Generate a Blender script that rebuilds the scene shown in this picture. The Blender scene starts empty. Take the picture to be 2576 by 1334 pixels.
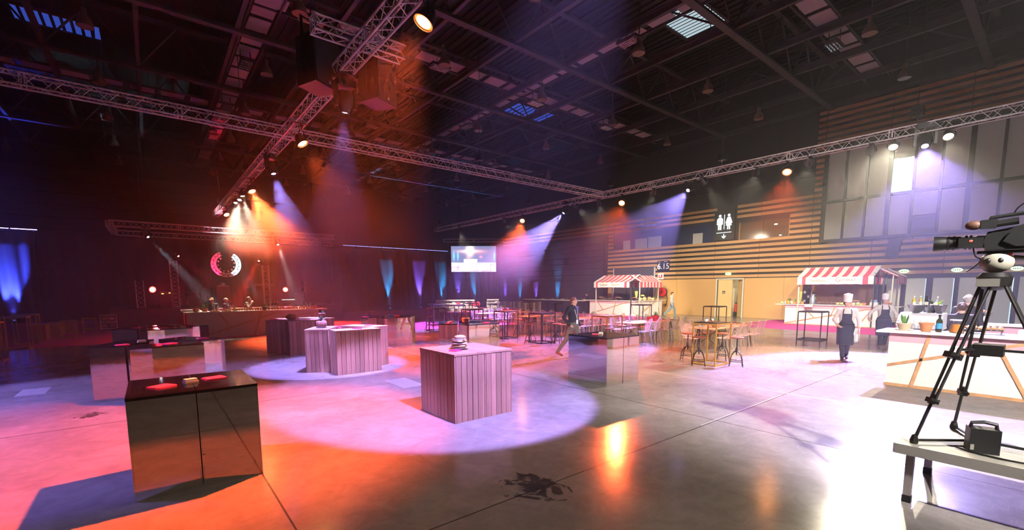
import bpy, bmesh, math, random
import numpy as np
from mathutils import Vector, Matrix, Quaternion, Euler

R = random.Random(7)
scene = bpy.context.scene
COL = scene.collection

# ---------------------------------------------------------------- camera
FPX, CYPX, WPX, HPX = 1119.72, 850.4, 2576.0, 1334.0
YAW, PITCH, ROLL, CAM_H = 0.67943, -0.11076, -0.002726, 2.06
_f = Vector((math.sin(YAW) * math.cos(PITCH), math.cos(YAW) * math.cos(PITCH), math.sin(PITCH)))
_r0 = Vector((math.cos(YAW), -math.sin(YAW), 0))
_u0 = _r0.cross(_f)
_r = math.cos(ROLL) * _r0 + math.sin(ROLL) * _u0
_u = -math.sin(ROLL) * _r0 + math.cos(ROLL) * _u0
cam_data = bpy.data.cameras.new('camera')
cam = bpy.data.objects.new('camera', cam_data)
COL.objects.link(cam)
cam.matrix_world = Matrix(((_r.x, _u.x, -_f.x, 0), (_r.y, _u.y, -_f.y, 0), (_r.z, _u.z, -_f.z, CAM_H), (0, 0, 0, 1)))
cam_data.sensor_width = 36.0
cam_data.lens = FPX / WPX * 36.0
cam_data.shift_y = (CYPX - HPX / 2) / WPX
cam_data.clip_start = 0.05
cam_data.clip_end = 300
scene.camera = cam

# ---------------------------------------------------------------- world, haze, exposure
HAZE = 0.0024
world = bpy.data.worlds.new('hall_air')
scene.world = world
world.use_nodes = True
nt = world.node_tree
nt.nodes.clear()
_o = nt.nodes.new('ShaderNodeOutputWorld')
_b = nt.nodes.new('ShaderNodeBackground')
_b.inputs[0].default_value = (0.02, 0.022, 0.03, 1)
_b.inputs[1].default_value = 1.0
_v = nt.nodes.new('ShaderNodeVolumeScatter')
_v.inputs['Color'].default_value = (1, 1, 1, 1)
_v.inputs['Density'].default_value = HAZE
_v.inputs['Anisotropy'].default_value = 0.25
nt.links.new(_b.outputs[0], _o.inputs['Surface'])
nt.links.new(_v.outputs[0], _o.inputs['Volume'])
try:
    world.cycles.volume_sampling = 'MULTIPLE_IMPORTANCE'
    world.cycles.homogeneous_volume = True
except Exception:
    pass
vs = scene.view_settings
vs.view_transform = 'Standard'
vs.look = 'None'
vs.exposure = 0.55
vs.gamma = 1.0
vs.use_curve_mapping = False
cy = scene.cycles
cy.use_denoising = True
cy.use_light_tree = False
cy.use_adaptive_sampling = True
cy.adaptive_threshold = 0.13
cy.adaptive_min_samples = 16
cy.max_bounces = 6
cy.diffuse_bounces = 3
cy.glossy_bounces = 4
cy.transmission_bounces = 4
cy.transparent_max_bounces = 14
cy.volume_bounces = 0
cy.volume_step_rate = 0.8
cy.sample_clamp_indirect = 6.0
cy.light_sampling_threshold = 0.03
cy.caustics_reflective = False
cy.caustics_refractive = False

# lamps: name -> (colour, watts, cone degrees, blend)
ORANGE = ((1.0, 0.115, 0.028), 2600, 62, 0.7)
VIOLET = ((0.36, 0.27, 1.0), 5200, 40, 0.25)
WARM = ((1.0, 0.88, 0.66), 5200, 56, 0.6)
# out-of-frame spots, two violet pool heads and an added white fill: position, aim, (colour, watts, cone, blend)
FLOODS = [
    ((3.75, 2.8, 6.25), (4.2, 7.1, 0.0), ((0.42, 0.30, 1.0), 6200, 43, 0.12)),
    ((-7.5, 10.5, 6.6), (-2.2, 10.2, 0.0), ((0.34, 0.27, 1.0), 5000, 58, 0.3)),
    ((3.0, -4.5, 6.8), (12.4, 2.3, 0.5), ((1.0, 0.93, 0.86), 9500, 74, 0.7)),  # added fill behind the camera, brightens counter front, chefs and tripod
]

def spot(name, pos, aim, spec, parent=None, size=0.09):
    c, w, ang, bl = spec
    d = bpy.data.lights.new(name, 'SPOT')
    d.color = c
    d.energy = w
    d.spot_size = math.radians(ang)
    d.spot_blend = bl
    d.shadow_soft_size = size
    o = bpy.data.objects.new(name, d)
    COL.objects.link(o)
    o.location = pos
    o.rotation_euler = (Vector(aim) - Vector(pos)).to_track_quat('-Z', 'Y').to_euler()
    return o

for _p, _a, _s in FLOODS:
    spot('unseen_flood', _p, _a, _s, size=0.12)

# ---------------------------------------------------------------- materials
MATS = {}

def mat(name, color, rough=0.5, metal=0.0, spec=0.5, var=0.0, vscale=8.0, vstretch=(1, 1, 1), bump=0.0, bscale=40.0, bstretch=(1, 1, 1),
        rnd=0.0, emit=None, estr=0.0, rvar=0.0, alpha=1.0, trans=0.0, ior=1.45, coat=0.0):
    """procedural Principled material: noise colour variation, per-object variation, bump"""
    if name in MATS:
        return MATS[name]
    m = bpy.data.materials.new(name)
    m.use_nodes = True
    t = m.node_tree
    N, L = t.nodes, t.links
    b = N['Principled BSDF']
    b.inputs['Base Color'].default_value = (*color, 1)
    b.inputs['Roughness'].default_value = rough
    b.inputs['Metallic'].default_value = metal
    b.inputs['Specular IOR Level'].default_value = spec
    b.inputs['IOR'].default_value = ior
    b.inputs['Coat Weight'].default_value = coat
    b.inputs['Transmission Weight'].default_value = trans
    b.inputs['Alpha'].default_value = alpha
    if emit:
        b.inputs['Emission Color'].default_value = (*emit, 1)
        b.inputs['Emission Strength'].default_value = estr
    tc = mp = None
    if var or bump or rvar:
        tc = N.new('ShaderNodeTexCoord')
    if var or rnd:
        hs = N.new('ShaderNodeHueSaturation')
        hs.inputs['Color'].default_value = (*color, 1)
        L.new(hs.outputs[0], b.inputs['Base Color'])
        val = None
        if var:
            mp = N.new('ShaderNodeMapping')
            mp.inputs['Scale'].default_value = vstretch
            L.new(tc.outputs['Object'], mp.inputs[0])
            nz = N.new('ShaderNodeTexNoise')
            nz.inputs['Scale'].default_value = vscale
            nz.inputs['Detail'].default_value = 5
            L.new(mp.outputs[0], nz.inputs['Vector'])
            mr = N.new('ShaderNodeMapRange')
            mr.inputs['From Min'].default_value = 0.3
            mr.inputs['From Max'].default_value = 0.7
            mr.inputs['To Min'].default_value = 1 - var
            mr.inputs['To Max'].default_value = 1 + var
            L.new(nz.outputs[0], mr.inputs[0])
            val = mr.outputs[0]
        if rnd:
            oi = N.new('ShaderNodeObjectInfo')
            mr2 = N.new('ShaderNodeMapRange')
            mr2.inputs['To Min'].default_value = 1 - rnd
            mr2.inputs['To Max'].default_value = 1 + rnd
            L.new(oi.outputs['Random'], mr2.inputs[0])
            if val is None:
                val = mr2.outputs[0]
            else:
                mu = N.new('ShaderNodeMath')
                mu.operation = 'MULTIPLY'
                L.new(val, mu.inputs[0])
                L.new(mr2.outputs[0], mu.inputs[1])
                val = mu.outputs[0]
        L.new(val, hs.inputs['Value'])
    if rvar:
        nz3 = N.new('ShaderNodeTexNoise')
        nz3.inputs['Scale'].default_value = vscale * 0.6
        nz3.inputs['Detail'].default_value = 4
        L.new(tc.outputs['Object'], nz3.inputs['Vector'])
        mr3 = N.new('ShaderNodeMapRange')
        mr3.inputs['From Min'].default_value = 0.3
        mr3.inputs['From Max'].default_value = 0.7
        mr3.inputs['To Min'].default_value = max(0.02, rough - rvar)
        mr3.inputs['To Max'].default_value = rough + rvar
        L.new(nz3.outputs[0], mr3.inputs[0])
        L.new(mr3.outputs[0], b.inputs['Roughness'])
    if bump:
        mp2 = N.new('ShaderNodeMapping')
        mp2.inputs['Scale'].default_value = bstretch
        L.new(tc.outputs['Object'], mp2.inputs[0])
        nz2 = N.new('ShaderNodeTexNoise')
        nz2.inputs['Scale'].default_value = bscale
        nz2.inputs['Detail'].default_value = 3
        L.new(mp2.outputs[0], nz2.inputs['Vector'])
        bp = N.new('ShaderNodeBump')
        bp.inputs['Strength'].default_value = bump
        bp.inputs['Distance'].default_value = 0.02
        L.new(nz2.outputs[0], bp.inputs['Height'])
        L.new(bp.outputs[0], b.inputs['Normal'])
    MATS[name] = m
    return m

def emat(name, color, strength):
    if name in MATS:
        return MATS[name]
    m = bpy.data.materials.new(name)
    m.use_nodes = True
    t = m.node_tree
    t.nodes.clear()
    e = t.nodes.new('ShaderNodeEmission')
    e.inputs[0].default_value = (*color, 1)
    e.inputs[1].default_value = strength
    o = t.nodes.new('ShaderNodeOutputMaterial')
    t.links.new(e.outputs[0], o.inputs[0])
    MATS[name] = m
    return m

def acrylic(name, tint=(0.97, 0.95, 0.96), gloss=0.16, edge=0.6, rough=0.06, milk=0.0):
    """thin clear sheet: mostly see-through, glossy towards grazing angles"""
    if name in MATS:
        return MATS[name]
    m = bpy.data.materials.new(name)
    m.use_nodes = True
    t = m.node_tree
    N, L = t.nodes, t.links
    N.clear()
    tr = N.new('ShaderNodeBsdfTransparent')
    tr.inputs[0].default_value = (*tint, 1)
    gl = N.new('ShaderNodeBsdfGlossy')
    gl.inputs['Roughness'].default_value = rough
    lw = N.new('ShaderNodeLayerWeight')
    lw.inputs['Blend'].default_value = 0.35
    ma = N.new('ShaderNodeMath')
    ma.operation = 'MULTIPLY_ADD'
    ma.inputs[1].default_value = edge
    ma.inputs[2].default_value = gloss * 0.5
    mx = N.new('ShaderNodeMixShader')
    o = N.new('ShaderNodeOutputMaterial')
    L.new(lw.outputs['Facing'], ma.inputs[0])
    L.new(ma.outputs[0], mx.inputs[0])
    L.new(tr.outputs[0], mx.inputs[1])
    if milk:  # white share paints the bright edge highlights of clear plastic
        df = N.new('ShaderNodeBsdfTranslucent')
        df.inputs[0].default_value = (0.9, 0.88, 0.9, 1)
        d2 = N.new('ShaderNodeBsdfDiffuse')
        d2.inputs[0].default_value = (0.9, 0.88, 0.9, 1)
        m1 = N.new('ShaderNodeMixShader')
        m1.inputs[0].default_value = 0.5
        L.new(df.outputs[0], m1.inputs[1])
        L.new(d2.outputs[0], m1.inputs[2])
        m2 = N.new('ShaderNodeMixShader')
        m2.inputs[0].default_value = milk
        L.new(gl.outputs[0], m2.inputs[1])
        L.new(m1.outputs[0], m2.inputs[2])
        L.new(m2.outputs[0], mx.inputs[2])
    else:
        L.new(gl.outputs[0], mx.inputs[2])
    L.new(mx.outputs[0], o.inputs[0])
    MATS[name] = m
    return m

M_BLACK = mat('black_metal', (0.012, 0.012, 0.013), 0.45)
M_BLACKP = mat('black_plastic', (0.010, 0.010, 0.011), 0.4)
M_ALU = mat('aluminium_tube', (0.80, 0.77, 0.79), 0.34, 0.25)
M_STEEL = mat('brushed_steel', (0.66, 0.66, 0.67), 0.25, 1.0)
M_ROOF = mat('roof_steel', (0.050, 0.046, 0.048), 0.6, var=0.25, vscale=3)
M_DECK = mat('roof_deck', (0.012, 0.012, 0.013), 0.6)
M_PANEL = mat('catwalk_panel', (0.42, 0.37, 0.40), 0.7, rnd=0.2)
M_LUMI = mat('louvre_reflector', (0.75, 0.72, 0.70), 0.25, 0.7)
M_WALLD = mat('dark_wall_paint', (0.020, 0.020, 0.022), 0.75, var=0.2, vscale=0.7)
M_SLAT = mat('oak_slat', (0.50, 0.285, 0.125), 0.55, var=0.12, vscale=2.0, vstretch=(1, 0.2, 6), rnd=0.10)
M_MDF = mat('mdf_panel', (0.56, 0.325, 0.125), 0.5, var=0.06, vscale=30, rnd=0.04)
M_SHUT = mat('tribune_board', (0.045, 0.040, 0.046), 0.55, var=0.15, vscale=2, rnd=0.12)
M_FRAME = mat('anthracite_frame', (0.030, 0.032, 0.036), 0.4)
M_BLIND = mat('grey_blind', (0.34, 0.325, 0.305), 0.85, var=0.04, vscale=60, emit=(0.52, 0.47, 0.44), estr=0.05)  # weak emission paints in daylight through the cloth
M_BLINDG = mat('greygreen_blind', (0.44, 0.455, 0.40), 0.85, var=0.04, vscale=60, emit=(0.50, 0.54, 0.46), estr=0.16)  # stronger emission, daylight behind the doors put into the cloth
M_DOORW = mat('pale_beech', (0.72, 0.50, 0.22), 0.5, var=0.08, vscale=3, vstretch=(1, 6, 0.4))
M_WHITE = mat('white_lacquer', (0.80, 0.77, 0.73), 0.45)
M_CREAM = mat('cream_board', (0.80, 0.73, 0.64), 0.55, var=0.03, vscale=30)
M_OAK = mat('oak_strip', (0.50, 0.27, 0.12), 0.5, var=0.2, vscale=6, vstretch=(1, 1, 1), rnd=0.08)
M_PLANK = mat('weathered_plank', (0.52, 0.29, 0.19), 0.7, var=0.16, vscale=4, vstretch=(3, 3, 0.5), rnd=0.26, bump=0.25, bscale=20, bstretch=(4, 4, 0.25))
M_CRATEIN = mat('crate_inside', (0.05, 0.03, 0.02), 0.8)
M_MIRROR = mat('mirror_film', (0.90, 0.86, 0.82), 0.035, 1.0, bump=0.05, bscale=1.7)
M_GLASSTOP = mat('black_glass_top', (0.006, 0.006, 0.009), 0.06, spec=0.6)
M_CARPET = mat('magenta_carpet', (0.62, 0.06, 0.30), 0.95, var=0.12, vscale=60)
M_DRAPE = mat('black_drape', (0.034, 0.033, 0.038), 0.85, var=0.15, vscale=4)
M_PINKNAP = mat('pink_napkin', (0.90, 0.06, 0.22), 0.7)
M_PAPER = mat('white_paper', (0.80, 0.79, 0.77), 0.7)
M_TERRA = mat('terracotta', (0.62, 0.25, 0.10), 0.75, var=0.12, vscale=12)
M_LEAF = mat('green_leaf', (0.10, 0.26, 0.05), 0.5, rnd=0.3)
M_REDM = mat('red_enamel', (0.75, 0.02, 0.02), 0.35)
M_GHOST = acrylic('clear_acrylic', (0.985, 0.98, 0.985), 0.30, 0.95, 0.10, 0.6)
M_GLASS = acrylic('drinking_glass', (0.96, 0.97, 0.98), 0.2)
M_YFRAME = mat('gold_lit_steel', (0.55, 0.30, 0.05), 0.4, 0.35)  # gold tint puts the orange lamp light into the frame colour
M_BFRAME = mat('dark_steel_bar', (0.035, 0.028, 0.025), 0.45, 0.3)
M_SKIN = mat('skin', (0.62, 0.36, 0.26), 0.55)

# ---------------------------------------------------------------- mesh helpers
class MB:
    def __init__(s):
        s.v, s.f, s.m = [], [], []
        s.mi = 0

    def add(s, vs, fs):
        b = len(s.v)
        s.v.extend([tuple(p) for p in vs])
        for f in fs:
            s.f.append(tuple(b + i for i in f))
            s.m.append(s.mi)
        return s

    def box(s, c, d, rot=None):
        x, y, z = d[0] / 2, d[1] / 2, d[2] / 2
        vs = [Vector(p) for p in ((-x, -y, -z), (x, -y, -z), (x, y, -z), (-x, y, -z), (-x, -y, z), (x, -y, z), (x, y, z), (-x, y, z))]
        if rot is not None:
            vs = [rot @ p for p in vs]
        c = Vector(c)
        return s.add([p + c for p in vs], ((0, 3, 2, 1), (4, 5, 6, 7), (0, 1, 5, 4), (1, 2, 6, 5), (2, 3, 7, 6), (3, 0, 4, 7)))

    def span(s, a, b):
        return s.box([(a[i] + b[i]) / 2 for i in range(3)], [abs(b[i] - a[i]) for i in range(3)])

    def tube(s, p0, p1, r, n=6, r2=None, caps=True):
        p0, p1 = Vector(p0), Vector(p1)
        r2 = r if r2 is None else r2
        d = (p1 - p0)
        if d.length < 1e-6:
            return s
        q = d.to_track_quat('Z', 'X')
        vs = []
        for p, rr in ((p0, r), (p1, r2)):
            for i in range(n):
                a = 2 * math.pi * i / n
                vs.append(p + q @ Vector((rr * math.cos(a), rr * math.sin(a), 0)))
        fs = [(i, (i + 1) % n, n + (i + 1) % n, n + i) for i in range(n)]
        if caps:
            fs += [tuple(reversed(range(n))), tuple(range(n, 2 * n))]
        return s.add(vs, fs)

    def path(s, pts, r, n=6, closed=False, rs=None):
        pts = [Vector(p) for p in pts]
        k = len(pts)
        vs, fs = [], []
        up = Vector((0, 0, 1))
        prevx = None
        for i, p in enumerate(pts):
            a = pts[(i - 1) % k] if (closed or i > 0) else pts[i]
            b = pts[(i + 1) % k] if (closed or i < k - 1) else pts[i]
            t = (b - a).normalized()
            if prevx is None:
                ref = up if abs(t.z) < 0.9 else Vector((1, 0, 0))
                x = t.cross(ref).normalized()
            else:
                x = (prevx - t * prevx.dot(t)).normalized()
            prevx = x
            y = t.cross(x)
            rr = rs[i] if rs else r
            for j in range(n):
                an = 2 * math.pi * j / n
                vs.append(p + x * rr * math.cos(an) + y * rr * math.sin(an))
        segs = k if closed else k - 1
        for i in range(segs):
            i2 = (i + 1) % k
            for j in range(n):
                j2 = (j + 1) % n
                fs.append((i * n + j, i * n + j2, i2 * n + j2, i2 * n + j))
        if not closed:
            fs += [tuple(reversed(range(n))), tuple(range((k - 1) * n, k * n))]
        return s.add(vs, fs)

    def lathe(s, prof, c=(0, 0, 0), n=16, rot=None):
        vs, fs = [], []
        c = Vector(c)
        for r, z in prof:
            for i in range(n):
                a = 2 * math.pi * i / n
                p = Vector((r * math.cos(a), r * math.sin(a), z))
                vs.append(c + (rot @ p if rot is not None else p))
        k = len(prof)
        for j in range(k - 1):
            for i in range(n):
                i2 = (i + 1) % n
                fs.append((j * n + i, j * n + i2, (j + 1) * n + i2, (j + 1) * n + i))
        if prof[0][0] > 1e-4:
            fs.append(tuple(reversed(range(n))))
        if prof[-1][0] > 1e-4:
            fs.append(tuple(range((k - 1) * n, k * n)))
        return s.add(vs, fs)

    def ball(s, c, r, n=10, k=6, rot=None):
        if not hasattr(r, '__len__'):
            r = (r, r, r)
        prof = [(math.sin(math.pi * j / k), -math.cos(math.pi * j / k)) for j in range(k + 1)]
        vs, fs = [], []
        c = Vector(c)
        for pr, pz in prof:
            for i in range(n):
                a = 2 * math.pi * i / n
                p = Vector((r[0] * pr * math.cos(a), r[1] * pr * math.sin(a), r[2] * pz))
                vs.append(c + (rot @ p if rot is not None else p))
        for j in range(k):
            for i in range(n):
                i2 = (i + 1) % n
                fs.append((j * n + i, j * n + i2, (j + 1) * n + i2, (j + 1) * n + i))
        return s.add(vs, fs)

    def prism(s, pts, z0, z1, xf=None):
        """2D outline (counter-clockwise) extruded along local z; xf maps local to world"""
        n = len(pts)
        vs = [Vector((p[0], p[1], z0)) for p in pts] + [Vector((p[0], p[1], z1)) for p in pts]
        if xf is not None:
            vs = [xf @ p for p in vs]
        fs = [tuple(reversed(range(n))), tuple(range(n, 2 * n))] + [(i, (i + 1) % n, n + (i + 1) % n, n + i) for i in range(n)]
        return s.add(vs, fs)

    def mesh(s, name, mats, smooth=None):
        me = bpy.data.meshes.new(name)
        me.from_pydata(s.v, [], s.f)
        if not isinstance(mats, (list, tuple)):
            mats = [mats]
        for m in mats:
            me.materials.append(m)
        if len(mats) > 1:
            me.polygons.foreach_set('material_index', s.m)
        if smooth:
            me.polygons.foreach_set('use_smooth', [True] * len(me.polygons))
            if smooth < 3.0:
                me.set_sharp_from_angle(angle=smooth)
        me.update()
        return me


def obj(name, me, parent=None, loc=None, rot=None, mats=None, smooth=None, kind=None):
    """link a mesh (or MB) as one object, child of parent"""
    if isinstance(me, MB):
        me = me.mesh(name, mats, smooth)
    o = bpy.data.objects.new(name, me)
    COL.objects.link(o)
    if parent is not None:
        o.parent = parent
    if loc is not None:
        o.location = loc
    if rot is not None:
        if isinstance(rot, Matrix):
            o.rotation_euler = rot.to_euler()
        elif isinstance(rot, Quaternion):
            o.rotation_euler = rot.to_euler()
        else:
            o.rotation_euler = rot
    if kind:
        o['kind'] = kind
    return o


def tag(o, label, cat, group=None):
    o['label'] = label
    o['category'] = cat
    if group:
        o['group'] = group
    return o


def thing(name, label, cat, loc=(0, 0, 0), rz=0.0, group=None):
    o = bpy.data.objects.new(name, None)
    o.empty_display_size = 0.1
    COL.objects.link(o)
    o.location = loc
    o.rotation_euler = (0, 0, rz)
    return tag(o, label, cat, group)


def dup(root, loc, rz=0.0, label=None, group=None):
    r = root.copy()
    COL.objects.link(r)
    r.location = loc
    r.rotation_euler = (0, 0, rz)
    if label:
        r['label'] = label
    if group:
        r['group'] = group
    for ch in root.children:
        c = ch.copy()
        COL.objects.link(c)
        c.parent = r
        for g in ch.children:
            d = g.copy()
            COL.objects.link(d)
            d.parent = c
    return r


def struct(name, me=None, mats=None, loc=None, rot=None, smooth=None, label=None):
    if me is None:
        o = bpy.data.objects.new(name, None)
        o.empty_display_size = 0.1
        COL.objects.link(o)
        if loc is not None:
            o.location = loc
    else:
        o = obj(name, me, None, loc, rot, mats, smooth)
    o['kind'] = 'structure'
    if label:
        o['label'] = label
    return o


_text_cache = {}
def text_mesh(body, size, mats, extrude=0.004, align='CENTER', bold=0.0):
    """lettering turned into a mesh, lying in the local xy plane"""
    cu = bpy.data.curves.new('lettering', 'FONT')
    cu.body = body
    cu.size = size
    cu.extrude = extrude
    cu.offset = bold
    cu.align_x = align
    cu.align_y = 'CENTER'
    cu.resolution_u = 3
    o = bpy.data.objects.new('lettering', cu)
    COL.objects.link(o)
    dg = bpy.context.evaluated_depsgraph_get()
    me = bpy.data.meshes.new_from_object(o.evaluated_get(dg))
    bpy.data.objects.remove(o)
    bpy.data.curves.remove(cu)
    me.materials.clear()
    me.materials.append(mats)
    return me

def smooth_pts(pts, n=6):
    """Catmull-Rom through the points"""
    P = [Vector(p) for p in pts]
    P = [P[0]] + P + [P[-1]]
    out = []
    for i in range(1, len(P) - 2):
        for k in range(n):
            t = k / n
            a, b, c, d = P[i - 1], P[i], P[i + 1], P[i + 2]
            out.append(0.5 * ((2 * b) + (c - a) * t + (2 * a - 5 * b + 4 * c - d) * t * t + (3 * b - a - 3 * c + d) * t ** 3))
    out.append(P[-2])
    return out

ROTZ = lambda a: Matrix.Rotation(a, 3, 'Z')
ORD = ['first', 'second', 'third', 'fourth', 'fifth', 'sixth', 'seventh', 'eighth', 'ninth', 'tenth', 'eleventh', 'twelfth', 'thirteenth', 'fourteenth', 'fifteenth', 'sixteenth', 'seventeenth', 'eighteenth', 'nineteenth', 'twentieth']

def in_view(p, pad=60):
    d = Vector(p) - Vector((0, 0, CAM_H))
    z = d.dot(_f)
    if z < 0.2:
        return False
    x, y = 1288 + FPX * d.dot(_r) / z, CYPX - FPX * d.dot(_u) / z
    return -pad < x < WPX + pad and -pad < y < HPX + pad

# ---------------------------------------------------------------- floor
def floor_material():
    m = bpy.data.materials.new('polished_concrete')
    m.use_nodes = True
    t = m.node_tree
    N, L = t.nodes, t.links
    b = N['Principled BSDF']
    tc = N.new('ShaderNodeTexCoord')

    def noise(scale, detail=6, rough=0.6, dist=0.0, stretch=None):
        n = N.new('ShaderNodeTexNoise')
        n.inputs['Scale'].default_value = scale
        n.inputs['Detail'].default_value = detail
        n.inputs['Roughness'].default_value = rough
        n.inputs['Distortion'].default_value = dist
        if stretch:
            mp = N.new('ShaderNodeMapping')
            mp.inputs['Scale'].default_value = stretch
            mp.inputs['Rotation'].default_value = (0, 0, 0.5)
            L.new(tc.outputs['Object'], mp.inputs[0])
            L.new(mp.outputs[0], n.inputs['Vector'])
        else:
            L.new(tc.outputs['Object'], n.inputs['Vector'])
        return n.outputs[0]

    def rng(src, a, bb, c, d):
        r = N.new('ShaderNodeMapRange')
        r.inputs['From Min'].default_value = a
        r.inputs['From Max'].default_value = bb
        r.inputs['To Min'].default_value = c
        r.inputs['To Max'].default_value = d
        L.new(src, r.inputs[0])
        return r.outputs[0]

    def math_(op, a, c=None, v=None):
        q = N.new('ShaderNodeMath')
        q.operation = op
        L.new(a, q.inputs[0])
        if c is not None:
            L.new(c, q.inputs[1])
        elif v is not None:
            q.inputs[1].default_value = v
        return q.outputs[0]

    big = rng(noise(0.35, 6, 0.62, 0.6), 0.3, 0.7, 0.70, 1.30)
    fine = rng(noise(3.5, 8, 0.7, 0.8), 0.3, 0.7, 0.82, 1.18)
    scr = rng(noise(60, 2, 0.5, 0.2, (0.06, 1.0, 1.0)), 0.62, 0.80, 1.0, 1.3)
    v = math_('MULTIPLY', math_('MULTIPLY', big, fine), scr)
    sx = N.new('ShaderNodeSeparateXYZ')
    L.new(tc.outputs['Object'], sx.inputs[0])
    # saw-cut joints of the slab
    for axis, off in (('X', 0.83), ('Y', 3.26)):
        p = math_('PINGPONG', math_('SUBTRACT', sx.outputs[axis], v=off), v=2.95)
        v = math_('MULTIPLY', v, rng(p, 0.006, 0.012, 0.25, 1.0))
    # dried spills
    for (cx, cyy, rad) in ((2.95, 3.27, 0.62), (-0.9, 9.95, 0.5)):
        vd = N.new('ShaderNodeVectorMath')
        vd.operation = 'DISTANCE'
        L.new(tc.outputs['Object'], vd.inputs[0])
        vd.inputs[1].default_value = (cx, cyy, 0)
        dd = rng(vd.outputs['Value'], 0.0, rad, 0.42, 0.0)
        nn = math_('ADD', noise(3.2, 5, 0.65, 1.5), dd)
        inside = math_('LESS_THAN', vd.outputs['Value'], v=rad)
        wet = math_('MULTIPLY', inside, rng(nn, 0.74, 0.80, 0.0, 0.78))
        keep = N.new('ShaderNodeMath')
        keep.operation = 'SUBTRACT'
        keep.inputs[0].default_value = 1.0
        L.new(wet, keep.inputs[1])
        v = math_('MULTIPLY', v, keep.outputs[0])
    mx = N.new('ShaderNodeVectorMath')
    mx.operation = 'SCALE'
    mx.inputs[0].default_value = (0.29, 0.262, 0.25)
    L.new(v, mx.inputs['Scale'])
    L.new(mx.outputs[0], b.inputs['Base Color'])
    ro = rng(noise(0.9, 2, 0.5, 0.0), 0.3, 0.7, 0.14, 0.21)
    L.new(ro, b.inputs['Roughness'])
    b.inputs['Specular IOR Level'].default_value = 0.62
    bp = N.new('ShaderNodeBump')
    bp.inputs['Strength'].default_value = 0.10
    bp.inputs['Distance'].default_value = 0.01
    L.new(noise(9.0, 4, 0.6, 0.4), bp.inputs['Height'])
    L.new(bp.outputs[0], b.inputs['Normal'])
    return m

X0, X1, Y0, Y1 = -30.0, 31.7, -14.0, 50.0
ZC = 15.2
M_FLOOR = floor_material()
fl = struct('floor', MB().span((X0, Y0, -0.3), (X1 + 3.5, Y1, 0)), M_FLOOR)
M_TAPE = mat('pale_floor_tape', (0.40, 0.37, 0.36), 0.5)
for a, b_, w in (((9.57, 1.5), (9.57, 6.2), 0.018), ((6.3, 3.28), (9.3, 3.28), 0.014), ((6.4, 12.2), (6.4, 14.9), 0.03)):
    a, b_ = Vector((*a, 0)), Vector((*b_, 0))
    d = b_ - a
    obj('tape_line', MB().box((0, 0, 0.002), (d.length, w, 0.003)), fl, (a + b_) / 2, (0, 0, math.atan2(d.y, d.x)), M_TAPE)
M_PATCH = mat('floor_patch', (0.42, 0.40, 0.40), 0.35)
for pts in (((3.96, 8.5), (4.46, 8.5), (4.46, 9.5), (3.96, 9.5)), ((-2.2, 12.6), (-1.78, 12.6), (-1.78, 13.4), (-2.2, 13.4))):
    obj('floor_patch', MB().prism(pts, 0.0, 0.002), fl, mats=M_PATCH)

# carpets
def carpet(label, pts):
    o = obj('carpet', MB().prism(pts, 0.0, 0.012), None, mats=M_CARPET)
    tag(o, label, 'carpet')
carpet('large magenta carpet spreading from the stage to the lounge sofas', [(-25, 22.9), (-4, 22.9), (6.5, 22.2), (10.5, 20.3), (18.3, 19.6), (24.2, 19.0), (24.2, 17.6), (27.0, 17.6), (27.0, 24.2), (31.0, 24.2), (31.0, 40.6), (-25, 40.6)])
carpet('magenta carpet strip under the striped stall by the glass doors', [(24.4, 3.6), (31.2, 3.6), (31.2, 11.6), (24.4, 11.6)])

# ---------------------------------------------------------------- walls and roof shell
DY0, DY1, DZ = 13.93, 15.80, 2.68
wr = struct('wall_right', MB().span((X1, Y0, 0), (X1 + 0.3, DY0, ZC)).span((X1, DY1, 0), (X1 + 0.3, Y1, ZC)).span((X1, DY0, DZ), (X1 + 0.3, DY1, ZC)), M_WALLD,
            label='long side wall with oak slats over fibreboard panelling')
wb = struct('wall_back', MB().span((X0, Y1, 0), (X1, Y1 + 0.3, ZC)), M_WALLD)
struct('wall_left', MB().span((X0 - 0.3, Y0, 0), (X0, Y1, ZC)), M_WALLD)
struct('wall_front', MB().span((X0, Y0 - 0.3, 0), (X1, Y0, ZC)), M_WALLD)
# boards of the far wall
for k in range(9):
    z = 3.0 + k * 0.95
    obj('wall_board', MB().box((0, 0, 0), (44, 0.06, 0.86)), wb, (-5, Y1 - 0.03, z + 0.4), mats=M_SHUT)

# oak slats
PITCH_Z, SL_H, ZB = 0.336, 0.182, 2.75
_slat_me = {}
def slat(y0, y1, k):
    ln = round(y1 - y0 - 0.025, 3)
    if ln not in _slat_me:
        _slat_me[ln] = MB().box((0, 0, 0), (0.05, ln, SL_H)).mesh('slat', M_SLAT)
    obj('slat', _slat_me[ln], wr, (X1 - 0.06, (y0 + y1) / 2, ZB + PITCH_Z * k + SL_H / 2 + 0.02))
for k in range(0, 15):
    slat(25.0, 25.66, k)
    for (a, c) in ((22, 25), (19, 22), (16, 19), (13, 16), (10.05, 13)):
        a1, c1 = a, c
        if a >= 16 and 8 <= k <= 11:
            continue
        if a == 19 and k in (2, 3):      # behind the door number board
            pass
        if a == 22 and k <= 2:
            continue
        if a == 19 and k <= 2:
            slat(19, 20.85, k)
            continue
        if (a, c) == (13, 16):
            if 8 <= k <= 14:
                if 8 <= k <= 11:
                    continue
                slat(13, 14.58, k)
                continue
        if (a, c) == (10.05, 13) and 8 <= k <= 11:
            slat(10.05, 11.30, k)
            continue
        slat(a1, c1, k)
for a in range(5):
    for k in (12, 13, 14):
        slat(25.7 + a * 3, 28.7 + a * 3, k)
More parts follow.
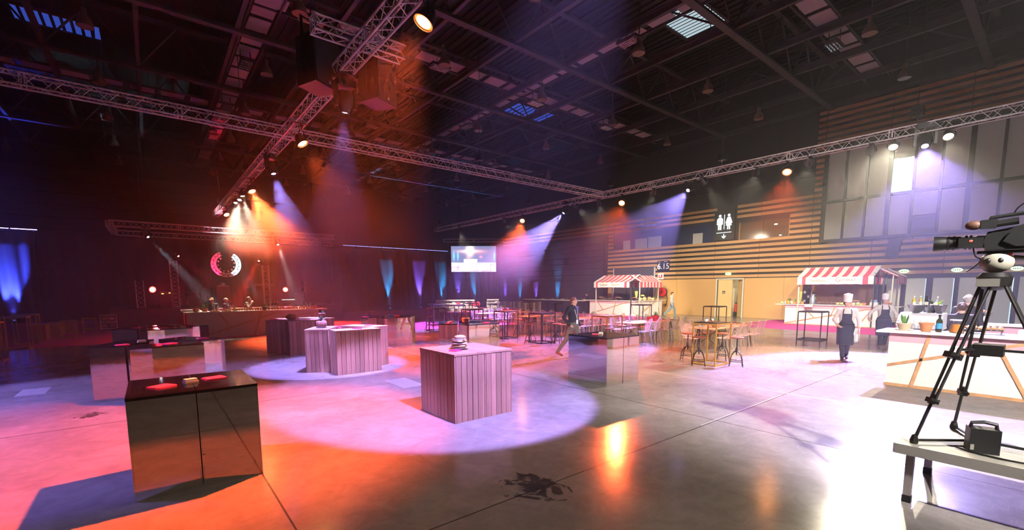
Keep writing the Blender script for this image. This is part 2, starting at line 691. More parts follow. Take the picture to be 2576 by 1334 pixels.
for a in range(5):
    for k in range(0, 6):
        slat(7.05 - 3 * a, 10.05 - 3 * a, k)
    for k in range(23, 29):
        slat(6.6 - 3 * a, 9.6 - 3 * a, k)
for k in range(6, 29):
    slat(9.62, 10.05, k)
# fibreboard panels below
for (a, c) in ((DY1 + 0.06, 18.9), (18.9, 20.8), (11.4, DY0 - 0.06), (8.6, 11.4), (6.75, 8.6), (25.05, 25.6)):
    obj('wainscot_panel', MB().box((0, 0, 0), (0.05, c - a - 0.012, 2.70)), wr, (X1 - 0.03, (a + c) / 2, 1.36), mats=M_MDF)
obj('door_panel', MB().box((0, 0, 0), (0.06, 4.1, 3.70)), wr, (X1 - 0.04, 22.93, 1.86), mats=mat('slate_panel', (0.070, 0.075, 0.085), 0.5))
for yy in (20.9, 24.97):
    obj('door_jamb', MB().box((0, 0, 0), (0.10, 0.07, 3.72)), wr, (X1 - 0.06, yy, 1.87), mats=M_ALU)
for yy in (22.2, 23.6):
    obj('door_seam', MB().box((0, 0, 0), (0.03, 0.04, 2.6)), wr, (X1 - 0.085, yy, 1.3), mats=M_FRAME)
# folded tribune boards beyond the slats
for k in range(12):
    z = 0.05 + k * 0.538
    obj('tribune_board', MB().box((0, 0, 0), (0.30 + 0.012 * k, 15.2, 0.505)), wr, (X1 - 0.18, 33.35, z + 0.26), mats=M_SHUT)
obj('tribune_rail', MB().box((0, 0, 0), (0.36, 15.2, 0.07)), wr, (X1 - 0.2, 33.35, 2.74), mats=M_BLACK)
obj('tribune_post', MB().box((0, 0, 0), (0.5, 0.16, 6.5)), wr, (X1 - 0.2, 25.75, 3.25), mats=M_BLACK)
obj('cable_tray', MB().box((0, 0, 0), (0.06, 31.0, 0.04)), wr, (X1 - 0.04, 25.6, 8.75), mats=M_ROOF)

# upper interior window with its lit rooms behind
M_DGLASS = mat('dark_blue_glazing', (0.030, 0.034, 0.075), 0.12, spec=0.7)
M_BGLASS = mat('brown_glazing', (0.105, 0.075, 0.045), 0.12, spec=0.7)
w1 = struct('window_1', loc=(X1 - 0.03, 20.5, 5.9), label='dark interior glazing with pale blinds above the slats')
obj('pane', MB().box((0, 0, 0), (0.02, 8.7, 1.50)), w1, (0, 0, 0.0), mats=M_DGLASS)
for (a, c, z0, z1) in ((23.35, 24.05, 4.3, 6.05), (21.7, 22.85, 4.3, 6.1), (20.4, 21.6, 4.3, 6.15), (17.0, 17.75, 4.3, 6.05)):
    obj('blind', MB().box((0, 0, 0), (0.02, c - a, z1 - 5.17)), w1, (-0.015, (a + c) / 2 - 20.5, (5.17 + z1) / 2 - 5.9), mats=M_BLIND)
w2 = struct('window_2', loc=(X1 - 0.03, 12.85, 5.83), label='brown tinted interior window beside the toilet sign')
obj('pane', MB().box((0, 0, 0), (0.02, 1.5, 1.24)), w2, (0, 0.75, 0), mats=M_BGLASS)
obj('pane', MB().box((0, 0, 0), (0.02, 1.5, 1.24)), w2, (0, -0.77, 0), mats=M_BGLASS)
for yy in (-1.55, 1.53):
    obj('window_frame', MB().box((0, 0, 0), (0.06, 0.04, 1.3)), w2, (-0.01, yy, 0), mats=M_SLAT)
M_DOWN = emat('downlight_glow', (1.0, 0.86, 0.62), 9.0)
for yy, zz, rr in ((-0.75, 0.30, 0.07), (0.35, -0.50, 0.05), (-1.05, -0.42, 0.05)):
    obj('downlight', MB().ball((0, 0, 0), (0.01, rr * 1.6, rr * 0.55), 10, 4), w2, (-0.015, yy, zz), mats=M_DOWN)

# big glazed wall
w3 = struct('window_3', loc=(X1 - 0.10, 0, 0), label='tall anthracite curtain wall with grey blinds')
YM = [9.45, 8.48, 7.5, 6.5, 5.5, 4.45, 3.42, 2.35, 1.3, 0.25, -0.8, -1.9, -3.0, -4.1]
M_SKYP = emat('daylight_pane', (0.55, 0.86, 1.0), 2.6)
for i, y in enumerate(YM):
    wd = 0.20 if i in (3, 6, 9, 12) else 0.11
    obj('mullion', MB().box((0, 0, 0), (0.16, wd, 5.3)), w3, (0, y, 7.42), mats=M_FRAME)
for z, h in ((4.82, 0.16), (7.08, 0.15), (9.98, 0.22)):
    obj('transom', MB().box((0, 0, 0), (0.14, 13.6, h)), w3, (0.005, 2.7, z), mats=M_FRAME)
for i in range(len(YM) - 1):
    a, c = YM[i + 1], YM[i]
    for (z0, z1) in ((4.90, 7.0), (7.16, 9.88)):
        if i == 3 and z0 > 7:
            obj('pane', MB().box((0, 0, 0), (0.02, c - a - 0.1, 1.72)), w3, (0.03, (a + c) / 2, 8.03), mats=M_SKYP)
            obj('blind', MB().box((0, 0, 0), (0.02, c - a, z1 - 8.9)), w3, (0.04, (a + c) / 2, (8.9 + z1) / 2), mats=M_BLIND)
        elif i == 4 and z0 < 7:
            obj('blind', MB().box((0, 0, 0), (0.02, c - a, 1.22)), w3, (0.04, (a + c) / 2, 6.39), mats=M_BLIND)
            obj('pane', MB().box((0, 0, 0), (0.02, c - a, 0.88)), w3, (0.035, (a + c) / 2, 5.34), mats=mat('bluegrey_pane', (0.10, 0.115, 0.16), 0.3))  # blue-grey pane left bare below the short blind
            obj('sash', MB().box((0, 0, 0), (0.05, c - a, 0.06)), w3, (0.0, (a + c) / 2, 5.80), mats=M_FRAME)
        else:
            obj('blind', MB().box((0, 0, 0), (0.02, c - a, z1 - z0)), w3, (0.04, (a + c) / 2, (z0 + z1) / 2), mats=M_BLIND)

# glazed door row below
d2 = struct('door_2', loc=(X1 - 0.10, 0, 0), label='row of anthracite glazed doors with pale blinds')
LEAF = [(6.41, 5.65), (5.42, 4.62), (4.37, 3.57), (3.40, 2.63), (2.40, 1.57), (1.40, 0.6), (0.4, -0.4), (-0.6, -1.4), (-1.7, -2.5), (-2.7, -3.5)]
obj('lintel', MB().box((0, 0, 0), (0.16, 10.6, 0.20)), d2, (0, 1.5, 2.64), mats=M_FRAME)
prev = 6.72
M_GAP = emat('daylight_gap', (0.45, 0.78, 1.0), 1.3)
for i, (c, a) in enumerate(LEAF):
    obj('post', MB().box((0, 0, 0), (0.14, prev - c, 2.56)), d2, (0, (prev + c) / 2, 1.28), mats=M_FRAME)
    obj('blind', MB().box((0, 0, 0), (0.02, c - a - 0.05, 2.40)), d2, (0.03, (a + c) / 2 + 0.02, 1.34), mats=M_BLINDG)
    obj('bottom_rail', MB().box((0, 0, 0), (0.10, c - a, 0.16)), d2, (0, (a + c) / 2, 0.08), mats=M_FRAME)
    if i in (1, 2, 4):
        obj('daylight_gap', MB().box((0, 0, 0), (0.012, 0.035, 2.3)), d2, (0.03, a + 0.02, 1.36), mats=M_GAP)
    if i in (2, 4):
        obj('push_bar', MB().box((0, 0, 0), (0.06, 0.16, 0.26)), d2, (-0.09, a - 0.10, 1.22), mats=M_BLACK)
    prev = a

# toilet door with its corridor
d1 = struct('door_1', loc=(X1, (DY0 + DY1) / 2, 0), label='pale wooden double door standing ajar to a lit corridor')
HW = (DY1 - DY0) / 2
M_TRIM = mat('white_trim', (0.74, 0.70, 0.62), 0.5)
obj('door_frame', MB().box((-0.04, HW, DZ / 2), (0.12, 0.06, DZ)).box((-0.04, -HW, DZ / 2), (0.12, 0.06, DZ)).box((-0.04, 0, DZ), (0.12, 2 * HW + 0.06, 0.07)), d1, mats=M_TRIM)
lf = obj('door_leaf', MB().box((0, -0.50, 0), (0.05, 1.0, DZ - 0.08)), d1, (0.03, HW - 0.10, DZ / 2 - 0.02), (0, 0, 0.0), M_DOORW)
sg = obj('toilet_plate', MB().box((0, 0, 0), (0.012, 0.19, 0.19)), lf, (-0.032, -0.42, 0.42), mats=M_BLACK)
for s_ in (-1, 1):
    obj('pictogram', MB().box((-0.008, 0, -0.025), (0.004, 0.035, 0.08)).ball((-0.008, 0, 0.035), (0.004, 0.016, 0.016), 8, 4), sg, (0, 0.04 * s_, 0), mats=M_PAPER)
obj('door_leaf', MB().box((0, 0.36, 0), (0.05, 0.72, DZ - 0.08)), d1, (0.04, -HW + 0.05, DZ / 2 - 0.02), (0, 0, -0.75), M_DOORW)
M_CORR = mat('corridor_plaster', (0.66, 0.58, 0.42), 0.8)
obj('corridor', MB().box((1.9, 0, 1.4), (0.1, 3.0, 2.8)).box((1.1, 1.5, 1.4), (1.6, 0.1, 2.8)).box((1.1, -1.5, 1.4), (1.6, 0.1, 2.8)).box((1.1, 0, 2.85), (1.7, 3.1, 0.1)), d1, mats=M_CORR)
obj('corridor_lamp', MB().box((1.1, 0.0, 2.77), (0.5, 0.5, 0.04)), d1, mats=emat('corridor_glow', (1.0, 0.88, 0.62), 9.0))
ex = thing('fire_extinguisher', 'red fire extinguisher standing in the gap of the toilet door', 'extinguisher', (X1 + 0.75, 14.72, 0.35))
obj('cylinder', MB().lathe([(0.001, 0), (0.08, 0.01), (0.08, 0.46), (0.05, 0.55), (0.025, 0.60)], n=12), ex, mats=M_REDM, smooth=0.8)
obj('valve', MB().box((0, 0, 0.63), (0.05, 0.16, 0.06)), ex, mats=M_BLACK)
obj('stand', MB().box((0, 0, -0.175), (0.24, 0.24, 0.35)), ex, mats=M_FRAME)

# ---------------------------------------------------------------- roof
rc = struct('ceiling', MB().span((X0, Y0, ZC), (X1, Y1, ZC + 0.2)), M_DECK)
# corrugation ribs of the deck, past counting
mb = MB()
for i in range(150):
    x = X0 + 0.2 + i * 0.41
    mb.box((x, 18, ZC - 0.04), (0.17, 64, 0.08))
obj('deck_rib', mb, rc, mats=M_DECK, kind='stuff')
XB = [-12.2 + 3.13 * k for k in range(15)]
YG = [3.1, 9.4, 15.65, 21.85, 28.15, 34.4, 40.7, 46.9]
_beam = MB().box((0, 0, 0), (0.16, 50.0, 0.05)).box((0, 0, 0.13), (0.03, 50.0, 0.22)).box((0, 0, 0.26), (0.16, 50.0, 0.05)).mesh('purlin', M_ROOF)
for x in XB:
    if x < X1:
        o = struct('trim_1', _beam, loc=(x, 25.0, 12.45), label='dark steel purlin under the roof')
_diag = MB().tube((0, 0, 0), (0, 0, 1), 0.045, 6).mesh('diagonal', M_ROOF)
_postm = MB().tube((0, 0, 0), (0, 0, 1), 0.05, 6).mesh('upright', M_ROOF)
for y in YG:
    g = struct('trim_2', loc=(0, y, 12.35), label='dark lattice roof girder')
    obj('bottom_chord', MB().box((0, 0, 0), (44.0, 0.30, 0.10)).box((0, 0, 0.10), (44.0, 0.05, 0.16)), g, (9.6, 0, 0), mats=M_ROOF)
    obj('top_chord', MB().box((0, 0, 0), (44.0, 0.26, 0.14)), g, (9.6, 0, 2.3), mats=M_ROOF)
    for i, x in enumerate(XB[2:-1]):
        for s_ in (-1, 1):
            p0 = Vector((x, 0, 0.1))
            p1 = Vector((x + s_ * 1.565, 0, 2.25))
            o = obj('diagonal', _diag, g, p0, (p1 - p0).to_track_quat('Z', 'Y'))
            o.scale = (1, 1, (p1 - p0).length)
# longitudinal bracing between girders
for x in (0.3, 9.75, 19.1, 28.5):
    for i in range(len(YG) - 1):
        ym = (YG[i] + YG[i + 1]) / 2
        for ye in (YG[i], YG[i + 1]):
            p0, p1 = Vector((x, ye, 12.5)), Vector((x, ym, 14.6))
            o = struct('trim_3', _diag, loc=p0, rot=(p1 - p0).to_track_quat('Z', 'Y'), label='dark sloping roof brace')
            o.scale = (1, 1, (p1 - p0).length)

# catwalks: rows of pale panels between two rails
_pan = MB().box((0, 0, 0), (0.78, 1.02, 0.03)).mesh('deck_panel', M_PANEL)
def catwalk(label, axis, c, a, b_, step=1.3):
    w = struct('trim_4', loc=(0, 0, 12.75), label=label)
    for s_ in (-0.5, 0.5):
        if axis == 'y':
            obj('rail', MB().box((0, 0, 0), (0.07, b_ - a, 0.10)), w, (c + s_, (a + b_) / 2, 0), mats=M_ROOF)
        else:
            obj('rail', MB().box((0, 0, 0), (b_ - a, 0.07, 0.10)), w, ((a + b_) / 2, c + s_, 0), mats=M_ROOF)
    n = int((b_ - a) / step)
    for i in range(n):
        q = a + step * (i + 0.5)
        if axis == 'y':
            obj('deck_panel', _pan, w, (c, q, 0.02))
        else:
            obj('deck_panel', _pan, w, (q, c, 0.02), (0, 0, math.pi / 2))
catwalk('catwalk of pale panels above the bar and stage', 'y', 4.2, 8, 46)
catwalk('catwalk of pale panels above the long tables', 'y', 16.55, 4, 46)
catwalk('catwalk of pale panels crossing above the wooden cubes', 'x', 19.6, -8, 30)
catwalk('catwalk of pale panels crossing above the toilet sign', 'x', 7.0, 8, 30)
catwalk('catwalk of pale panels crossing above the stage', 'x', 32.0, -8, 30)

# skylights: daylight on ribbed sheets
M_SKB = emat('skylight_blue', (0.05, 0.10, 0.62), 0.45)
M_SKW = emat('skylight_white', (0.62, 0.78, 0.86), 0.55)
def skylight(label, x, y, sx, sy, m, n=9):
    w = struct('window_9', loc=(x, y, ZC - 0.10), label=label)
    for i in range(n):
        obj('pane', MB().box((0, 0, 0), (sx / n * 0.62, sy, 0.02)), w, (-sx / 2 + sx * (i + 0.5) / n, 0, 0), mats=m)
    obj('window_frame', MB().box((0, sy / 2 + 0.1, 0), (sx + 0.3, 0.14, 0.12)).box((0, -sy / 2 - 0.1, 0), (sx + 0.3, 0.14, 0.12)), w, mats=M_ROOF)
skylight('blue daylit roof panel beyond the bell lamps', -2.6, 32.2, 3.2, 1.5, M_SKB)
skylight('blue daylit roof panel in the upper corner', -2.8, 24.2, 2.6, 1.3, M_SKB, 5)
skylight('white daylit roof panel above the toilet sign', 21.6, 12.6, 2.6, 2.0, M_SKW, 10)
skylight('blue daylit roof panel above the dining tables', 23.0, 26.4, 3.6, 2.0, M_SKB)
skylight('small violet daylit roof panel above the wooden cubes', 11.0, 18.0, 1.8, 0.9, mat('skylight_violet', (0.1, 0.1, 0.3), 0.5, emit=(0.20, 0.18, 0.60), estr=0.5), 6)

# high-bay bells
M_BELL = mat('bell_shade', (0.20, 0.13, 0.09), 0.45)
M_BELLIN = mat('bell_reflector', (0.80, 0.74, 0.72), 0.15, 0.8)
bell = None
BX = [-6.6, -1.1, 4.5, 10.0, 15.4, 20.75, 26.2]
BY = [5.2, 11.2, 16.7, 22.1, 27.6, 33.0, 38.5, 44.0]
BROW = ['at the far left edge', 'above the left drapes', 'above the bar truss', 'above the mirrored plinths', 'above the dining tables', 'above the side truss', 'by the slatted wall']
for bi, x in enumerate(BX):
    for bj, y in enumerate([q for q in BY if in_view((x, q, 11.2), 20)]):
        lb_ = 'unlit bell lamp, %s from us in the row %s' % (ORD[bj], BROW[bi])
        if bell is None:
            bell = thing('bell_lamp', lb_, 'lamp', (x, y, 11.1), 0, 'bell lamps under the roof')
            obj('shade', MB().lathe([(0.24, 0.0), (0.245, 0.02), (0.22, 0.16), (0.15, 0.32), (0.09, 0.38), (0.09, 0.60), (0.001, 0.62)], n=14), bell, mats=M_BELL, smooth=0.9)
            obj('reflector', MB().lathe([(0.232, 0.005), (0.18, 0.10), (0.06, 0.20), (0.001, 0.21)], n=14), bell, mats=M_BELLIN, smooth=0.9)
            obj('rod', MB().tube((0, 0, 0.6), (0, 0, 4.05), 0.02, 6), bell, mats=M_ROOF)
            obj('bulb', MB().ball((0, 0, 0.09), (0.05, 0.05, 0.09), 8, 5), bell, mats=M_PAPER, smooth=3.1)
        else:
            dup(bell, (x, y, 11.1), 0, lb_)
# louvred luminaires on the catwalks
LUMP = ['nearest us above the dining tables', 'right of the orange lamp overhead', 'over the middle of the long truss', 'above the truss corner, second one', 'above the violet beam at the loudspeaker', 'above the hanging loudspeaker', 'left of the loudspeaker, second in the bar row', 'third in the bar row above the long truss', 'above the toilet sign near the white skylight', 'alone among the left bell lamps', 'over the stage, last in the bar row', 'above the video screen side, third one', 'above the orange lamp near the corner', 'farthest above the lounge']
lum = None
for li, (x, y, rz) in enumerate(((16.1, 12.2, 0), (11.1, 19.0, 1), (17.2, 19.2, 1), (16.2, 24.5, 0), (11.5, 28.2, 1), (5.5, 18.8, 1), (4.1, 24.2, 0), (4.06, 30.4, 0), (23.1, 7.0, 1), (-1.3, 36.6, 0), (4.0, 36.6, 0), (16.2, 30.4, 0), (23.2, 19.2, 1), (16.2, 36.6, 0))):
    lb_ = 'unlit louvred luminaire on the catwalk ' + LUMP[li]
    if lum is None:
        lum = thing('louvre_luminaire', lb_, 'luminaire', (x, y, 12.15), rz * math.pi / 2, 'louvred luminaires on the catwalks')
        obj('tray', MB().box((0, 0, 0.06), (0.5, 0.95, 0.10)), lum, mats=M_ROOF)
        for i in range(4):
            obj('tube', MB().tube((-0.18 + 0.12 * i, -0.42, -0.01), (-0.18 + 0.12 * i, 0.42, -0.01), 0.035, 6), lum, mats=M_LUMI, smooth=0.9)
        for i in range(4):
            obj('louvre', MB().box((0, -0.36 + 0.24 * i, -0.02), (0.46, 0.012, 0.06)), lum, mats=M_LUMI)
        for s_ in (-0.2, 0.2):
            obj('hanger', MB().tube((s_, 0, 0.1), (s_, 0, 0.66), 0.02, 5), lum, mats=M_ROOF)
    else:
        dup(lum, (x, y, 12.15), rz * math.pi / 2, lb_)

# ---------------------------------------------------------------- wall signs
M_SIGNW = emat('sign_glow', (0.80, 0.97, 1.0), 1.15)
s1 = thing('toilet_sign', 'lit black toilet sign with man and woman pictograms and a down arrow', 'sign', (X1 - 0.20, 15.34, 6.37))
obj('sign_box', MB().box((0, 0, 0), (0.16, 1.42, 1.98)), s1, mats=M_BLACK)
F = Matrix(((0, 0, -1), (-1, 0, 0), (0, 1, 0)))     # local x -> -Y, local y -> +Z, local z -> -X
XF = Matrix.Translation((-0.081, 0, 0)) @ F.to_4x4()
def flat(name, pts, parent, m, d=0.012, off=(0, 0)):
    return obj(name, MB().prism([(p[0] + off[0], p[1] + off[1]) for p in pts], 0, d, XF), parent, mats=m)
def circ(cx, cy_, r, n=16):
    return [(cx + r * math.cos(2 * math.pi * i / n), cy_ + r * math.sin(2 * math.pi * i / n)) for i in range(n)]
man = obj('man_pictogram', MB().prism(circ(-0.31, 0.68, 0.095), 0, 0.012, XF)
          .prism([(-0.42, 0.56), (-0.52, 0.44), (-0.52, 0.10), (-0.455, 0.06), (-0.44, 0.40), (-0.43, -0.28), (-0.33, -0.28), (-0.32, 0.06), (-0.30, 0.06), (-0.29, -0.28), (-0.19, -0.28), (-0.18, 0.40), (-0.165, 0.06), (-0.10, 0.10), (-0.10, 0.44), (-0.20, 0.56)][::-1], 0, 0.012, XF), s1, mats=M_SIGNW)
obj('woman_pictogram', MB().prism(circ(0.31, 0.68, 0.095), 0, 0.012, XF)
    .prism([(0.21, 0.56), (0.07, 0.16), (0.13, 0.12), (0.22, 0.36), (0.11, -0.02), (0.21, -0.02), (0.21, -0.28), (0.29, -0.28), (0.30, -0.02), (0.33, -0.02), (0.34, -0.28), (0.42, -0.28), (0.42, -0.02), (0.52, -0.02), (0.41, 0.36), (0.50, 0.12), (0.56, 0.16), (0.42, 0.56)][::-1], 0, 0.012, XF), s1, mats=M_SIGNW)
flat('divider', [(-0.022, -0.25), (0.022, -0.25), (0.022, 0.74), (-0.022, 0.74)], s1, M_SIGNW)
flat('underline', [(-0.52, -0.50), (0.52, -0.50), (0.52, -0.455), (-0.52, -0.455)], s1, M_SIGNW)
flat('arrow', [(-0.03, -0.58), (-0.03, -0.76), (-0.14, -0.68), (-0.14, -0.77), (0, -0.90), (0.14, -0.77), (0.14, -0.68), (0.03, -0.76), (0.03, -0.58)], s1, M_SIGNW)
s2 = thing('door_number_board', 'dark blue board reading 6.15 on the oak slats', 'sign', (X1 - 0.12, 20.1, 3.80))
obj('board', MB().box((0, 0, 0), (0.05, 1.06, 0.80)), s2, mats=mat('navy_board', (0.012, 0.012, 0.045), 0.5))
RT = (math.pi / 2, 0, -math.pi / 2)
obj('lettering', text_mesh('6', 0.62, M_PAPER, 0.006, bold=0.012), s2, (-0.03, 0.37, -0.06), RT)
obj('lettering', text_mesh('.15', 0.62, M_PAPER, 0.006), s2, (-0.03, -0.17, -0.06), RT)
obj('small_print', text_mesh('HALL', 0.10, M_PAPER, 0.004), s2, (-0.03, 0.34, 0.31), RT)
obj('small_print', text_mesh('PORTE', 0.10, M_PAPER, 0.004), s2, (-0.03, -0.22, 0.31), RT)
s3 = thing('fire_hose_sign', 'small white and red fire hose sign above the hose reel', 'sign', (X1 - 0.10, 20.32, 2.98))
obj('plate', MB().box((0, 0, 0), (0.03, 0.50, 0.46)), s3, mats=M_PAPER)
obj('red_mark', MB().box((-0.02, 0.12, 0.0), (0.006, 0.08, 0.26)).box((-0.02, 0.02, -0.12), (0.006, 0.22, 0.06)).box((-0.02, -0.10, 0.02), (0.006, 0.12, 0.24)), s3, mats=M_REDM)
ex1 = None
M_EXIT = emat('exit_sign_glow', (0.62, 1.0, 0.45), 1.6)
for (y, z, lb) in ((14.92, 3.03, 'oval lit exit sign above the toilet door'), (5.54, 2.92, 'oval lit exit sign beside the striped stall roof'), (3.51, 2.92, 'oval lit exit sign left of the video camera tripod'), (1.51, 2.92, 'oval lit exit sign right of the tripod head')):
    if ex1 is None:
        ex1 = thing('exit_sign', lb, 'exit sign', (X1 - 0.22, y, z), 0, 'oval exit signs')
        obj('casing', MB().lathe([(0.001, -0.03), (0.10, -0.03), (0.10, 0.03), (0.001, 0.03)], n=16, rot=Matrix.Rotation(math.pi / 2, 3, 'Y')), ex1, mats=M_EXIT).scale = (1, 2.1, 1)
        for yy in (-0.10, -0.02, 0.05, 0.11):
            obj('symbol', MB().box((-0.04, yy, 0), (0.01, 0.045, 0.05)), ex1, mats=mat('exit_green', (0.02, 0.28, 0.03), 0.5))
        obj('bracket', MB().tube((0.03, 0, 0), (0.12, 0, 0), 0.015, 5), ex1, mats=M_FRAME)
    else:
        dup(ex1, (X1 - 0.22, y, z), 0, lb)
sp = thing('wall_loudspeaker', 'dark loudspeaker hung on the slats below the tall windows', 'loudspeaker', (X1 - 0.40, 5.98, 4.15))
obj('cabinet', MB().prism([(-0.26, -0.25), (0.26, -0.25), (0.20, 0.25), (-0.20, 0.25)], -0.5, 0.5), sp, rot=(0, 0.14, -math.pi / 2), mats=M_BLACKP)
obj('grille', MB().box((0, 0, 0), (0.012, 0.44, 0.9)), sp, (-0.27, 0, 0.02), (0, 0.14, 0), mat('speaker_mesh', (0.03, 0.03, 0.034), 0.7))
obj('bracket', MB().box((0.25, 0, 0.35), (0.26, 0.12, 0.12)).box((0.1, -0.35, 0.5), (0.1, 0.7, 0.08)), sp, mats=M_BLACK)

# ---------------------------------------------------------------- aluminium trusses
_unit = MB().tube((0, 0, 0), (0, 0, 1), 0.010, 5).mesh('brace', M_ALU)
def truss(name, label, p0, p1, side=0.29, r=0.025, bay=0.5, brace_parts=0, sections=3.0, wires=False):
    """box truss from p0 to p1 (axis), chords and coupling frames as parts"""
    p0, p1 = Vector(p0), Vector(p1)
    t = thing(name, label, 'truss', p0)
    ax = (p1 - p0)
    ln = ax.length
    ax.normalize()
    ref = Vector((0, 0, 1)) if abs(ax.z) < 0.9 else Vector((1, 0, 0))
    sx = ax.cross(ref).normalized()
    sz = sx.cross(ax)
    h = side / 2
    cor = [sx * a * h + sz * b * h for a, b in ((-1, -1), (1, -1), (1, 1), (-1, 1))]
    for c in cor:
        obj('chord', MB().tube(c, c + ax * ln, r, 8), t, mats=M_ALU, smooth=0.9)
    n = max(1, int(round(ln / bay)))
    st = ln / n
    jobs = []
    for f in range(4):
        a, b = cor[f], cor[(f + 1) % 4]
        for i in range(n):
            q0, qm, q1 = ax * st * i, ax * st * (i + 0.5), ax * st * (i + 1)
            jobs.append((a + q0, b + qm))
            jobs.append((b + qm, a + q1))
    mid = ln / 2
    if brace_parts:
        cam_p = Vector((0, 0, CAM_H)) - p0
        jobs.sort(key=lambda j: (j[0] - cam_p).length)
    for j in jobs[:brace_parts]:
        d = j[1] - j[0]
        o = obj('brace', _unit, t, j[0], d.to_track_quat('Z', 'Y'))
        o.scale = (1, 1, d.length)
    if len(jobs) > brace_parts:
        mb = MB()
        for j in jobs[brace_parts:]:
            mb.tube(j[0], j[1], 0.010, 4, caps=False)
        obj('lacing', mb, t, mats=M_ALU, kind='stuff')
    if wires:
        for u in (0.12, 0.88):
            q = ax * ln * u + Vector((0, 0, h))
            obj('hanging_wire', MB().tube(q, q + Vector((0, 0, ZC - p0.z - h - 0.05)), 0.010, 5), t, mats=M_ROOF)
    k = int(ln / sections)
    for i in range(0, k + 1):
        for e in (-0.045, 0.045):
            q = ax * min(max(i * sections + e, 0.01), ln - 0.01)
            mb = MB()
            for f in range(4):
                mb.tube(cor[f] + q, cor[(f + 1) % 4] + q, 0.013, 5, caps=False)
            obj('coupling_frame', mb, t, mats=M_ALU)
    return t

ZT = 7.0
truss('lighting_truss', 'long aluminium truss crossing the hall in front of the stage', (-8.0, 16.0, ZT), (19.05, 16.0, ZT), brace_parts=300)
truss('lighting_truss', 'aluminium truss running from overhead to above the bar', (3.75, 0.0, ZT), (3.75, 36.0, ZT), brace_parts=300)
truss('lighting_truss', 'aluminium truss running along the slatted side wall', (19.2, -2.0, ZT), (19.2, 34.0, ZT), brace_parts=300)
truss('cross_truss', 'short aluminium truss laid across the overhead truss by the loudspeaker', (2.9, 9.95, ZT + 0.36), (4.85, 9.95, ZT + 0.36))
truss('stage_truss', 'front aluminium truss over the stage', (-1.45, 32.0, 5.55), (10.1, 32.0, 5.58), wires=True)
truss('stage_truss', 'rear aluminium truss over the stage', (-1.45, 37.2, 5.55), (11.6, 37.2, 5.60), wires=True)
truss('stage_truss', 'left side aluminium truss of the stage frame', (-1.45, 32.2, 5.55), (-1.45, 37.0, 5.55), wires=True)
truss('stage_truss', 'right side aluminium truss of the stage frame', (10.0, 32.2, 5.58), (10.0, 37.0, 5.58), wires=True)
# lifting points and chains
hz = None
for (x, y, lb) in ((3.75, 12.9, 'chain hoist above the hanging loudspeaker'), (19.2, 3.4, 'chain hoist above the violet moving head by the windows'), (19.2, 15.5, 'chain hoist above the corner of the two trusses'), (19.2, 9.6, 'chain hoist above the orange lamp near the toilet sign'), (11.2, 16.0, 'chain hoist above the middle of the long truss'), (-3.0, 16.0, 'chain hoist at the far end of the long truss'), (3.75, 24.0, 'chain hoist above the lamps over the bar'), (3.75, 33.5, 'chain hoist at the far end of the bar truss'), (19.2, 22.0, 'chain hoist above the orange lamp near the screen'), (19.2, 33.2, 'chain hoist at the far end of the side truss')):
    if hz is None:
        hz = thing('chain_hoist', lb, 'hoist', (x, y, 7.45), 0, 'chain hoists over the trusses')
        obj('motor', MB().box((0, 0, 0.1), (0.22, 0.30, 0.26)).tube((-0.14, 0, 0.1), (0.14, 0, 0.1), 0.10, 8), hz, mats=M_BLACK)
        obj('hook', MB().tube((0, 0, -0.32), (0, 0, 0.0), 0.025, 6), hz, mats=M_STEEL)
        obj('chain', MB().tube((0, 0, 0.2), (0, 0, 4.9), 0.012, 5), hz, mats=M_ROOF)
    else:
        dup(hz, (x, y, 7.45), 0, lb)

# ---------------------------------------------------------------- lamps
M_CAN = mat('lamp_housing', (0.018, 0.018, 0.02), 0.4)
GLOW = {
    'orange': emat('lens_orange', (1.0, 0.33, 0.08), 110.0),
    'orange_rim': emat('lens_orange_rim', (1.0, 0.13, 0.02), 2.6),
    'warm_rim': emat('lens_warm_rim', (1.0, 0.80, 0.45), 2.0),
    'redhot_rim': emat('lens_red_rim', (1.0, 0.05, 0.04), 2.0),
    'violet': emat('lens_violet', (0.45, 0.40, 1.0), 26.0),
    'warm': emat('lens_warm', (1.0, 0.94, 0.80), 30.0),
    'red': emat('lens_red', (1.0, 0.16, 0.10), 16.0),
    'redhot': emat('lens_redhot', (1.0, 0.42, 0.24), 6.0),
    'cool': emat('lens_cool', (0.80, 0.92, 1.0), 14.0),
}
def hang(t, d, h=0.42, w=0.2):
    """clamp and yoke from the truss down to the pivot"""
    az = math.atan2(d.y, d.x)
    obj('clamp', MB().box((0, 0, h + 0.03), (0.36, 0.05, 0.03)).box((0, 0, h - 0.03), (0.06, 0.05, 0.10)).tube((0, 0, h - 0.05), (0, 0, h - 0.14), 0.018, 6), t, mats=M_BLACK)
    pts = [(0, -w, 0), (0, -w, h * 0.45), (0, -w * 0.6, h * 0.66), (0, w * 0.6, h * 0.66), (0, w, h * 0.45), (0, w, 0)]
    obj('yoke', MB().path(pts, 0.014, 6), t, rot=(0, 0, az), mats=M_CAN)

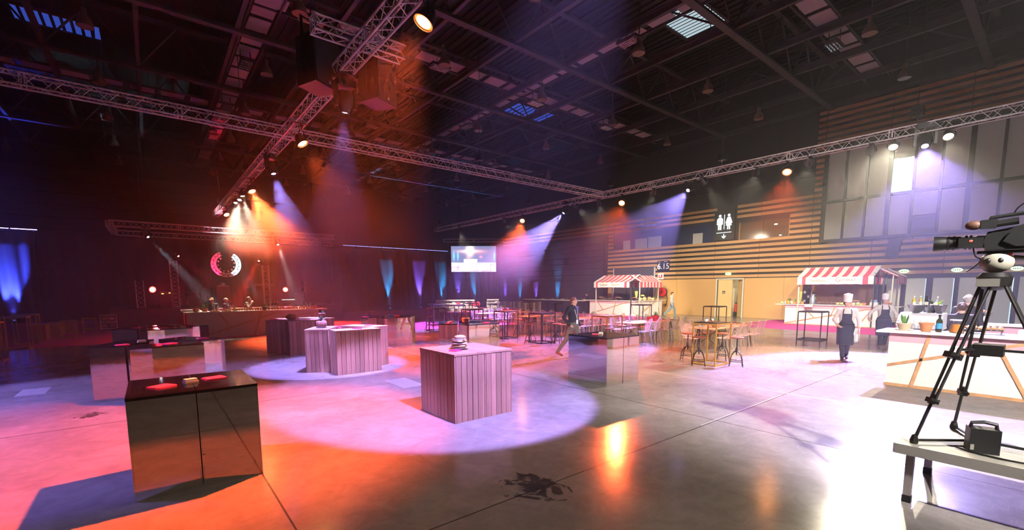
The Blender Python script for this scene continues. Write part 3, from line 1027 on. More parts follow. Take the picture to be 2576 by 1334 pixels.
def par_lamp(label, pos, aim, spec, glow, r=0.17, ln=0.26, name='par_lamp', cat='stage lamp', group=None, hung=True, on=True):
    t = thing(name, label, cat, pos, 0, group)
    d = (Vector(aim) - Vector(pos)).normalized()
    q = d.to_track_quat('-Z', 'Y')
    obj('housing', MB().lathe([(0.001, ln), (r * 0.45, ln), (r * 0.8, ln * 0.55), (r * 0.97, 0.03), (r * 1.05, 0.0), (r * 1.05, -0.035), (r * 0.97, -0.035), (r * 0.94, 0.0)], n=18), t, rot=q, mats=M_CAN, smooth=0.7)
    obj('lens', MB().lathe([(r * 0.72, -0.016), (r * 0.45, -0.025), (0.001, -0.03)], n=18), t, rot=q, mats=GLOW[glow] if on else M_BLACKP)
    obj('lens_rim', MB().lathe([(r * 0.94, -0.005), (r * 0.72, -0.016)], n=18), t, rot=q, mats=GLOW.get(glow + '_rim', M_BLACKP))
    if hung:
        hang(t, d, h=max(0.22, 6.83 - pos[2] - 0.035), w=r + 0.03)
    if on:
        l = spot('beam', (0, 0, 0), (0, 0, -1), spec, size=r * 0.5)
        l.parent = t
        l.location = d * 0.13
        l.rotation_euler = q.to_euler()
    return t

def moving_head(label, pos, aim, spec, glow, s=1.0, hung=True, on=True, group=None):
    t = thing('moving_head', label, 'stage lamp', pos, 0, group)
    d = (Vector(aim) - Vector(pos)).normalized()
    q = d.to_track_quat('-Z', 'Y')
    az = math.atan2(d.y, d.x)
    up = 1 if hung else -1
    obj('base_box', MB().box((0, 0, up * 0.40 * s), (0.30 * s, 0.40 * s, 0.16 * s)), t, rot=(0, 0, az), mats=M_CAN)
    for sg_ in (-1, 1):
        obj('arm', MB().prism([(-0.09 * s, 0.34 * s), (-0.06 * s, -0.10 * s), (0.06 * s, -0.10 * s), (0.09 * s, 0.34 * s)], -0.03 * s, 0.03 * s,
                              Matrix(((1, 0, 0, 0), (0, 0, 1, sg_ * 0.21 * s), (0, up, 0, 0), (0, 0, 0, 1)))), t, rot=(0, 0, az), mats=M_CAN)
    obj('head', MB().lathe([(0.001, 0.26 * s), (0.12 * s, 0.25 * s), (0.165 * s, 0.14 * s), (0.165 * s, 0.0), (0.12 * s, -0.12 * s), (0.088 * s, -0.20 * s), (0.078 * s, -0.20 * s), (0.075 * s, -0.17 * s)], n=16), t, rot=q, mats=M_CAN, smooth=0.7)
    if hung:
        ch = max(0.5 * s, (6.84 if pos[2] > 6 else 5.40) - pos[2])
        obj('clamp', MB().box((0, 0, (ch + 0.46 * s) / 2), (0.10, 0.06, ch - 0.46 * s + 0.02)).box((0, 0, ch), (0.36, 0.36, 0.03)), t, mats=M_BLACK)
    if on:
        obj('lens', MB().lathe([(0.075 * s, -0.185 * s), (0.04 * s, -0.198 * s), (0.001, -0.205 * s)], n=14), t, rot=q, mats=GLOW[glow])
        l = spot('beam', (0, 0, 0), (0, 0, -1), spec, size=0.05)
        l.parent = t
        l.location = d * 0.27 * s
        l.rotation_euler = q.to_euler()
    return t

def with_w(spec, w=None, ang=None, bl=None, col=None):
    return (col or spec[0], w or spec[1], ang or spec[2], spec[3] if bl is None else bl)

# over the bar side (X = 3.75)
par_lamp('glowing orange round lamp on the overhead truss, nearest to us', (3.75, 6.88, 6.35), (0.5, 7.4, 0), with_w(ORANGE, 8500, 64), 'orange')
par_lamp('glowing orange round lamp under the truss crossing', (3.75, 14.33, 6.28), (6.8, 12.0, 0), with_w(ORANGE, 9500, 56), 'orange')
par_lamp('glowing orange round lamp beside the violet beam over the bar', (3.75, 22.63, 6.30), (5.6, 19.4, 0), with_w(ORANGE, 17000, 58), 'orange')
par_lamp('glowing orange round lamp at the far end of the bar truss', (3.75, 30.94, 6.36), (6.0, 26.5, 0), with_w(ORANGE, 17000, 62), 'orange')
moving_head('moving head throwing a violet beam below the hanging loudspeaker', (3.75, 10.64, 6.25), (3.7, 12.3, 0), with_w(VIOLET, 6800, 38), 'violet')
moving_head('moving head throwing a violet beam above the bar counter', (3.75, 18.48, 6.40), (5.0, 16.6, 0), with_w(VIOLET, 9000, 36), 'violet')
par_lamp('white lit profile lamp over the bar, next to the orange lamp', (3.75, 25.1, 6.50), (4.6, 24.2, 1.1), with_w(WARM, 3800, 38, 0.8), 'warm', r=0.11)
par_lamp('white lit profile lamp over the bar, middle of three', (3.75, 26.0, 6.45), (2.4, 24.0, 1.1), with_w(WARM, 3800, 38, 0.8), 'warm', r=0.11)
par_lamp('white lit profile lamp over the bar, farthest of three', (3.75, 27.3, 6.50), (3.0, 25.0, 1.1), with_w(WARM, 1000, 46), 'warm', r=0.10)
# along the slatted wall (X = 19.2)
par_lamp('glowing orange round lamp left of the tall windows', (19.2, 7.06, 6.45), (13.8, 5.6, 0), with_w(ORANGE, 4000, 50), 'orange')
par_lamp('glowing orange round lamp near the corner of the trusses', (19.2, 14.75, 6.42), (12.2, 11.2, 0), with_w(ORANGE, 7500, 54), 'orange')
par_lamp('glowing orange round lamp right of the video screen', (19.2, 22.66, 6.45), (13.8, 18.6, 0), with_w(ORANGE, 6500, 50), 'orange')
moving_head('moving head throwing a violet beam in front of the blinds', (19.2, 3.17, 6.60), (14.3, 1.8, 0), with_w(VIOLET, 21000, 60), 'violet', 1.15)
moving_head('moving head throwing a violet beam towards the dining tables', (19.2, 11.01, 6.52), (11.0, 11.3, 0), with_w(VIOLET, 16000, 42), 'violet')
moving_head('moving head throwing a wide violet beam towards the lounge', (19.2, 18.75, 6.55), (13.0, 21.3, 0), with_w(VIOLET, 34000, 40), 'violet')
par_lamp('dazzling warm white lamp left of the violet moving head', (19.2, 3.94, 6.62), (12.6, 2.8, 0), with_w(WARM, 6500, 88, 0.9), 'warm', r=0.13)
par_lamp('dazzling warm white lamp right of the violet moving head', (19.2, 2.64, 6.62), (12.9, 0.9, 0), with_w(WARM, 2400, 48), 'warm', r=0.13)
for (y, aim, w, ang, lb) in ((4.53, (27.6, 7.6, 0.8), 9000, 50, 'black lamp aimed at the wall, beside the dazzling warm lamp'),
                             (6.34, (30.0, 11.5, 1.2), 8000, 56, 'black lamp aimed at the wall, right of the nearest orange lamp'),
                             (8.19, (31.5, 14.8, 2.0), 9000, 56, 'black lamp aimed at the toilet door'),
                             (10.32, (23.5, 7.8, 0.2), 4500, 50, 'black lamp aimed away, beside the violet beam at the toilet sign'),
                             (12.91, (27.2, 20.6, 1.2), 10000, 48, 'black lamp aimed at the far striped stall'),
                             (16.25, (28.8, 22.0, 1.4), 9000, 48, 'black lamp aimed away, just past the truss corner'),
                             (17.91, (31.0, 17.0, 1.6), 6500, 56, 'black lamp aimed away, beside the wide violet beam'),
                             (24.52, (27.6, 28.0, 1.0), 3000, 46, 'black lamp aimed away, left of the orange lamp by the screen'),
                             (30.22, (23.6, 34.2, 0.6), 16000, 50, 'black lamp aimed away, above the video screen')):
    par_lamp(lb, (19.2, y, 6.60), aim, with_w(WARM, w * 0.34, ang, 0.7), 'warm', r=0.12, ln=0.34, name='profile_lamp')

# hanging loudspeakers beside the overhead truss
for x, lb in ((3.35, 'black loudspeaker hanging beside the overhead truss, grille towards us'), (4.75, 'black loudspeaker hanging right of the overhead truss, in shadow')):
    t = thing('hanging_loudspeaker', lb, 'loudspeaker', (x, 11.2, 7.15), 0.5)
    obj('cabinet', MB().prism([(-0.38, -0.30), (0.38, -0.30), (0.30, 0.32), (-0.30, 0.32)], -0.52, 0.52), t, mats=M_BLACKP)
    obj('grille', MB().box((0, -0.31, 0), (0.70, 0.02, 0.98)), t, mats=mat('speaker_mesh', (0.03, 0.03, 0.034), 0.7))
    obj('badge', MB().box((0.02, -0.324, -0.42), (0.06, 0.008, 0.06)), t, mats=M_ALU)
    for s_ in (-1, 1):
        obj('rigging_arm', MB().box((s_ * 0.41, 0, 0.25), (0.03, 0.06, 1.2)), t, mats=M_BLACK)
    obj('crossbar', MB().tube((-0.45, 0, 0.85), (0.45, 0, 0.85), 0.02, 6), t, mats=M_BLACK)
    obj('hanging_wire', MB().tube((0, 0, 0.85), (0, 0, ZC - 7.15 - 0.05), 0.012, 5), t, mats=M_ROOF)

# ---------------------------------------------------------------- drapes, LED rails and uplights
def drape(label, x0, x1, y, z1, folds, amp=0.10, ang=0.0):
    mb = MB()
    n = folds * 8
    rr = random.Random(int(x0 * 10))
    ph = rr.random() * 6
    nz = 6
    for j in range(nz + 1):
        z = z1 * j / nz
        for i in range(n + 1):
            u = i / n
            a = amp * (0.6 + 0.4 * math.sin(u * 11 + ph)) * (1.1 - 0.35 * j / nz)
            yy = a * math.sin(u * folds * 2 * math.pi + 0.6 * math.sin(u * 9 + ph) + 0.25 * j)
            mb.v.append((x0 + (x1 - x0) * u - (x0 + x1) / 2, yy, z))
    for j in range(nz):
        for i in range(n):
            a = j * (n + 1) + i
            mb.f.append((a, a + 1, a + n + 2, a + n + 1))
            mb.m.append(0)
    t = thing('drape', label, 'curtain', ((x0 + x1) / 2, y, 0), ang)
    o = obj('cloth', mb, t, mats=M_DRAPE, smooth=3.1)
    sm = o.modifiers.new('thickness', 'SOLIDIFY')
    sm.thickness = 0.012
    obj('hem_rail', MB().tube((-(x1 - x0) / 2, 0, z1 + 0.02), ((x1 - x0) / 2, 0, z1 + 0.02), 0.025, 6), t, mats=M_BLACK)
YD = 41.0
drape('black floor-length drape at the far left, washed in blue', -14.0, -5.4, YD, 5.7, 12, 0.16)
drape('black drape behind the stage, left half', -5.3, 3.6, YD, 5.7, 12, 0.12)
drape('black drape behind the stage, right half', 3.7, 12.6, YD, 5.7, 12, 0.12)
drape('black drape washed in cyan and violet, behind the wire tables', 12.7, 22.3, YD, 5.7, 13, 0.12)
drape('black drape washed in violet and cyan below the video screen', 22.4, 31.0, YD, 5.7, 12, 0.12)
M_LEDB = emat('led_strip_blue', (0.25, 0.30, 1.0), 7.0)
M_LEDV = emat('led_strip_violet', (0.40, 0.26, 1.0), 9.0)
def led_rail(label, x0, x1, z, m, seg=1.2):
    t = thing('led_rail', label, 'light strip', ((x0 + x1) / 2, YD - 0.25, z))
    n = int((x1 - x0) / seg)
    obj('rail', MB().box((0, 0.05, 0), (x1 - x0, 0.06, 0.06)), t, mats=M_BLACK)
    for s_ in (-0.4, 0.4):
        obj('bracket', MB().box((s_ * (x1 - x0), 0.16, (5.72 - z) / 2), (0.05, 0.26, abs(5.72 - z) + 0.06)), t, mats=M_BLACK)
    for i in range(n):
        obj('led_bar', MB().box((-(x1 - x0) / 2 + seg * (i + 0.5), 0, 0), (seg - 0.08, 0.03, 0.035)), t, mats=m)
led_rail('bright violet light strip on the rail at the far left', -10.0, -5.2, 5.78, M_LEDV)
led_rail('thin blue light strip above the drapes left of the screen', 13.6, 25.3, 5.92, emat('led_strip_dim', (0.30, 0.34, 1.0), 1.6))
def uplight(label, pos, aim, col, w, ang=34):
    t = thing('uplight', label, 'uplight', pos, 0, 'floor uplights along the drapes and tribune')
    obj('body', MB().lathe([(0.001, 0), (0.13, 0), (0.13, 0.16), (0.11, 0.2), (0.09, 0.2)], n=14), t, mats=M_CAN, smooth=0.7)
    obj('lens', MB().lathe([(0.09, 0.195), (0.001, 0.21)], n=14), t, mats=emat('uplens_%d%d%d' % tuple(int(c * 99) for c in col), col, 8.0))
    obj('foot', MB().box((0, 0, 0.015), (0.34, 0.10, 0.03)), t, mats=M_BLACK)
    l = spot('beam', (0, 0, 0), (0, 0, -1), (col, w, ang, 0.75), size=0.06)
    l.parent = t
    l.location = (0, 0, 0.3)
    l.rotation_euler = (Vector(aim) - Vector(pos)).to_track_quat('-Z', 'Y').to_euler()
CYAN, UVIO, UBLU = (0.02, 0.42, 1.0), (0.26, 0.14, 1.0), (0.05, 0.08, 1.0)
for x, c, w, lb in ((17.8, CYAN, 8000, 'floor uplight washing the leftmost cyan fan on the drape'), (21.1, UVIO, 10000, 'floor uplight washing a violet fan left of the screen'),
                    (23.7, CYAN, 8000, 'floor uplight washing a cyan fan at the left edge of the screen'), (25.7, UVIO, 5000, 'floor uplight washing a violet fan under the screen'),
                    (27.7, CYAN, 4500, 'floor uplight washing a cyan fan under the screen, by the folded drape')):
    uplight(lb, (x, YD - 0.36, 0.0), (x + 0.03, YD - 0.02, 3.6), c, w * 1.5, 24)
uplight('floor uplight washing the blue fan at the far left', (-6.6, YD - 0.6, 0.0), (-6.75, YD - 0.05, 3.2), UBLU, 24000, 40)
for y, c, lb in ((40.0, UVIO, 'floor uplight washing the farthest violet stripe on the tribune'), (37.4, CYAN, 'floor uplight washing the farther cyan stripe on the tribune'), (34.8, UVIO, 'floor uplight washing the violet stripe over the pallets'), (31.6, CYAN, 'floor uplight washing the cyan stripe over the dark buffet')):
    uplight(lb, (31.10, y, 0.0), (31.37, y, 3.4), c, 7500, 24)

# ---------------------------------------------------------------- video screen
def screen_material():
    """the live picture: dark hall, a burst of light over the bar, pale boxes"""
    m = bpy.data.materials.new('live_picture')
    m.use_nodes = True
    t = m.node_tree
    N, L = t.nodes, t.links
    N.clear()
    tc = N.new('ShaderNodeTexCoord')
    sx = N.new('ShaderNodeSeparateXYZ')
    L.new(tc.outputs['Generated'], sx.inputs[0])
    def M(op, a, b=None):
        q = N.new('ShaderNodeMath')
        q.operation = op
        for i, v in enumerate((a, b)):
            if v is None:
                continue
            if hasattr(v, 'is_output'):
                L.new(v, q.inputs[i])
            else:
                q.inputs[i].default_value = v
        return q.outputs[0]
    U, V = sx.outputs['X'], sx.outputs['Z']
    def blob(cx, cy_, rx, ry):
        a = M('DIVIDE', M('SUBTRACT', U, cx), rx)
        b = M('DIVIDE', M('SUBTRACT', V, cy_), ry)
        d = M('ADD', M('MULTIPLY', a, a), M('MULTIPLY', b, b))
        return M('POWER', 2.718, M('MULTIPLY', d, -1.0))
    def rect(x0, x1, y0, y1):
        a = M('MULTIPLY', M('GREATER_THAN', U, x0), M('LESS_THAN', U, x1))
        b = M('MULTIPLY', M('GREATER_THAN', V, y0), M('LESS_THAN', V, y1))
        return M('MULTIPLY', a, b)
    nz = N.new('ShaderNodeTexNoise')
    nz.inputs['Scale'].default_value = 9
    L.new(tc.outputs['Generated'], nz.inputs['Vector'])
    top = M('MULTIPLY', M('GREATER_THAN', V, 0.34), 1.0)
    burst = M('ADD', blob(0.42, 0.86, 0.07, 0.22), M('MULTIPLY', blob(0.42, 0.80, 0.22, 0.05), 0.5))
    reds = M('ADD', blob(0.38, 0.56, 0.03, 0.04), M('ADD', blob(0.66, 0.58, 0.03, 0.04), M('MULTIPLY', blob(0.5, 0.78, 0.28, 0.10), 0.45)))
    boxes = M('ADD', M('ADD', rect(0.28, 0.58, 0.36, 0.50), rect(0.18, 0.44, 0.04, 0.33)), M('ADD', rect(0.58, 0.86, 0.08, 0.28), rect(0.02, 0.14, 0.22, 0.36)))
    floor_ = M('MULTIPLY', M('LESS_THAN', V, 0.36), M('MULTIPLY', nz.outputs[0], 1.6))
    cy_b = M('ADD', blob(0.06, 0.62, 0.02, 0.16), M('ADD', blob(0.15, 0.62, 0.02, 0.14), blob(0.96, 0.60, 0.02, 0.16)))
    col = None
    def layer(fac, c):
        nonlocal col
        s = N.new('ShaderNodeVectorMath')
        s.operation = 'SCALE'
        s.inputs[0].default_value = c
        L.new(fac, s.inputs['Scale'])
        if col is None:
            col = s.outputs[0]
        else:
            a = N.new('ShaderNodeVectorMath')
            a.operation = 'ADD'
            L.new(col, a.inputs[0])
            L.new(s.outputs[0], a.inputs[1])
            col = a.outputs[0]
    layer(top, (0.16, 0.18, 0.34))
    layer(floor_, (0.75, 0.62, 0.95))
    layer(boxes, (0.80, 0.66, 0.66))
    layer(burst, (1.6, 1.2, 0.8))
    layer(reds, (0.9, 0.08, 0.06))
    layer(cy_b, (0.0, 0.45, 0.8))
    e = N.new('ShaderNodeEmission')
    e.inputs[1].default_value = 1.5
    L.new(col, e.inputs[0])
    o = N.new('ShaderNodeOutputMaterial')
    L.new(e.outputs[0], o.inputs[0])
    return m
sc_dir = Vector((0.7779, -0.6283, 0))
sc_rz = math.atan2(sc_dir.y, sc_dir.x)
SCC = Vector((25.05, 37.0, 4.95))
sc = thing('video_screen', 'large bright video screen showing the hall, hung from a truss', 'screen', SCC, sc_rz)
obj('panel', MB().box((0, 0, 0), (4.42, 0.01, 2.50)), sc, (0, -0.06, 0), mats=screen_material())
obj('cabinet', MB().box((0, 0, 0), (4.46, 0.10, 2.54)), sc, mats=M_BLACK)
for x in (-1.6, 1.6):
    obj('hanging_strap', MB().box((x, 0, 1.47), (0.05, 0.03, 0.44)).box((x, 0, 1.66), (0.05, 0.36, 0.03)), sc, mats=M_BLACK)
a = SCC - sc_dir * 2.95 + Vector((0, 0, 1.80))
truss('screen_truss', 'short aluminium truss carrying the video screen', a, a + sc_dir * 5.95, wires=True)

# ---------------------------------------------------------------- stage
STZ = 1.0
st = struct('trim_5', loc=(4.3, 34.5, 0), label='low black stage platform with skirt')
for i in range(6):
    for j in range(3):
        obj('stage_deck', MB().box((0, 0, 0), (1.96, 1.96, 0.10)), st, (-5 + 2 * i, -2 + 2 * j, STZ - 0.05), mats=M_BLACKP)
obj('skirt', MB().box((0, 0, 0), (12.0, 0.04, STZ - 0.1)), st, (0, -3.0, (STZ - 0.1) / 2), mats=M_DRAPE)
obj('skirt', MB().box((0, 0, 0), (0.04, 6.0, STZ - 0.1)), st, (-6.0, 0, (STZ - 0.1) / 2), mats=M_DRAPE)
obj('skirt', MB().box((0, 0, 0), (0.04, 6.0, STZ - 0.1)), st, (6.0, 0, (STZ - 0.1) / 2), mats=M_DRAPE)
truss('truss_tower', 'upright truss tower left of the drum kit', (1.15, 33.0, STZ), (1.15, 33.0, 3.75), 0.34)
truss('truss_tower', 'upright truss tower right of the round truss', (5.95, 33.0, STZ), (5.95, 33.0, 3.60), 0.34)
truss('truss_tower', 'short truss tower beside the left red flood', (-0.45, 32.6, STZ - 0.1), (-0.45, 32.6, 2.55), 0.34)
truss('truss_tower', 'short truss tower at the right end of the stage', (8.3, 33.6, STZ), (8.3, 33.6, 2.55), 0.30)
# round truss with mirror balls
CT = Vector((3.68, 32.0, 3.56))
t = thing('round_truss', 'open round truss lit red and white, set with small mirror balls', 'truss', CT, 0.12)
RO, RI = 0.75, 0.56
def arc(rad, y, a0, a1, n=40):
    return [(rad * math.cos(a0 + (a1 - a0) * i / n), y, rad * math.sin(a0 + (a1 - a0) * i / n)) for i in range(n + 1)]
A0, A1 = math.radians(115), math.radians(415)
for rad in (RO, RI):
    for y in (-0.12, 0.12):
        obj('ring_chord', MB().path(arc(rad, y, A0, A1), 0.018, 6), t, mats=M_ALU, smooth=0.9)
for i in range(16):
    u0 = A0 + (A1 - A0) * i / 16
    u1 = A0 + (A1 - A0) * (i + 0.5) / 16
    u2 = A0 + (A1 - A0) * (i + 1) / 16
    for y in (-0.12, 0.12):
        obj('brace', MB().tube((RO * math.cos(u0), y, RO * math.sin(u0)), (RI * math.cos(u1), y, RI * math.sin(u1)), 0.012, 4).tube((RI * math.cos(u1), y, RI * math.sin(u1)), (RO * math.cos(u2), y, RO * math.sin(u2)), 0.012, 4), t, mats=M_ALU)
M_MBALL = mat('mirror_ball', (0.85, 0.85, 0.87), 0.12, 1.0)
for i in range(10):
    u = A0 + (A1 - A0) * (i + 0.5) / 10
    o = obj('mirror_ball', MB().ball((0.42 * math.cos(u), -0.02, 0.42 * math.sin(u)), 0.055, 10, 6), t, mats=M_MBALL, smooth=3.1)
    obj('stalk', MB().tube((0.46 * math.cos(u), -0.02, 0.46 * math.sin(u)), (RI * math.cos(u), -0.02, RI * math.sin(u)), 0.01, 5), o, mats=M_ALU)
obj('hanging_wire', MB().tube((-0.35, 0, 0.6), (-0.5, 0, 1.90), 0.012, 5).tube((-0.5, -0.2, 1.86), (-0.5, 0.2, 1.86), 0.012, 5).tube((0.45, 0, 0.6), (0.5, 0, 2.0), 0.008, 5), t, mats=M_ROOF)
spot('added_truss_spot', (2.2, 30.9, 1.3), (3.05, 32.0, 3.6), ((1.0, 0.01, 0.05), 5200, 26, 0.4))  # added spot without a fixture, tints the round truss red
spot('added_truss_spot', (5.2, 30.9, 1.3), (4.25, 32.0, 3.6), ((0.50, 0.85, 1.0), 5200, 26, 0.4))  # pale blue counterpart, likewise added without a fixture

par_lamp('round red flood glowing low at the left of the stage', (0.1, 31.7, 2.05), (2.2, 27.0, 1.4), ((1.0, 0.015, 0.05), 900, 100, 0.9), 'redhot', r=0.19, name='red_flood', hung=False)
par_lamp('round red flood glowing low at the right of the stage', (6.95, 32.4, 2.02), (5.2, 27.0, 1.4), ((1.0, 0.015, 0.05), 900, 100, 0.9), 'redhot', r=0.18, name='red_flood', hung=False)
for x in (0.1, 6.95):
    o = obj('lamp_stand', MB().tube((0, 0, STZ), (0, 0, 2.0), 0.02, 6).tube((-0.2, 0, STZ + 0.02), (0.2, 0, STZ + 0.02), 0.02, 6), None, (x, 31.9 if x < 1 else 32.6, 0), mats=M_BLACK)
    tag(o, 'thin black stand under the left red flood' if x < 1 else 'thin black stand under the right red flood', 'stand')
moving_head('moving head shooting a pale blue beam above the left of the stage', (0.05, 32.0, 5.02), (2.8, 28.5, 0.9), ((0.60, 0.85, 1.0), 30000, 9, 0.3), 'cool', 0.8)
moving_head('moving head shooting a white beam over the right of the stage', (6.55, 32.0, 5.00), (6.9, 29.0, 1.0), ((0.90, 0.95, 1.0), 26000, 11, 0.3), 'cool', 0.8)
moving_head('moving head with a red beam on the left truss tower', (1.35, 32.7, 4.05), (4.3, 29.0, 0.8), ((1.0, 0.05, 0.04), 16000, 10, 0.3), 'red', 0.7, hung=False)
moving_head('moving head with a red beam on the right truss tower', (5.6, 32.75, 3.93), (3.4, 29.0, 0.8), ((1.0, 0.03, 0.03), 80000, 10, 0.3), 'red', 0.7, hung=False)

# instruments and gear on the stage
dk = thing('drum_kit', 'drum kit with cymbals on stage beside the left tower', 'drum kit', (2.0, 33.2, STZ), -0.2)
M_DRUM = mat('drum_shell', (0.03, 0.03, 0.035), 0.25)
RX = Matrix.Rotation(math.pi / 2, 3, 'X')
o = obj('bass_drum', MB().lathe([(0.001, -0.2), (0.28, -0.2), (0.30, -0.16), (0.30, 0.16), (0.28, 0.2), (0.001, 0.2)], (0, 0, 0.31), 20, RX), dk, mats=M_DRUM, smooth=0.7)
obj('hoop', MB().path([(0.29 * math.cos(a * math.pi / 12), -0.2, 0.31 + 0.29 * math.sin(a * math.pi / 12)) for a in range(24)], 0.015, 6, True), o, mats=M_STEEL)
for (x, y, z, r, h) in ((-0.18, 0, 0.78, 0.15, 0.22), (0.18, 0, 0.78, 0.16, 0.22), (0.5, 0.2, 0.5, 0.2, 0.36), (-0.5, 0.1, 0.62, 0.17, 0.14)):
    o = obj('drum', MB().lathe([(0.001, -h / 2), (r, -h / 2), (r, h / 2), (0.001, h / 2)], (x, y, z), 16), dk, mats=M_DRUM, smooth=0.7)
    obj('rim', MB().path([(x + r * math.cos(a * math.pi / 8), y + r * math.sin(a * math.pi / 8), z + h / 2) for a in range(16)], 0.012, 5, True), o, mats=M_STEEL)
for (x, y, z, r) in ((-0.6, 0, 1.15, 0.2), (0.62, 0, 1.12, 0.22), (0.3, 0.2, 1.3, 0.18)):
    o = obj('cymbal', MB().lathe([(r, 0), (0.05, 0.03), (0.001, 0.05)], (x, y, z), 16, Matrix.Rotation(0.15, 3, 'X')), dk, mats=mat('brass', (0.7, 0.5, 0.2), 0.25, 1.0))
    obj('cymbal_stand', MB().tube((x, y, 0), (x, y, z), 0.012, 5), o, mats=M_STEEL)
def mic_stand(label, x, y, h):
    t = thing('mic_stand', label, 'stand', (x, y, STZ))
    obj('pole', MB().tube((0, 0, 0.02), (0, 0, h), 0.013, 6), t, mats=M_STEEL)
    obj('boom', MB().tube((0, 0, h), (0.3, -0.1, h + 0.16), 0.009, 6), t, mats=M_STEEL)
    obj('microphone', MB().tube((0.3, -0.1, h + 0.16), (0.38, -0.13, h + 0.2), 0.022, 8), t, mats=M_BLACK)
    for k in range(3):
        a = k * 2.1
        obj('foot', MB().tube((0, 0, 0.05), (0.26 * math.cos(a), 0.26 * math.sin(a), 0.01), 0.01, 5), t, mats=M_BLACK)
mic_stand('microphone stand beside the drum kit', 2.55, 32.3, 1.0)
mic_stand('microphone stand in front of the left truss tower', 0.95, 32.0, 1.2)
mic_stand('thin microphone stand under the round truss', 4.55, 31.8, 1.05)
def amp(label, x, y, sx, sz, lamp=True):
    t = thing('amplifier', label, 'amplifier', (x, y, STZ), 0.0)
    obj('cabinet', MB().box((0, 0, sz / 2), (sx, 0.45, sz)), t, mats=M_BLACKP)
    obj('head_unit', MB().box((0, 0, sz + 0.10), (sx * 0.95, 0.35, 0.20)), t, mats=M_BLACK)
    obj('front_trim', MB().box((0, -0.185, sz + 0.10), (sx * 0.93, 0.01, 0.17)), t, mats=mat('amp_trim', (0.18, 0.16, 0.14), 0.4))
    if lamp:
        obj('pilot_light', MB().box((-sx * 0.3, -0.195, sz + 0.06), (0.10, 0.01, 0.03)), t, mats=emat('pilot_green', (0.5, 1.0, 0.1), 4.0))
        obj('pilot_light', MB().box((sx * 0.22, -0.195, sz + 0.10), (0.07, 0.01, 0.03)), t, mats=emat('pilot_amber', (1.0, 0.55, 0.1), 4.0))
amp('guitar amplifier stack with a green pilot light near the left red flood', 0.72, 32.6, 0.62, 0.75)
amp('wide black amplifier behind the right truss tower', 6.0, 34.0, 1.35, 1.25, False)
amp('black amplifier at the right end of the stage', 7.9, 33.2, 0.6, 0.65, False)
o = thing('keyboard', 'keyboard with a lit edge behind the bar bottles', 'keyboard', (7.2, 31.9, STZ))
obj('keys', MB().box((0, 0, 0.36), (1.3, 0.3, 0.09)), o, mats=M_BLACKP)
obj('lit_edge', MB().box((-0.25, -0.155, 0.37), (0.75, 0.01, 0.03)), o, mats=emat('edge_cyan', (0.55, 1.0, 0.9), 1.6))
for s_ in (-1, 1):
    obj('stand_leg', MB().tube((s_ * 0.4, -0.12, 0), (-s_ * 0.4, 0.12, 0.32), 0.018, 6), o, mats=M_BLACK)
o = thing('plinth_speaker', 'tall dark plinth with a domed mirror lamp under the round truss', 'plinth', (3.62, 33.8, STZ))
obj('column', MB().box((0, 0, 0.62), (0.75, 0.55, 1.24)), o, mats=mat('plinth_red', (0.10, 0.02, 0.025), 0.6))
obj('tray', MB().box((0, 0, 1.26), (0.62, 0.5, 0.04)), o, mats=M_STEEL)
obj('dome', MB().lathe([(0.19, 0), (0.18, 0.12), (0.12, 0.22), (0.001, 0.27)], (0, 0, 1.29), 16), o, mats=M_MBALL, smooth=3.1)
# road case
o = thing('road_case', 'small pale road case standing on the carpet left of the stage', 'case', (-1.75, 30.6, 0.0))
obj('box', MB().box((0, 0, 0.42), (0.62, 0.5, 0.72)), o, mats=mat('case_laminate', (0.10, 0.09, 0.085), 0.5))
for z in (0.08, 0.42, 0.78):
    obj('edge_trim', MB().box((0, -0.255, z), (0.66, 0.02, 0.04)), o, mats=M_ALU)
for x in (-0.31, 0.31):
    obj('edge_trim', MB().box((x, -0.255, 0.42), (0.04, 0.02, 0.74)), o, mats=M_ALU)
for x in (-0.15, 0.15):
    for z in (0.25, 0.60):
        obj('latch', MB().box((x, -0.265, z), (0.16, 0.02, 0.13)), o, mats=M_STEEL)
for x in (-0.22, 0.22):
    for y in (-0.18, 0.18):
        obj('caster', MB().tube((x - 0.02, y, 0.04), (x + 0.02, y, 0.04), 0.04, 8), o, mats=M_BLACK)

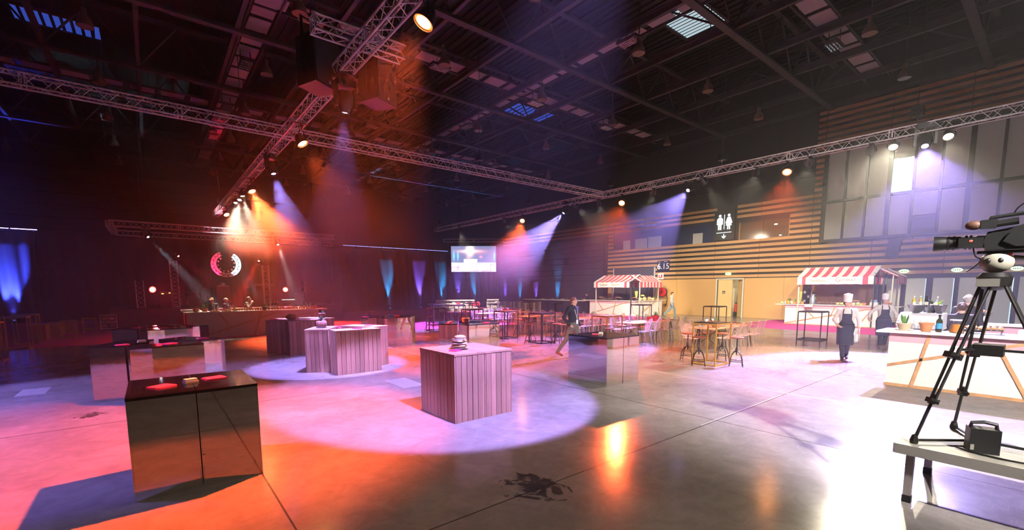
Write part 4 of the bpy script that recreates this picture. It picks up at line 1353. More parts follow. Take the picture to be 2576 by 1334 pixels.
# ---------------------------------------------------------------- wooden plinths
UW, UL, WH, MH = 0.55, 1.10, 1.07, 1.03      # unit width, length, heights
_pl = {}
def plank_mesh(w, h, t=0.022):
    k = (round(w, 4), round(h, 4))
    if k not in _pl:
        _pl[k] = MB().box((0, 0, 0), (w, t, h)).mesh('plank', M_PLANK)
    return _pl[k]
_rot_src = random.Random(3)
def wood_unit(label, c, ang):
    """plinth of upright planks; c = centre, ang = direction of the long side"""
    t = thing('wooden_plinth', label, 'plinth', (c[0], c[1], 0), ang, 'weathered wooden plinths')
    hz_ = WH - 0.035
    nL, nS = 10, 5
    for side in (-1, 1):
        pw = UL / nL
        for i in range(nL):
            obj('plank', plank_mesh(pw - 0.009, hz_ - _rot_src.choice((0, 0, 0.004))), t, (-UL / 2 + pw * (i + 0.5), side * (UW / 2 - 0.011) + _rot_src.uniform(-0.002, 0.002), hz_ / 2))
        pw = (UW - 0.045) / nS
        for i in range(nS):
            obj('plank', plank_mesh(pw - 0.008, hz_), t, (side * (UL / 2 - 0.011) + _rot_src.uniform(-0.002, 0.002), -UW / 2 + 0.0225 + pw * (i + 0.5), hz_ / 2), (0, 0, math.pi / 2))
    for i in range(4):
        pw = (UW + 0.01) / 4
        obj('top_board', MB().box((0, 0, 0), (UL + 0.012, pw - 0.003, 0.03)), t, (0, -UW / 2 - 0.005 + pw * (i + 0.5), WH - 0.017), mats=M_PLANK)
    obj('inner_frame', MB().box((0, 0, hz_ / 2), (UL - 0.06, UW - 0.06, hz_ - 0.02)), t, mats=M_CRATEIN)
    return t

def tri_cluster(ox, oy, rot, maker, labels):
    """three units pinwheeled round a triangular gap; (ox, oy) is the front-left corner of the front unit"""
    R2 = lambda x, y: (ox + x * math.cos(rot) - y * math.sin(rot), oy + x * math.sin(rot) + y * math.cos(rot))
    maker(labels[0], R2(UL / 2, UW / 2), rot)
    # left unit: short face from (-0.48, 0.79) to (0, 0.53), long side heading 60 degrees
    a = math.radians(60)
    cx, cy_ = -0.49 + 0.5 * UW * math.sin(a) + 0.5 * UL * math.cos(a), 0.845 - 0.5 * UW * math.cos(a) + 0.5 * UL * math.sin(a)
    maker(labels[1], R2(cx, cy_), rot + a)
    b = math.radians(120)
    qx, qy = 1.63, 0.80
    cx, cy_ = qx + 0.5 * UL * math.cos(b) - 0.5 * UW * math.sin(b), qy + 0.5 * UL * math.sin(b) + 0.5 * UW * math.cos(b)
    maker(labels[2], R2(cx, cy_), rot + b)

wood_unit('wooden plinth half under the burger plate, facing us', (3.755, 6.24), math.pi / 2)
wood_unit('pale wooden plinth half right of the burger plate', (4.315, 6.24), math.pi / 2)
tri_cluster(3.34, 10.76, 0.0, wood_unit, ['wooden plinth at the front of the middle triangle', 'wooden plinth carrying the succulent, left of the middle triangle', 'wooden plinth at the back right of the middle triangle'])
tri_cluster(3.26, 15.06, 0.0, wood_unit, ['wooden plinth at the front of the farther triangle', 'wooden plinth at the left of the farther triangle', 'wooden plinth carrying a succulent, back right of the farther triangle'])

# ---------------------------------------------------------------- mirrored plinths
_mm = {}
def mirror_unit(label, c, ang):
    t = thing('mirrored_plinth', label, 'plinth', (c[0], c[1], 0), ang, 'mirrored plinths')
    h = MH - 0.03
    if not _mm:
        _mm['L'] = MB().box((0, 0, 0), (UL - 0.004, 0.012, h)).mesh('mirror_panel', M_MIRROR)
        _mm['S'] = MB().box((0, 0, 0), (UW - 0.03, 0.012, h)).mesh('mirror_panel', M_MIRROR)
        _mm['T'] = MB().box((0, 0, 0), (UL, UW, 0.03)).mesh('glass_top', M_GLASSTOP)
        _mm['B'] = MB().box((0, 0, 0), (UL - 0.04, UW - 0.04, h - 0.01)).mesh('carcass', M_BLACK)
    for s_ in (-1, 1):
        obj('mirror_panel', _mm['L'], t, (0, s_ * (UW / 2 - 0.008), h / 2))
        obj('mirror_panel', _mm['S'], t, (s_ * (UL / 2 - 0.008), 0, h / 2), (0, 0, math.pi / 2))
    obj('glass_top', _mm['T'], t, (0, 0, MH - 0.015))
    obj('carcass', _mm['B'], t, (0, 0, h / 2))
    return t
mirror_unit('large dark mirrored plinth in front of us, left half', (0.012, 6.05), math.pi / 2)
mirror_unit('large dark mirrored plinth in front of us, right half', (0.568, 6.05), math.pi / 2)
mirror_unit('mirrored plinth beside the walking man, left half', (7.545, 6.42), math.pi / 2)
mirror_unit('mirrored plinth beside the walking man, right half', (8.105, 6.42), math.pi / 2)
tri_cluster(-0.36, 10.24, math.radians(7), mirror_unit, ['mirrored plinth in the near left triangle, facing us', 'mirrored plinth at the left of the near left triangle, reflecting a stool', 'mirrored plinth at the right of the near left triangle'])
tri_cluster(-0.27, 14.72, math.radians(7), mirror_unit, ['mirrored plinth in the triangle before the bar, facing us', 'mirrored plinth at the left of the triangle before the bar', 'mirrored plinth at the right of the triangle before the bar'])
tri_cluster(6.36, 15.15, 0.0, mirror_unit, ['mirrored plinth facing us behind the wooden triangle', 'mirrored plinth left of the triangle behind the wooden one', 'mirrored plinth right of the triangle behind the wooden one'])
tri_cluster(7.0, 10.62, 0.0, mirror_unit, ['mirrored plinth facing us behind the burger plinth', 'mirrored plinth left of the triangle behind the burger', 'mirrored plinth right of the triangle behind the burger'])

# ---------------------------------------------------------------- small table ware
def napkin(label, x, y, z, rz, s=0.19):
    n = R.randint(0, 99)
    mb = MB()
    for k in range(3):
        mb.box((0.004 * k, 0.003 * k, 0.003 + 0.005 * k), (s - 0.006 * k, s * 0.82, 0.004), Matrix.Rotation(0.05 * k, 3, 'Z'))
    o = obj('napkin', mb, None, (x, y, z), (0, 0, rz), M_PINKNAP)
    o['kind'] = 'thing'
    tag(o, label, 'napkin')
def card_box(label, x, y, z, rz):
    t = thing('card_holder', label, 'card holder', (x, y, z), rz)
    obj('tray', MB().box((0, 0, 0.012), (0.13, 0.09, 0.022)), t, mats=mat('birch_block', (0.72, 0.55, 0.36), 0.6))
    obj('cards', MB().box((0, 0, 0.034), (0.11, 0.075, 0.022)), t, mats=M_PAPER)
napkin('folded pink napkin nearest us on the big dark plinth', 0.02, 5.93, MH, 0.5, 0.21)
napkin('folded pink napkin at the right on the big dark plinth', 0.50, 6.12, MH, 0.2, 0.21)
card_box('pale card holder between the napkins on the big dark plinth', 0.275, 6.02, MH, 0.3)
ang = math.radians(7)
napkin('pink napkin on the left arm of the near mirrored triangle', -0.48, 10.95, MH, 0.3)
napkin('pink napkin in the middle of the near mirrored triangle', 0.22, 10.62, MH, 0.6)
napkin('pink napkin at the right of the near mirrored triangle', 0.78, 11.32, MH, 0.2)
card_box('white card holder on the near mirrored triangle', -0.2, 11.3, MH, 0.2)
napkin('pink napkin at the left of the mirrored triangle before the bar', -0.35, 15.6, MH, 0.3)
napkin('pink napkin in the middle of the mirrored triangle before the bar', 0.2, 15.08, MH, 0.5)
napkin('pink napkin at the right of the mirrored triangle before the bar', 0.8, 15.8, MH, 0.2)
card_box('white card holder on the mirrored triangle before the bar', 0.62, 15.1, MH, 0.2)
napkin('pink napkin on the left mirrored plinth behind the wooden triangle', 6.05, 16.0, MH, 0.3)
napkin('pink napkin on the front mirrored plinth behind the wooden triangle', 7.0, 15.4, MH, 0.1)
napkin('pink napkin at the back of the mirrored plinths behind the wooden triangle', 7.35, 16.2, MH, 0.1)
card_box('white card holder on the mirrored plinths behind the wooden triangle', 6.6, 15.4, MH, 0.0)
napkin('pink napkin at the left on the mirrored plinths behind the burger', 6.85, 11.45, MH, 0.3)
napkin('pink napkin at the right on the mirrored plinths behind the burger', 7.8, 10.9, MH, 0.3)
card_box('white card holder on the mirrored plinths behind the burger', 6.98, 11.62, MH, 0.0)
napkin('red napkin on the mirrored plinth beside the walking man', 7.66, 6.52, MH, 0.6, 0.16)
card_box('pale wood card holder on the mirrored plinth beside the walking man', 7.82, 6.50, MH, 0.5)
napkin('pink napkin before the burger plate', 3.72, 6.05, WH, 0.4, 0.17)
napkin('pink napkin behind the burger plate', 4.12, 6.45, WH, 0.9, 0.17)
napkin('pink napkin on the front plinth of the middle wooden triangle', 3.95, 11.05, WH, 0.1)
napkin('pink napkin on the back plinth of the middle wooden triangle', 4.55, 11.85, WH, 0.1)
napkin('pink napkin on the left plinth of the farther wooden triangle', 3.05, 16.1, WH, 0.1)

M_PLATE = mat('plate_glaze', (0.72, 0.73, 0.78), 0.2)
M_BREAD = mat('golden_bread', (0.72, 0.44, 0.22), 0.7, var=0.25, vscale=25, bump=0.4, bscale=30)
M_BREADD = mat('brown_bread', (0.36, 0.18, 0.08), 0.7, var=0.3, vscale=25, bump=0.4, bscale=30)
def plate(t, r=0.16, z=0.0):
    obj('plate', MB().lathe([(0.001, 0.004), (r * 0.55, 0.004), (r * 0.62, 0.012), (r, 0.026), (r, 0.031), (r * 0.6, 0.018), (0.001, 0.012)], (0, 0, z), 20), t, mats=M_PLATE, smooth=0.9)
bg = thing('burger_loaf', 'stacked burger loaf on a plate on the near wooden plinth', 'bread', (3.90, 6.20, WH), 0.3)
plate(bg, 0.15)
def lump(c, r, seed, amp=0.12, n=16, k=8):
    rr = random.Random(seed)
    mb = MB().ball((0, 0, 0), 1.0, n, k)
    ph = [rr.random() * 6.28 for _ in range(6)]
    out = []
    for v in mb.v:
        x, y, z = v
        s = 1 + amp * (math.sin(5 * x + ph[0]) * math.sin(6 * y + ph[1]) + 0.6 * math.sin(9 * z + ph[2] + 4 * x) + 0.5 * math.sin(11 * y + ph[3]))
        out.append((c[0] + x * r[0] * s, c[1] + y * r[1] * s, c[2] + z * r[2] * s))
    mb.v = out
    return mb
obj('bottom_bun', lump((0, 0, 0.055), (0.135, 0.125, 0.042), 1), bg, mats=M_BREAD, smooth=3.1)
obj('filling', lump((0, 0, 0.095), (0.128, 0.12, 0.028), 2, 0.25), bg, mats=mat('pale_filling', (0.78, 0.66, 0.55), 0.6), smooth=3.1)
obj('middle_bun', lump((-0.01, 0, 0.135), (0.118, 0.11, 0.030), 3, 0.2), bg, mats=M_BREAD, smooth=3.1)
obj('cream_layer', lump((0, 0, 0.165), (0.105, 0.10, 0.018), 4, 0.25), bg, mats=mat('pale_filling', (0.78, 0.66, 0.55), 0.6), smooth=3.1)
obj('top_bun', lump((0.008, 0, 0.195), (0.10, 0.095, 0.036), 5, 0.06), bg, mats=M_BREAD, smooth=3.1)
br = thing('bread_loaf', 'round brown loaf on a plate on the farther wooden triangle', 'bread', (3.42, 15.42, WH), 0.3)
plate(br, 0.17)
obj('loaf', lump((0, 0, 0.10), (0.16, 0.14, 0.10), 8, 0.07), br, mats=M_BREADD, smooth=3.1)

def leaf_mb(ln, w, bend=0.3, seg=4):
    mb = MB()
    vs = []
    for i in range(seg + 1):
        u = i / seg
        wd = w * math.sin(math.pi * min(1, 0.12 + 0.88 * u)) ** 0.8
        y = ln * u * math.cos(bend * u)
        z = ln * u * math.sin(bend * u) * 0.8
        vs += [(-wd / 2, y, z), (0, y, z - wd * 0.18), (wd / 2, y, z)]
    fs = []
    for i in range(seg):
        for j in range(2):
            a = i * 3 + j
            fs.append((a, a + 1, a + 4, a + 3))
    return mb.add(vs, fs)
_leafs = {}
def leaves(t, z, n, ln, w, m, tilt=(0.5, 1.2), seed=1, name='leaf', spread=0.02):
    rr = random.Random(seed)
    k = (ln, w, m.name)
    if k not in _leafs:
        _leafs[k] = leaf_mb(ln, w).mesh(name, m, 3.1)
    for i in range(n):
        a = 2.4 * i + rr.random()
        el = rr.uniform(*tilt)
        o = obj(name, _leafs[k], t, (spread * math.cos(a), spread * math.sin(a), z), Matrix.Rotation(a, 3, 'Z') @ Matrix.Rotation(el, 3, 'X'))
        s_ = rr.uniform(0.75, 1.15)
        o.scale = (s_, s_, s_)
M_SUCC = mat('succulent_leaf', (0.34, 0.46, 0.36), 0.5, rnd=0.2)
M_ROOTS = mat('woven_pot', (0.50, 0.24, 0.16), 0.8, var=0.5, vscale=40, bump=0.6, bscale=50)
def succulent(label, x, y, z, seed, s=1.0):
    t = thing('potted_succulent', label, 'plant', (x, y, z), 0.4 * seed)
    plate(t, 0.15 * s)
    obj('pot', MB().lathe([(0.001, 0.02), (0.10 * s, 0.02), (0.125 * s, 0.07), (0.12 * s, 0.15 * s), (0.10 * s, 0.17 * s), (0.001, 0.16 * s)], n=16), t, mats=M_ROOTS, smooth=0.9)
    leaves(t, 0.16 * s, 12, 0.14 * s, 0.05 * s, M_SUCC, (0.3, 1.3), seed)
succulent('succulent in a red woven pot on the middle wooden triangle', 3.36, 11.95, WH, 1, 1.05)
succulent('succulent in a red woven pot on the farther wooden triangle', 4.52, 15.95, WH, 2, 1.0)
def pot_plant(label, x, y, z, seed, r=0.11, h=0.16, m=None, n=7, ln=0.2, w=0.05, saucer=False, tilt=(0.7, 1.4), group=None):
    t = thing('potted_plant', label, 'plant', (x, y, z), 0.5 * seed, group)
    m = m or M_TERRA
    obj('pot', MB().lathe([(0.001, 0.0), (r * 0.68, 0.0), (r * 0.93, h * 0.78), (r * 1.05, h * 0.80), (r * 1.08, h), (r * 0.98, h), (r * 0.9, h * 0.85), (0.001, h * 0.84)], n=18), t, mats=m, smooth=0.6)
    obj('soil', MB().lathe([(r * 0.92, h * 0.86), (0.001, h * 0.9)], n=14), t, mats=mat('soil', (0.05, 0.03, 0.02), 0.9))
    if n:
        leaves(t, h * 0.85, n, ln, w, M_LEAF, tilt, seed)
    if saucer:
        obj('saucer', MB().lathe([(0.001, 0), (r * 1.2, 0), (r * 1.25, 0.02), (r * 1.0, 0.01), (0.001, 0.01)], n=18), t, mats=m)
    return t

# cake stand, cards and bottle on the mirrored cluster behind the burger
t = thing('dried_bouquet', 'copper pot with a dark stem on the mirrored plinths behind the burger', 'plant', (7.5, 11.55, MH), 0)
obj('pot', MB().lathe([(0.001, 0), (0.11, 0), (0.13, 0.12), (0.12, 0.13), (0.001, 0.11)], n=16), t, mats=mat('copper_pot', (0.62, 0.30, 0.18), 0.45), smooth=0.6)
obj('stem', MB().path([(0, 0, 0.1), (0.01, 0, 0.25), (-0.015, 0, 0.42)], 0.018, 6), t, mats=mat('dark_stem', (0.10, 0.05, 0.02), 0.8))
leaves(t, 0.12, 5, 0.12, 0.03, M_LEAF, (0.3, 0.9), 4)

# ---------------------------------------------------------------- high tables, stools, dining tables and chairs
def bar_frame(t, sx, sy, h, m, b=0.032, top=None):
    V = [(-sx / 2, -sy / 2), (sx / 2, -sy / 2), (sx / 2, sy / 2), (-sx / 2, sy / 2)]
    for (x, y) in V:
        obj('leg', MB().box((x, y, h / 2), (b, b, h)), t, mats=m)
    for z, nm in ((b / 2 + 0.005, 'bottom_rail'), (h - b / 2, 'top_rail')):
        for k in range(4):
            a, c = V[k], V[(k + 1) % 4]
            obj(nm, MB().box(((a[0] + c[0]) / 2, (a[1] + c[1]) / 2, z), (abs(a[0] - c[0]) + b * 0.98, abs(a[1] - c[1]) + b * 0.98, b * 0.97)), t, mats=m)
    if top:
        obj('table_top', MB().box((0, 0, h + 0.012), (sx - 0.01, sy - 0.01, 0.022)), t, mats=top)
M_TTOP = mat('slate_table_top', (0.05, 0.05, 0.055), 0.35)
HT = [
    ((11.79, 5.95), 0.80, 0.64, 1.12, M_YFRAME, 'gold lit high table with stools, nearest the chefs'),
    ((12.05, 9.75), 0.80, 0.64, 1.12, mat('red_lit_steel', (0.45, 0.16, 0.06), 0.4, 0.3), 'red lit high table frame behind the mirrored plinth and walking man'),  # red lamp light is put into the steel colour
    ((11.50, 12.42), 0.70, 0.70, 1.12, M_BFRAME, 'dark high table just left of the walking man'),
    ((11.40, 14.50), 0.70, 0.70, 1.12, M_BFRAME, 'dark high table behind the mirrored plinths and burger'),
    ((11.40, 17.00), 0.70, 0.70, 1.12, M_BFRAME, 'dark high table beside the farthest dining table end'),
    ((10.75, 19.20), 0.70, 0.70, 1.12, M_BFRAME, 'dark high table behind the mirrored cluster, at the carpet edge'),
    ((13.55, 21.80), 0.70, 0.70, 1.12, M_BFRAME, 'dark high table on the carpet with three stools'),
    ((13.45, 24.00), 0.70, 0.70, 1.12, M_BFRAME, 'dark high table on the carpet below the violet fan'),
    ((15.95, 23.95), 0.70, 0.70, 1.12, M_BFRAME, 'dark high table in front of the white sofa cushions'),
    ((16.60, 21.90), 0.70, 0.70, 1.12, M_BFRAME, 'dark high table in front of the right red cushions'),
    ((20.25, 23.20), 0.70, 0.70, 1.12, M_BFRAME, 'dark high table in front of the grey pallets'),
    ((20.20, 20.60), 0.70, 0.70, 1.12, M_BFRAME, 'dark high table in front of the black buffet'),
    ((21.50, 15.00), 0.80, 0.80, 1.12, M_BFRAME, 'dark high table before the far striped stall corner'),
    ((22.40, 11.20), 0.80, 0.80, 1.12, M_BFRAME, 'dark high table before the toilet door'),
    ((20.35, 6.20), 0.80, 0.80, 1.12, M_BFRAME, 'dark high table left of the chef with the towel'),
    ((-3.72, 22.85), 0.62, 0.62, 1.12, M_YFRAME, 'gold lit high table frame at the far left, nearer one'),
    ((-3.75, 24.75), 0.62, 0.62, 1.12, M_YFRAME, 'gold lit high table frame at the far left, under the blue fan'),
    ((-3.80, 19.60), 0.62, 0.62, 1.12, M_YFRAME, 'gold lit high table leg cut by the left edge of the picture'),
]
for (c, sx, sy, h, m, lb) in HT:
    t = thing('high_table', lb, 'table', (c[0], c[1], 0), 0, 'wire-frame high tables')
    bar_frame(t, sx, sy, h, m, top=M_TTOP)
for i, (x, y) in enumerate(((-2.88, 26.7), (-2.84, 29.2), (-2.6, 32.0))):
    t = thing('low_frame_table', '%s low gold lit wire cube on the dark red carpet, counted from us' % ORD[i], 'table', (x, y, 0.012), 0, 'low wire cubes by the left carpet')
    bar_frame(t, 0.5, 0.5, 0.56, M_YFRAME)
M_OCHRE = mat('ochre_board', (0.52, 0.27, 0.07), 0.6, var=0.1, vscale=6)
for (x, y, sx, sy, h, lb) in ((-3.66, 26.55, 0.48, 1.0, 0.62, 'ochre wooden seat box at the far left, nearest one'), (-3.45, 28.2, 0.55, 1.6, 0.55, 'ochre wooden seat box behind the nearest one'), (-3.2, 30.3, 0.55, 1.6, 0.55, 'ochre wooden seat box farthest along the left carpet'),
                              (12.6, 28.0, 3.4, 0.9, 0.62, 'long brown seat box on the carpet behind the wire tables')):
    t = thing('seat_box', lb, 'bench', (x, y, 0.012))
    m = M_OCHRE if x < 5 else mat('brown_board', (0.10, 0.055, 0.025), 0.7)
    obj('body', MB().box((0, 0, h / 2 - 0.02), (sx - 0.03, sy - 0.03, h - 0.04)), t, mats=m)
    obj('lid', MB().box((0, 0, h - 0.02), (sx, sy, 0.04)), t, mats=m)

M_SEAT = mat('red_brown_seat', (0.30, 0.08, 0.05), 0.5)
stool = None
def put_stool(x, y, rz, label, z=0.0):
    global stool
    if stool is None:
        t = stool = thing('bar_stool', label, 'stool', (x, y, z), rz, 'swivel bar stools')
        obj('seat', MB().lathe([(0.001, 0.735), (0.13, 0.735), (0.165, 0.745), (0.17, 0.765), (0.15, 0.775), (0.001, 0.77)], n=18), t, mats=M_SEAT, smooth=0.7)
        obj('screw_post', MB().tube((0, 0, 0.30), (0, 0, 0.74), 0.017, 8), t, mats=M_BFRAME)
        obj('hub', MB().lathe([(0.001, 0.36), (0.032, 0.37), (0.036, 0.44), (0.026, 0.50), (0.001, 0.51)], n=10), t, mats=M_BFRAME)
        for k in range(4):
            a = k * math.pi / 2 + math.pi / 4
            pts = []
            for (r, zz) in ((0.02, 0.40), (0.09, 0.37), (0.155, 0.29), (0.195, 0.18), (0.21, 0.07), (0.215, 0.02), (0.245, 0.012)):
                pts.append((r * math.cos(a), r * math.sin(a), zz))
            obj('leg', MB().path(pts, 0.013, 6), t, mats=M_BFRAME, smooth=0.9)
        for k in range(4):
            a, b_ = k * math.pi / 2 + math.pi / 4, (k + 1) * math.pi / 2 + math.pi / 4
            obj('foot_rail', MB().tube((0.2 * math.cos(a), 0.2 * math.sin(a), 0.13), (0.2 * math.cos(b_), 0.2 * math.sin(b_), 0.13), 0.010, 6), t, mats=M_BFRAME)
    else:
        dup(stool, (x, y, z), rz, label)
STOOLS = [
    (11.94, 6.72, 0.3, 'red seated bar stool left behind the gold lit high table'), (11.28, 6.02, 0.5, 'dark bar stool left in front of the gold lit high table'), (12.68, 6.08, 0.2, 'dark bar stool right behind the gold lit high table'), (11.93, 5.33, 0.4, 'dark bar stool right in front of the gold lit high table'),
    (11.55, 9.25, 0.1, 'bar stool left of the red lit high table frame'), (12.62, 10.25, 0.3, 'farther bar stool right of the red lit high table frame'), (12.72, 9.65, 0.5, 'nearer bar stool right of the red lit high table frame'),
    (10.86, 12.35, 0.2, 'bar stool in front of the dark high table, left of the man'), (11.60, 11.72, 0.5, 'bar stool between the dark high table and the walking man'), (12.25, 12.70, 0.1, 'bar stool behind the dark high table next to the walking man'),
    (12.10, 14.55, 0.4, 'bar stool right of the dark high table behind the burger'), (10.75, 13.9, 0.2, 'bar stool at the knees of the reflected legs, behind the burger'), (11.0, 15.2, 0.2, 'bar stool behind the dark high table behind the burger'),
    (10.7, 16.5, 0.2, 'bar stool left of the farthest dining table end'), (12.1, 17.2, 0.6, 'bar stool right of the high table by the farthest dining table'), (11.3, 17.8, 0.2, 'bar stool behind the high table by the farthest dining table'),
    (10.1, 18.7, 0.2, 'bar stool at the carpet edge behind the mirrored cluster'), (12.85, 21.3, 0.3, 'left bar stool at the high table on the carpet'), (13.7, 21.0, 0.3, 'front bar stool at the high table on the carpet'), (14.25, 22.0, 0.3, 'right bar stool at the high table on the carpet'),
]
for i, (x, y, rz, lb) in enumerate(STOOLS):
    put_stool(x, y, rz, lb, 0.012 if y > 20.4 else 0)

M_DTOP = mat('plank_table_top', (0.66, 0.36, 0.22), 0.5, var=0.2, vscale=4, vstretch=(0.5, 4, 1), rnd=0.1)
def dining_table(label, x0, x1, yc, w=0.92):
    t = thing('dining_table', label, 'table', ((x0 + x1) / 2, yc, 0), 0, 'long dining tables')
    ln = x1 - x0
    for i in range(4):
        obj('top_plank', MB().box((0, -w / 2 + w / 4 * (i + 0.5), 0.735), (ln, w / 4 - 0.006, 0.03)), t, mats=M_DTOP)
    for s_ in (-1, 1):
        xx = s_ * (ln / 2 - 0.5)
        for sy in (-1, 1):
            for dx in (-0.13, 0.13):
                obj('trestle_leg', MB().tube((xx + dx * 0.3, sy * (w / 2 - 0.16), 0.72), (xx + dx, sy * (w / 2 - 0.06), 0.0), 0.018, 6), t, mats=M_BFRAME)
        obj('cross_brace', MB().tube((xx, -w / 2 + 0.1, 0.12), (xx, w / 2 - 0.14, 0.66), 0.010, 5), t, mats=M_BFRAME)
        obj('cross_brace', MB().tube((xx, w / 2 - 0.1, 0.12), (xx, -w / 2 + 0.14, 0.66), 0.010, 5), t, mats=M_BFRAME)
    return t
TB = [(13.9, 17.2, 7.42, 'dining table nearest the chefs'), (13.85, 17.0, 10.4, 'pink lit dining table right of the man'), (13.8, 16.9, 13.4, 'dining table behind the walking man'), (13.5, 16.7, 15.95, 'dining table left behind the walking man'), (13.3, 16.4, 19.4, 'farthest dining table by the carpet')]
for (x0, x1, yc, lb) in TB:
    dining_table('long plank ' + lb, x0, x1, yc)

chair = None
def put_chair(x, y, rz, label):
    global chair
    if chair is None:
        t = chair = thing('acrylic_chair', label, 'chair', (x, y, 0), rz, 'clear acrylic chairs')
        # sitter faces +y; seat
        pts = []
        for i in range(20):
            a = 2 * math.pi * i / 20
            c_, s_ = math.cos(a), math.sin(a)
            pts.append((0.215 * abs(c_) ** 0.6 * (1 if c_ > 0 else -1), 0.20 * abs(s_) ** 0.6 * (1 if s_ > 0 else -1)))
        obj('seat', MB().prism(pts, 0.44, 0.462), t, mats=M_GHOST)
        # oval back with a rim
        n = 24
        def bp(a, k=1.0):
            x_, z_ = 0.195 * k * math.cos(a), 0.245 * k * math.sin(a)
            zz = 0.69 + z_
            return (x_, -0.19 - 0.30 * max(0, zz - 0.45) ** 1.15 + 0.10 * (x_ / 0.2) ** 2 * 0.6, zz)
        rim = [bp(2 * math.pi * i / n) for i in range(n)]
        obj('back_rim', MB().path(rim, 0.013, 6, True), t, mats=M_GHOST, smooth=3.1)
        mb = MB()
        mb.v = [bp(2 * math.pi * i / n, 0.97) for i in range(n)] + [bp(2 * math.pi * i / n, 0.5) for i in range(n)] + [bp(0, 0.0)]
        for i in range(n):
            j = (i + 1) % n
            mb.f.append((i, j, n + j, n + i)); mb.m.append(0)
            mb.f.append((n + i, n + j, 2 * n)); mb.m.append(0)
        obj('backrest', mb, t, mats=M_GHOST, smooth=3.1)
        for s_ in (-1, 1):
            obj('front_leg', MB().path([(s_ * 0.185, 0.165, 0.45), (s_ * 0.19, 0.18, 0.25), (s_ * 0.185, 0.20, 0.0)], 0.02, 7, rs=[0.026, 0.022, 0.015]), t, mats=M_GHOST, smooth=0.9)
            obj('rear_leg', MB().path([(s_ * 0.175, -0.17, 0.46), (s_ * 0.18, -0.20, 0.24), (s_ * 0.185, -0.27, 0.0)], 0.02, 7, rs=[0.026, 0.022, 0.015]), t, mats=M_GHOST, smooth=0.9)
            obj('back_upright', MB().path([(s_ * 0.175, -0.185, 0.45), (s_ * 0.19, -0.22, 0.58), (s_ * 0.195, -0.26, 0.69)], 0.015, 6), t, mats=M_GHOST, smooth=0.9)
    else:
        dup(chair, (x, y, 0), rz, label)
SHORT = {t_[3]: n_ for t_, n_ in zip(TB, ('table nearest the chefs', 'pink lit table', 'table behind the man', 'table left of the man', 'farthest table'))}
for (x0, x1, yc, lb) in TB:
    for side, nm in ((-1, 'our side'), (1, 'the far side')):
        for i in range(5):
            x = x0 + 0.42 + 0.58 * i
            put_chair(x + R.uniform(-0.03, 0.03), yc + side * 0.60 + R.uniform(-0.03, 0.03), (0 if side < 0 else math.pi) + R.uniform(-0.08, 0.08), 'clear chair, %s along %s of the %s' % (ORD[i], nm, SHORT[lb]))
put_chair(13.45, 7.45, -math.pi / 2, 'clear chair at the near head of the dining table nearest the chefs')
put_chair(13.35, 15.9, -math.pi / 2 + 0.1, 'clear chair at the near head of the table left behind the man')

M_REDPOT = mat('red_pot', (0.72, 0.03, 0.05), 0.4)
for i, (x, y, s_, lb) in enumerate(((15.3, 10.25, 1, 'red pot without leaves on the pink lit dining table'), (15.75, 10.3, 1.2, 'red pot with dark leaves on the pink lit dining table'), (14.2, 13.5, 1.2, 'red pot on the dining table behind the walking man'), (15.1, 19.3, 1.2, 'dark red pot with leaves on the farthest dining table'), (15.5, 19.25, 1, 'red pot beside the leafy one on the farthest dining table'), (16.4, 15.8, 1.0, 'small red pot on the table left behind the man'))):
    pot_plant(lb, x, y, 0.75, i, 0.12 * s_, 0.18 * s_, M_REDPOT, 0 if i in (0, 4) else 8, 0.22, 0.05)
pot_plant('copper pot with twiggy leaves on the dining table nearest the chefs', 14.55, 7.2, 0.75, 9, 0.17, 0.13, mat('copper_pot', (0.62, 0.30, 0.18), 0.45), 6, 0.24, 0.05)
for i, (x, y) in enumerate(((14.3, 7.6), (15.2, 7.3), (15.9, 7.6), (14.4, 10.6), (16.2, 10.4), (14.2, 16.1), (15.2, 15.8))):
    t = thing('place_setting', 'white plate with a glass, %s along the dining tables from the chefs' % ORD[i], 'plate', (x, y, 0.75), 0, 'place settings')
    plate(t, 0.13)
    obj('glass', MB().lathe([(0.001, 0.0), (0.03, 0.0), (0.036, 0.10), (0.033, 0.10), (0.028, 0.01)], (0.19, 0.05, 0), 10), t, mats=M_GLASS, smooth=0.9)
t = thing('tray', 'dark tray with cups on the gold lit high table', 'tray', (11.75, 6.0, 1.145), 0.2)
obj('board', MB().box((0, 0, 0.008), (0.55, 0.36, 0.016)), t, mats=mat('dark_tray', (0.06, 0.045, 0.035), 0.5))
for k, (x, y) in enumerate(((-0.18, 0.05), (0.02, 0.08), (0.17, -0.02))):
    obj('cup', MB().lathe([(0.001, 0.016), (0.028, 0.016), (0.036, 0.07), (0.032, 0.07), (0.001, 0.03)], (x, y, 0), 10), t, mats=M_PAPER, smooth=0.9)

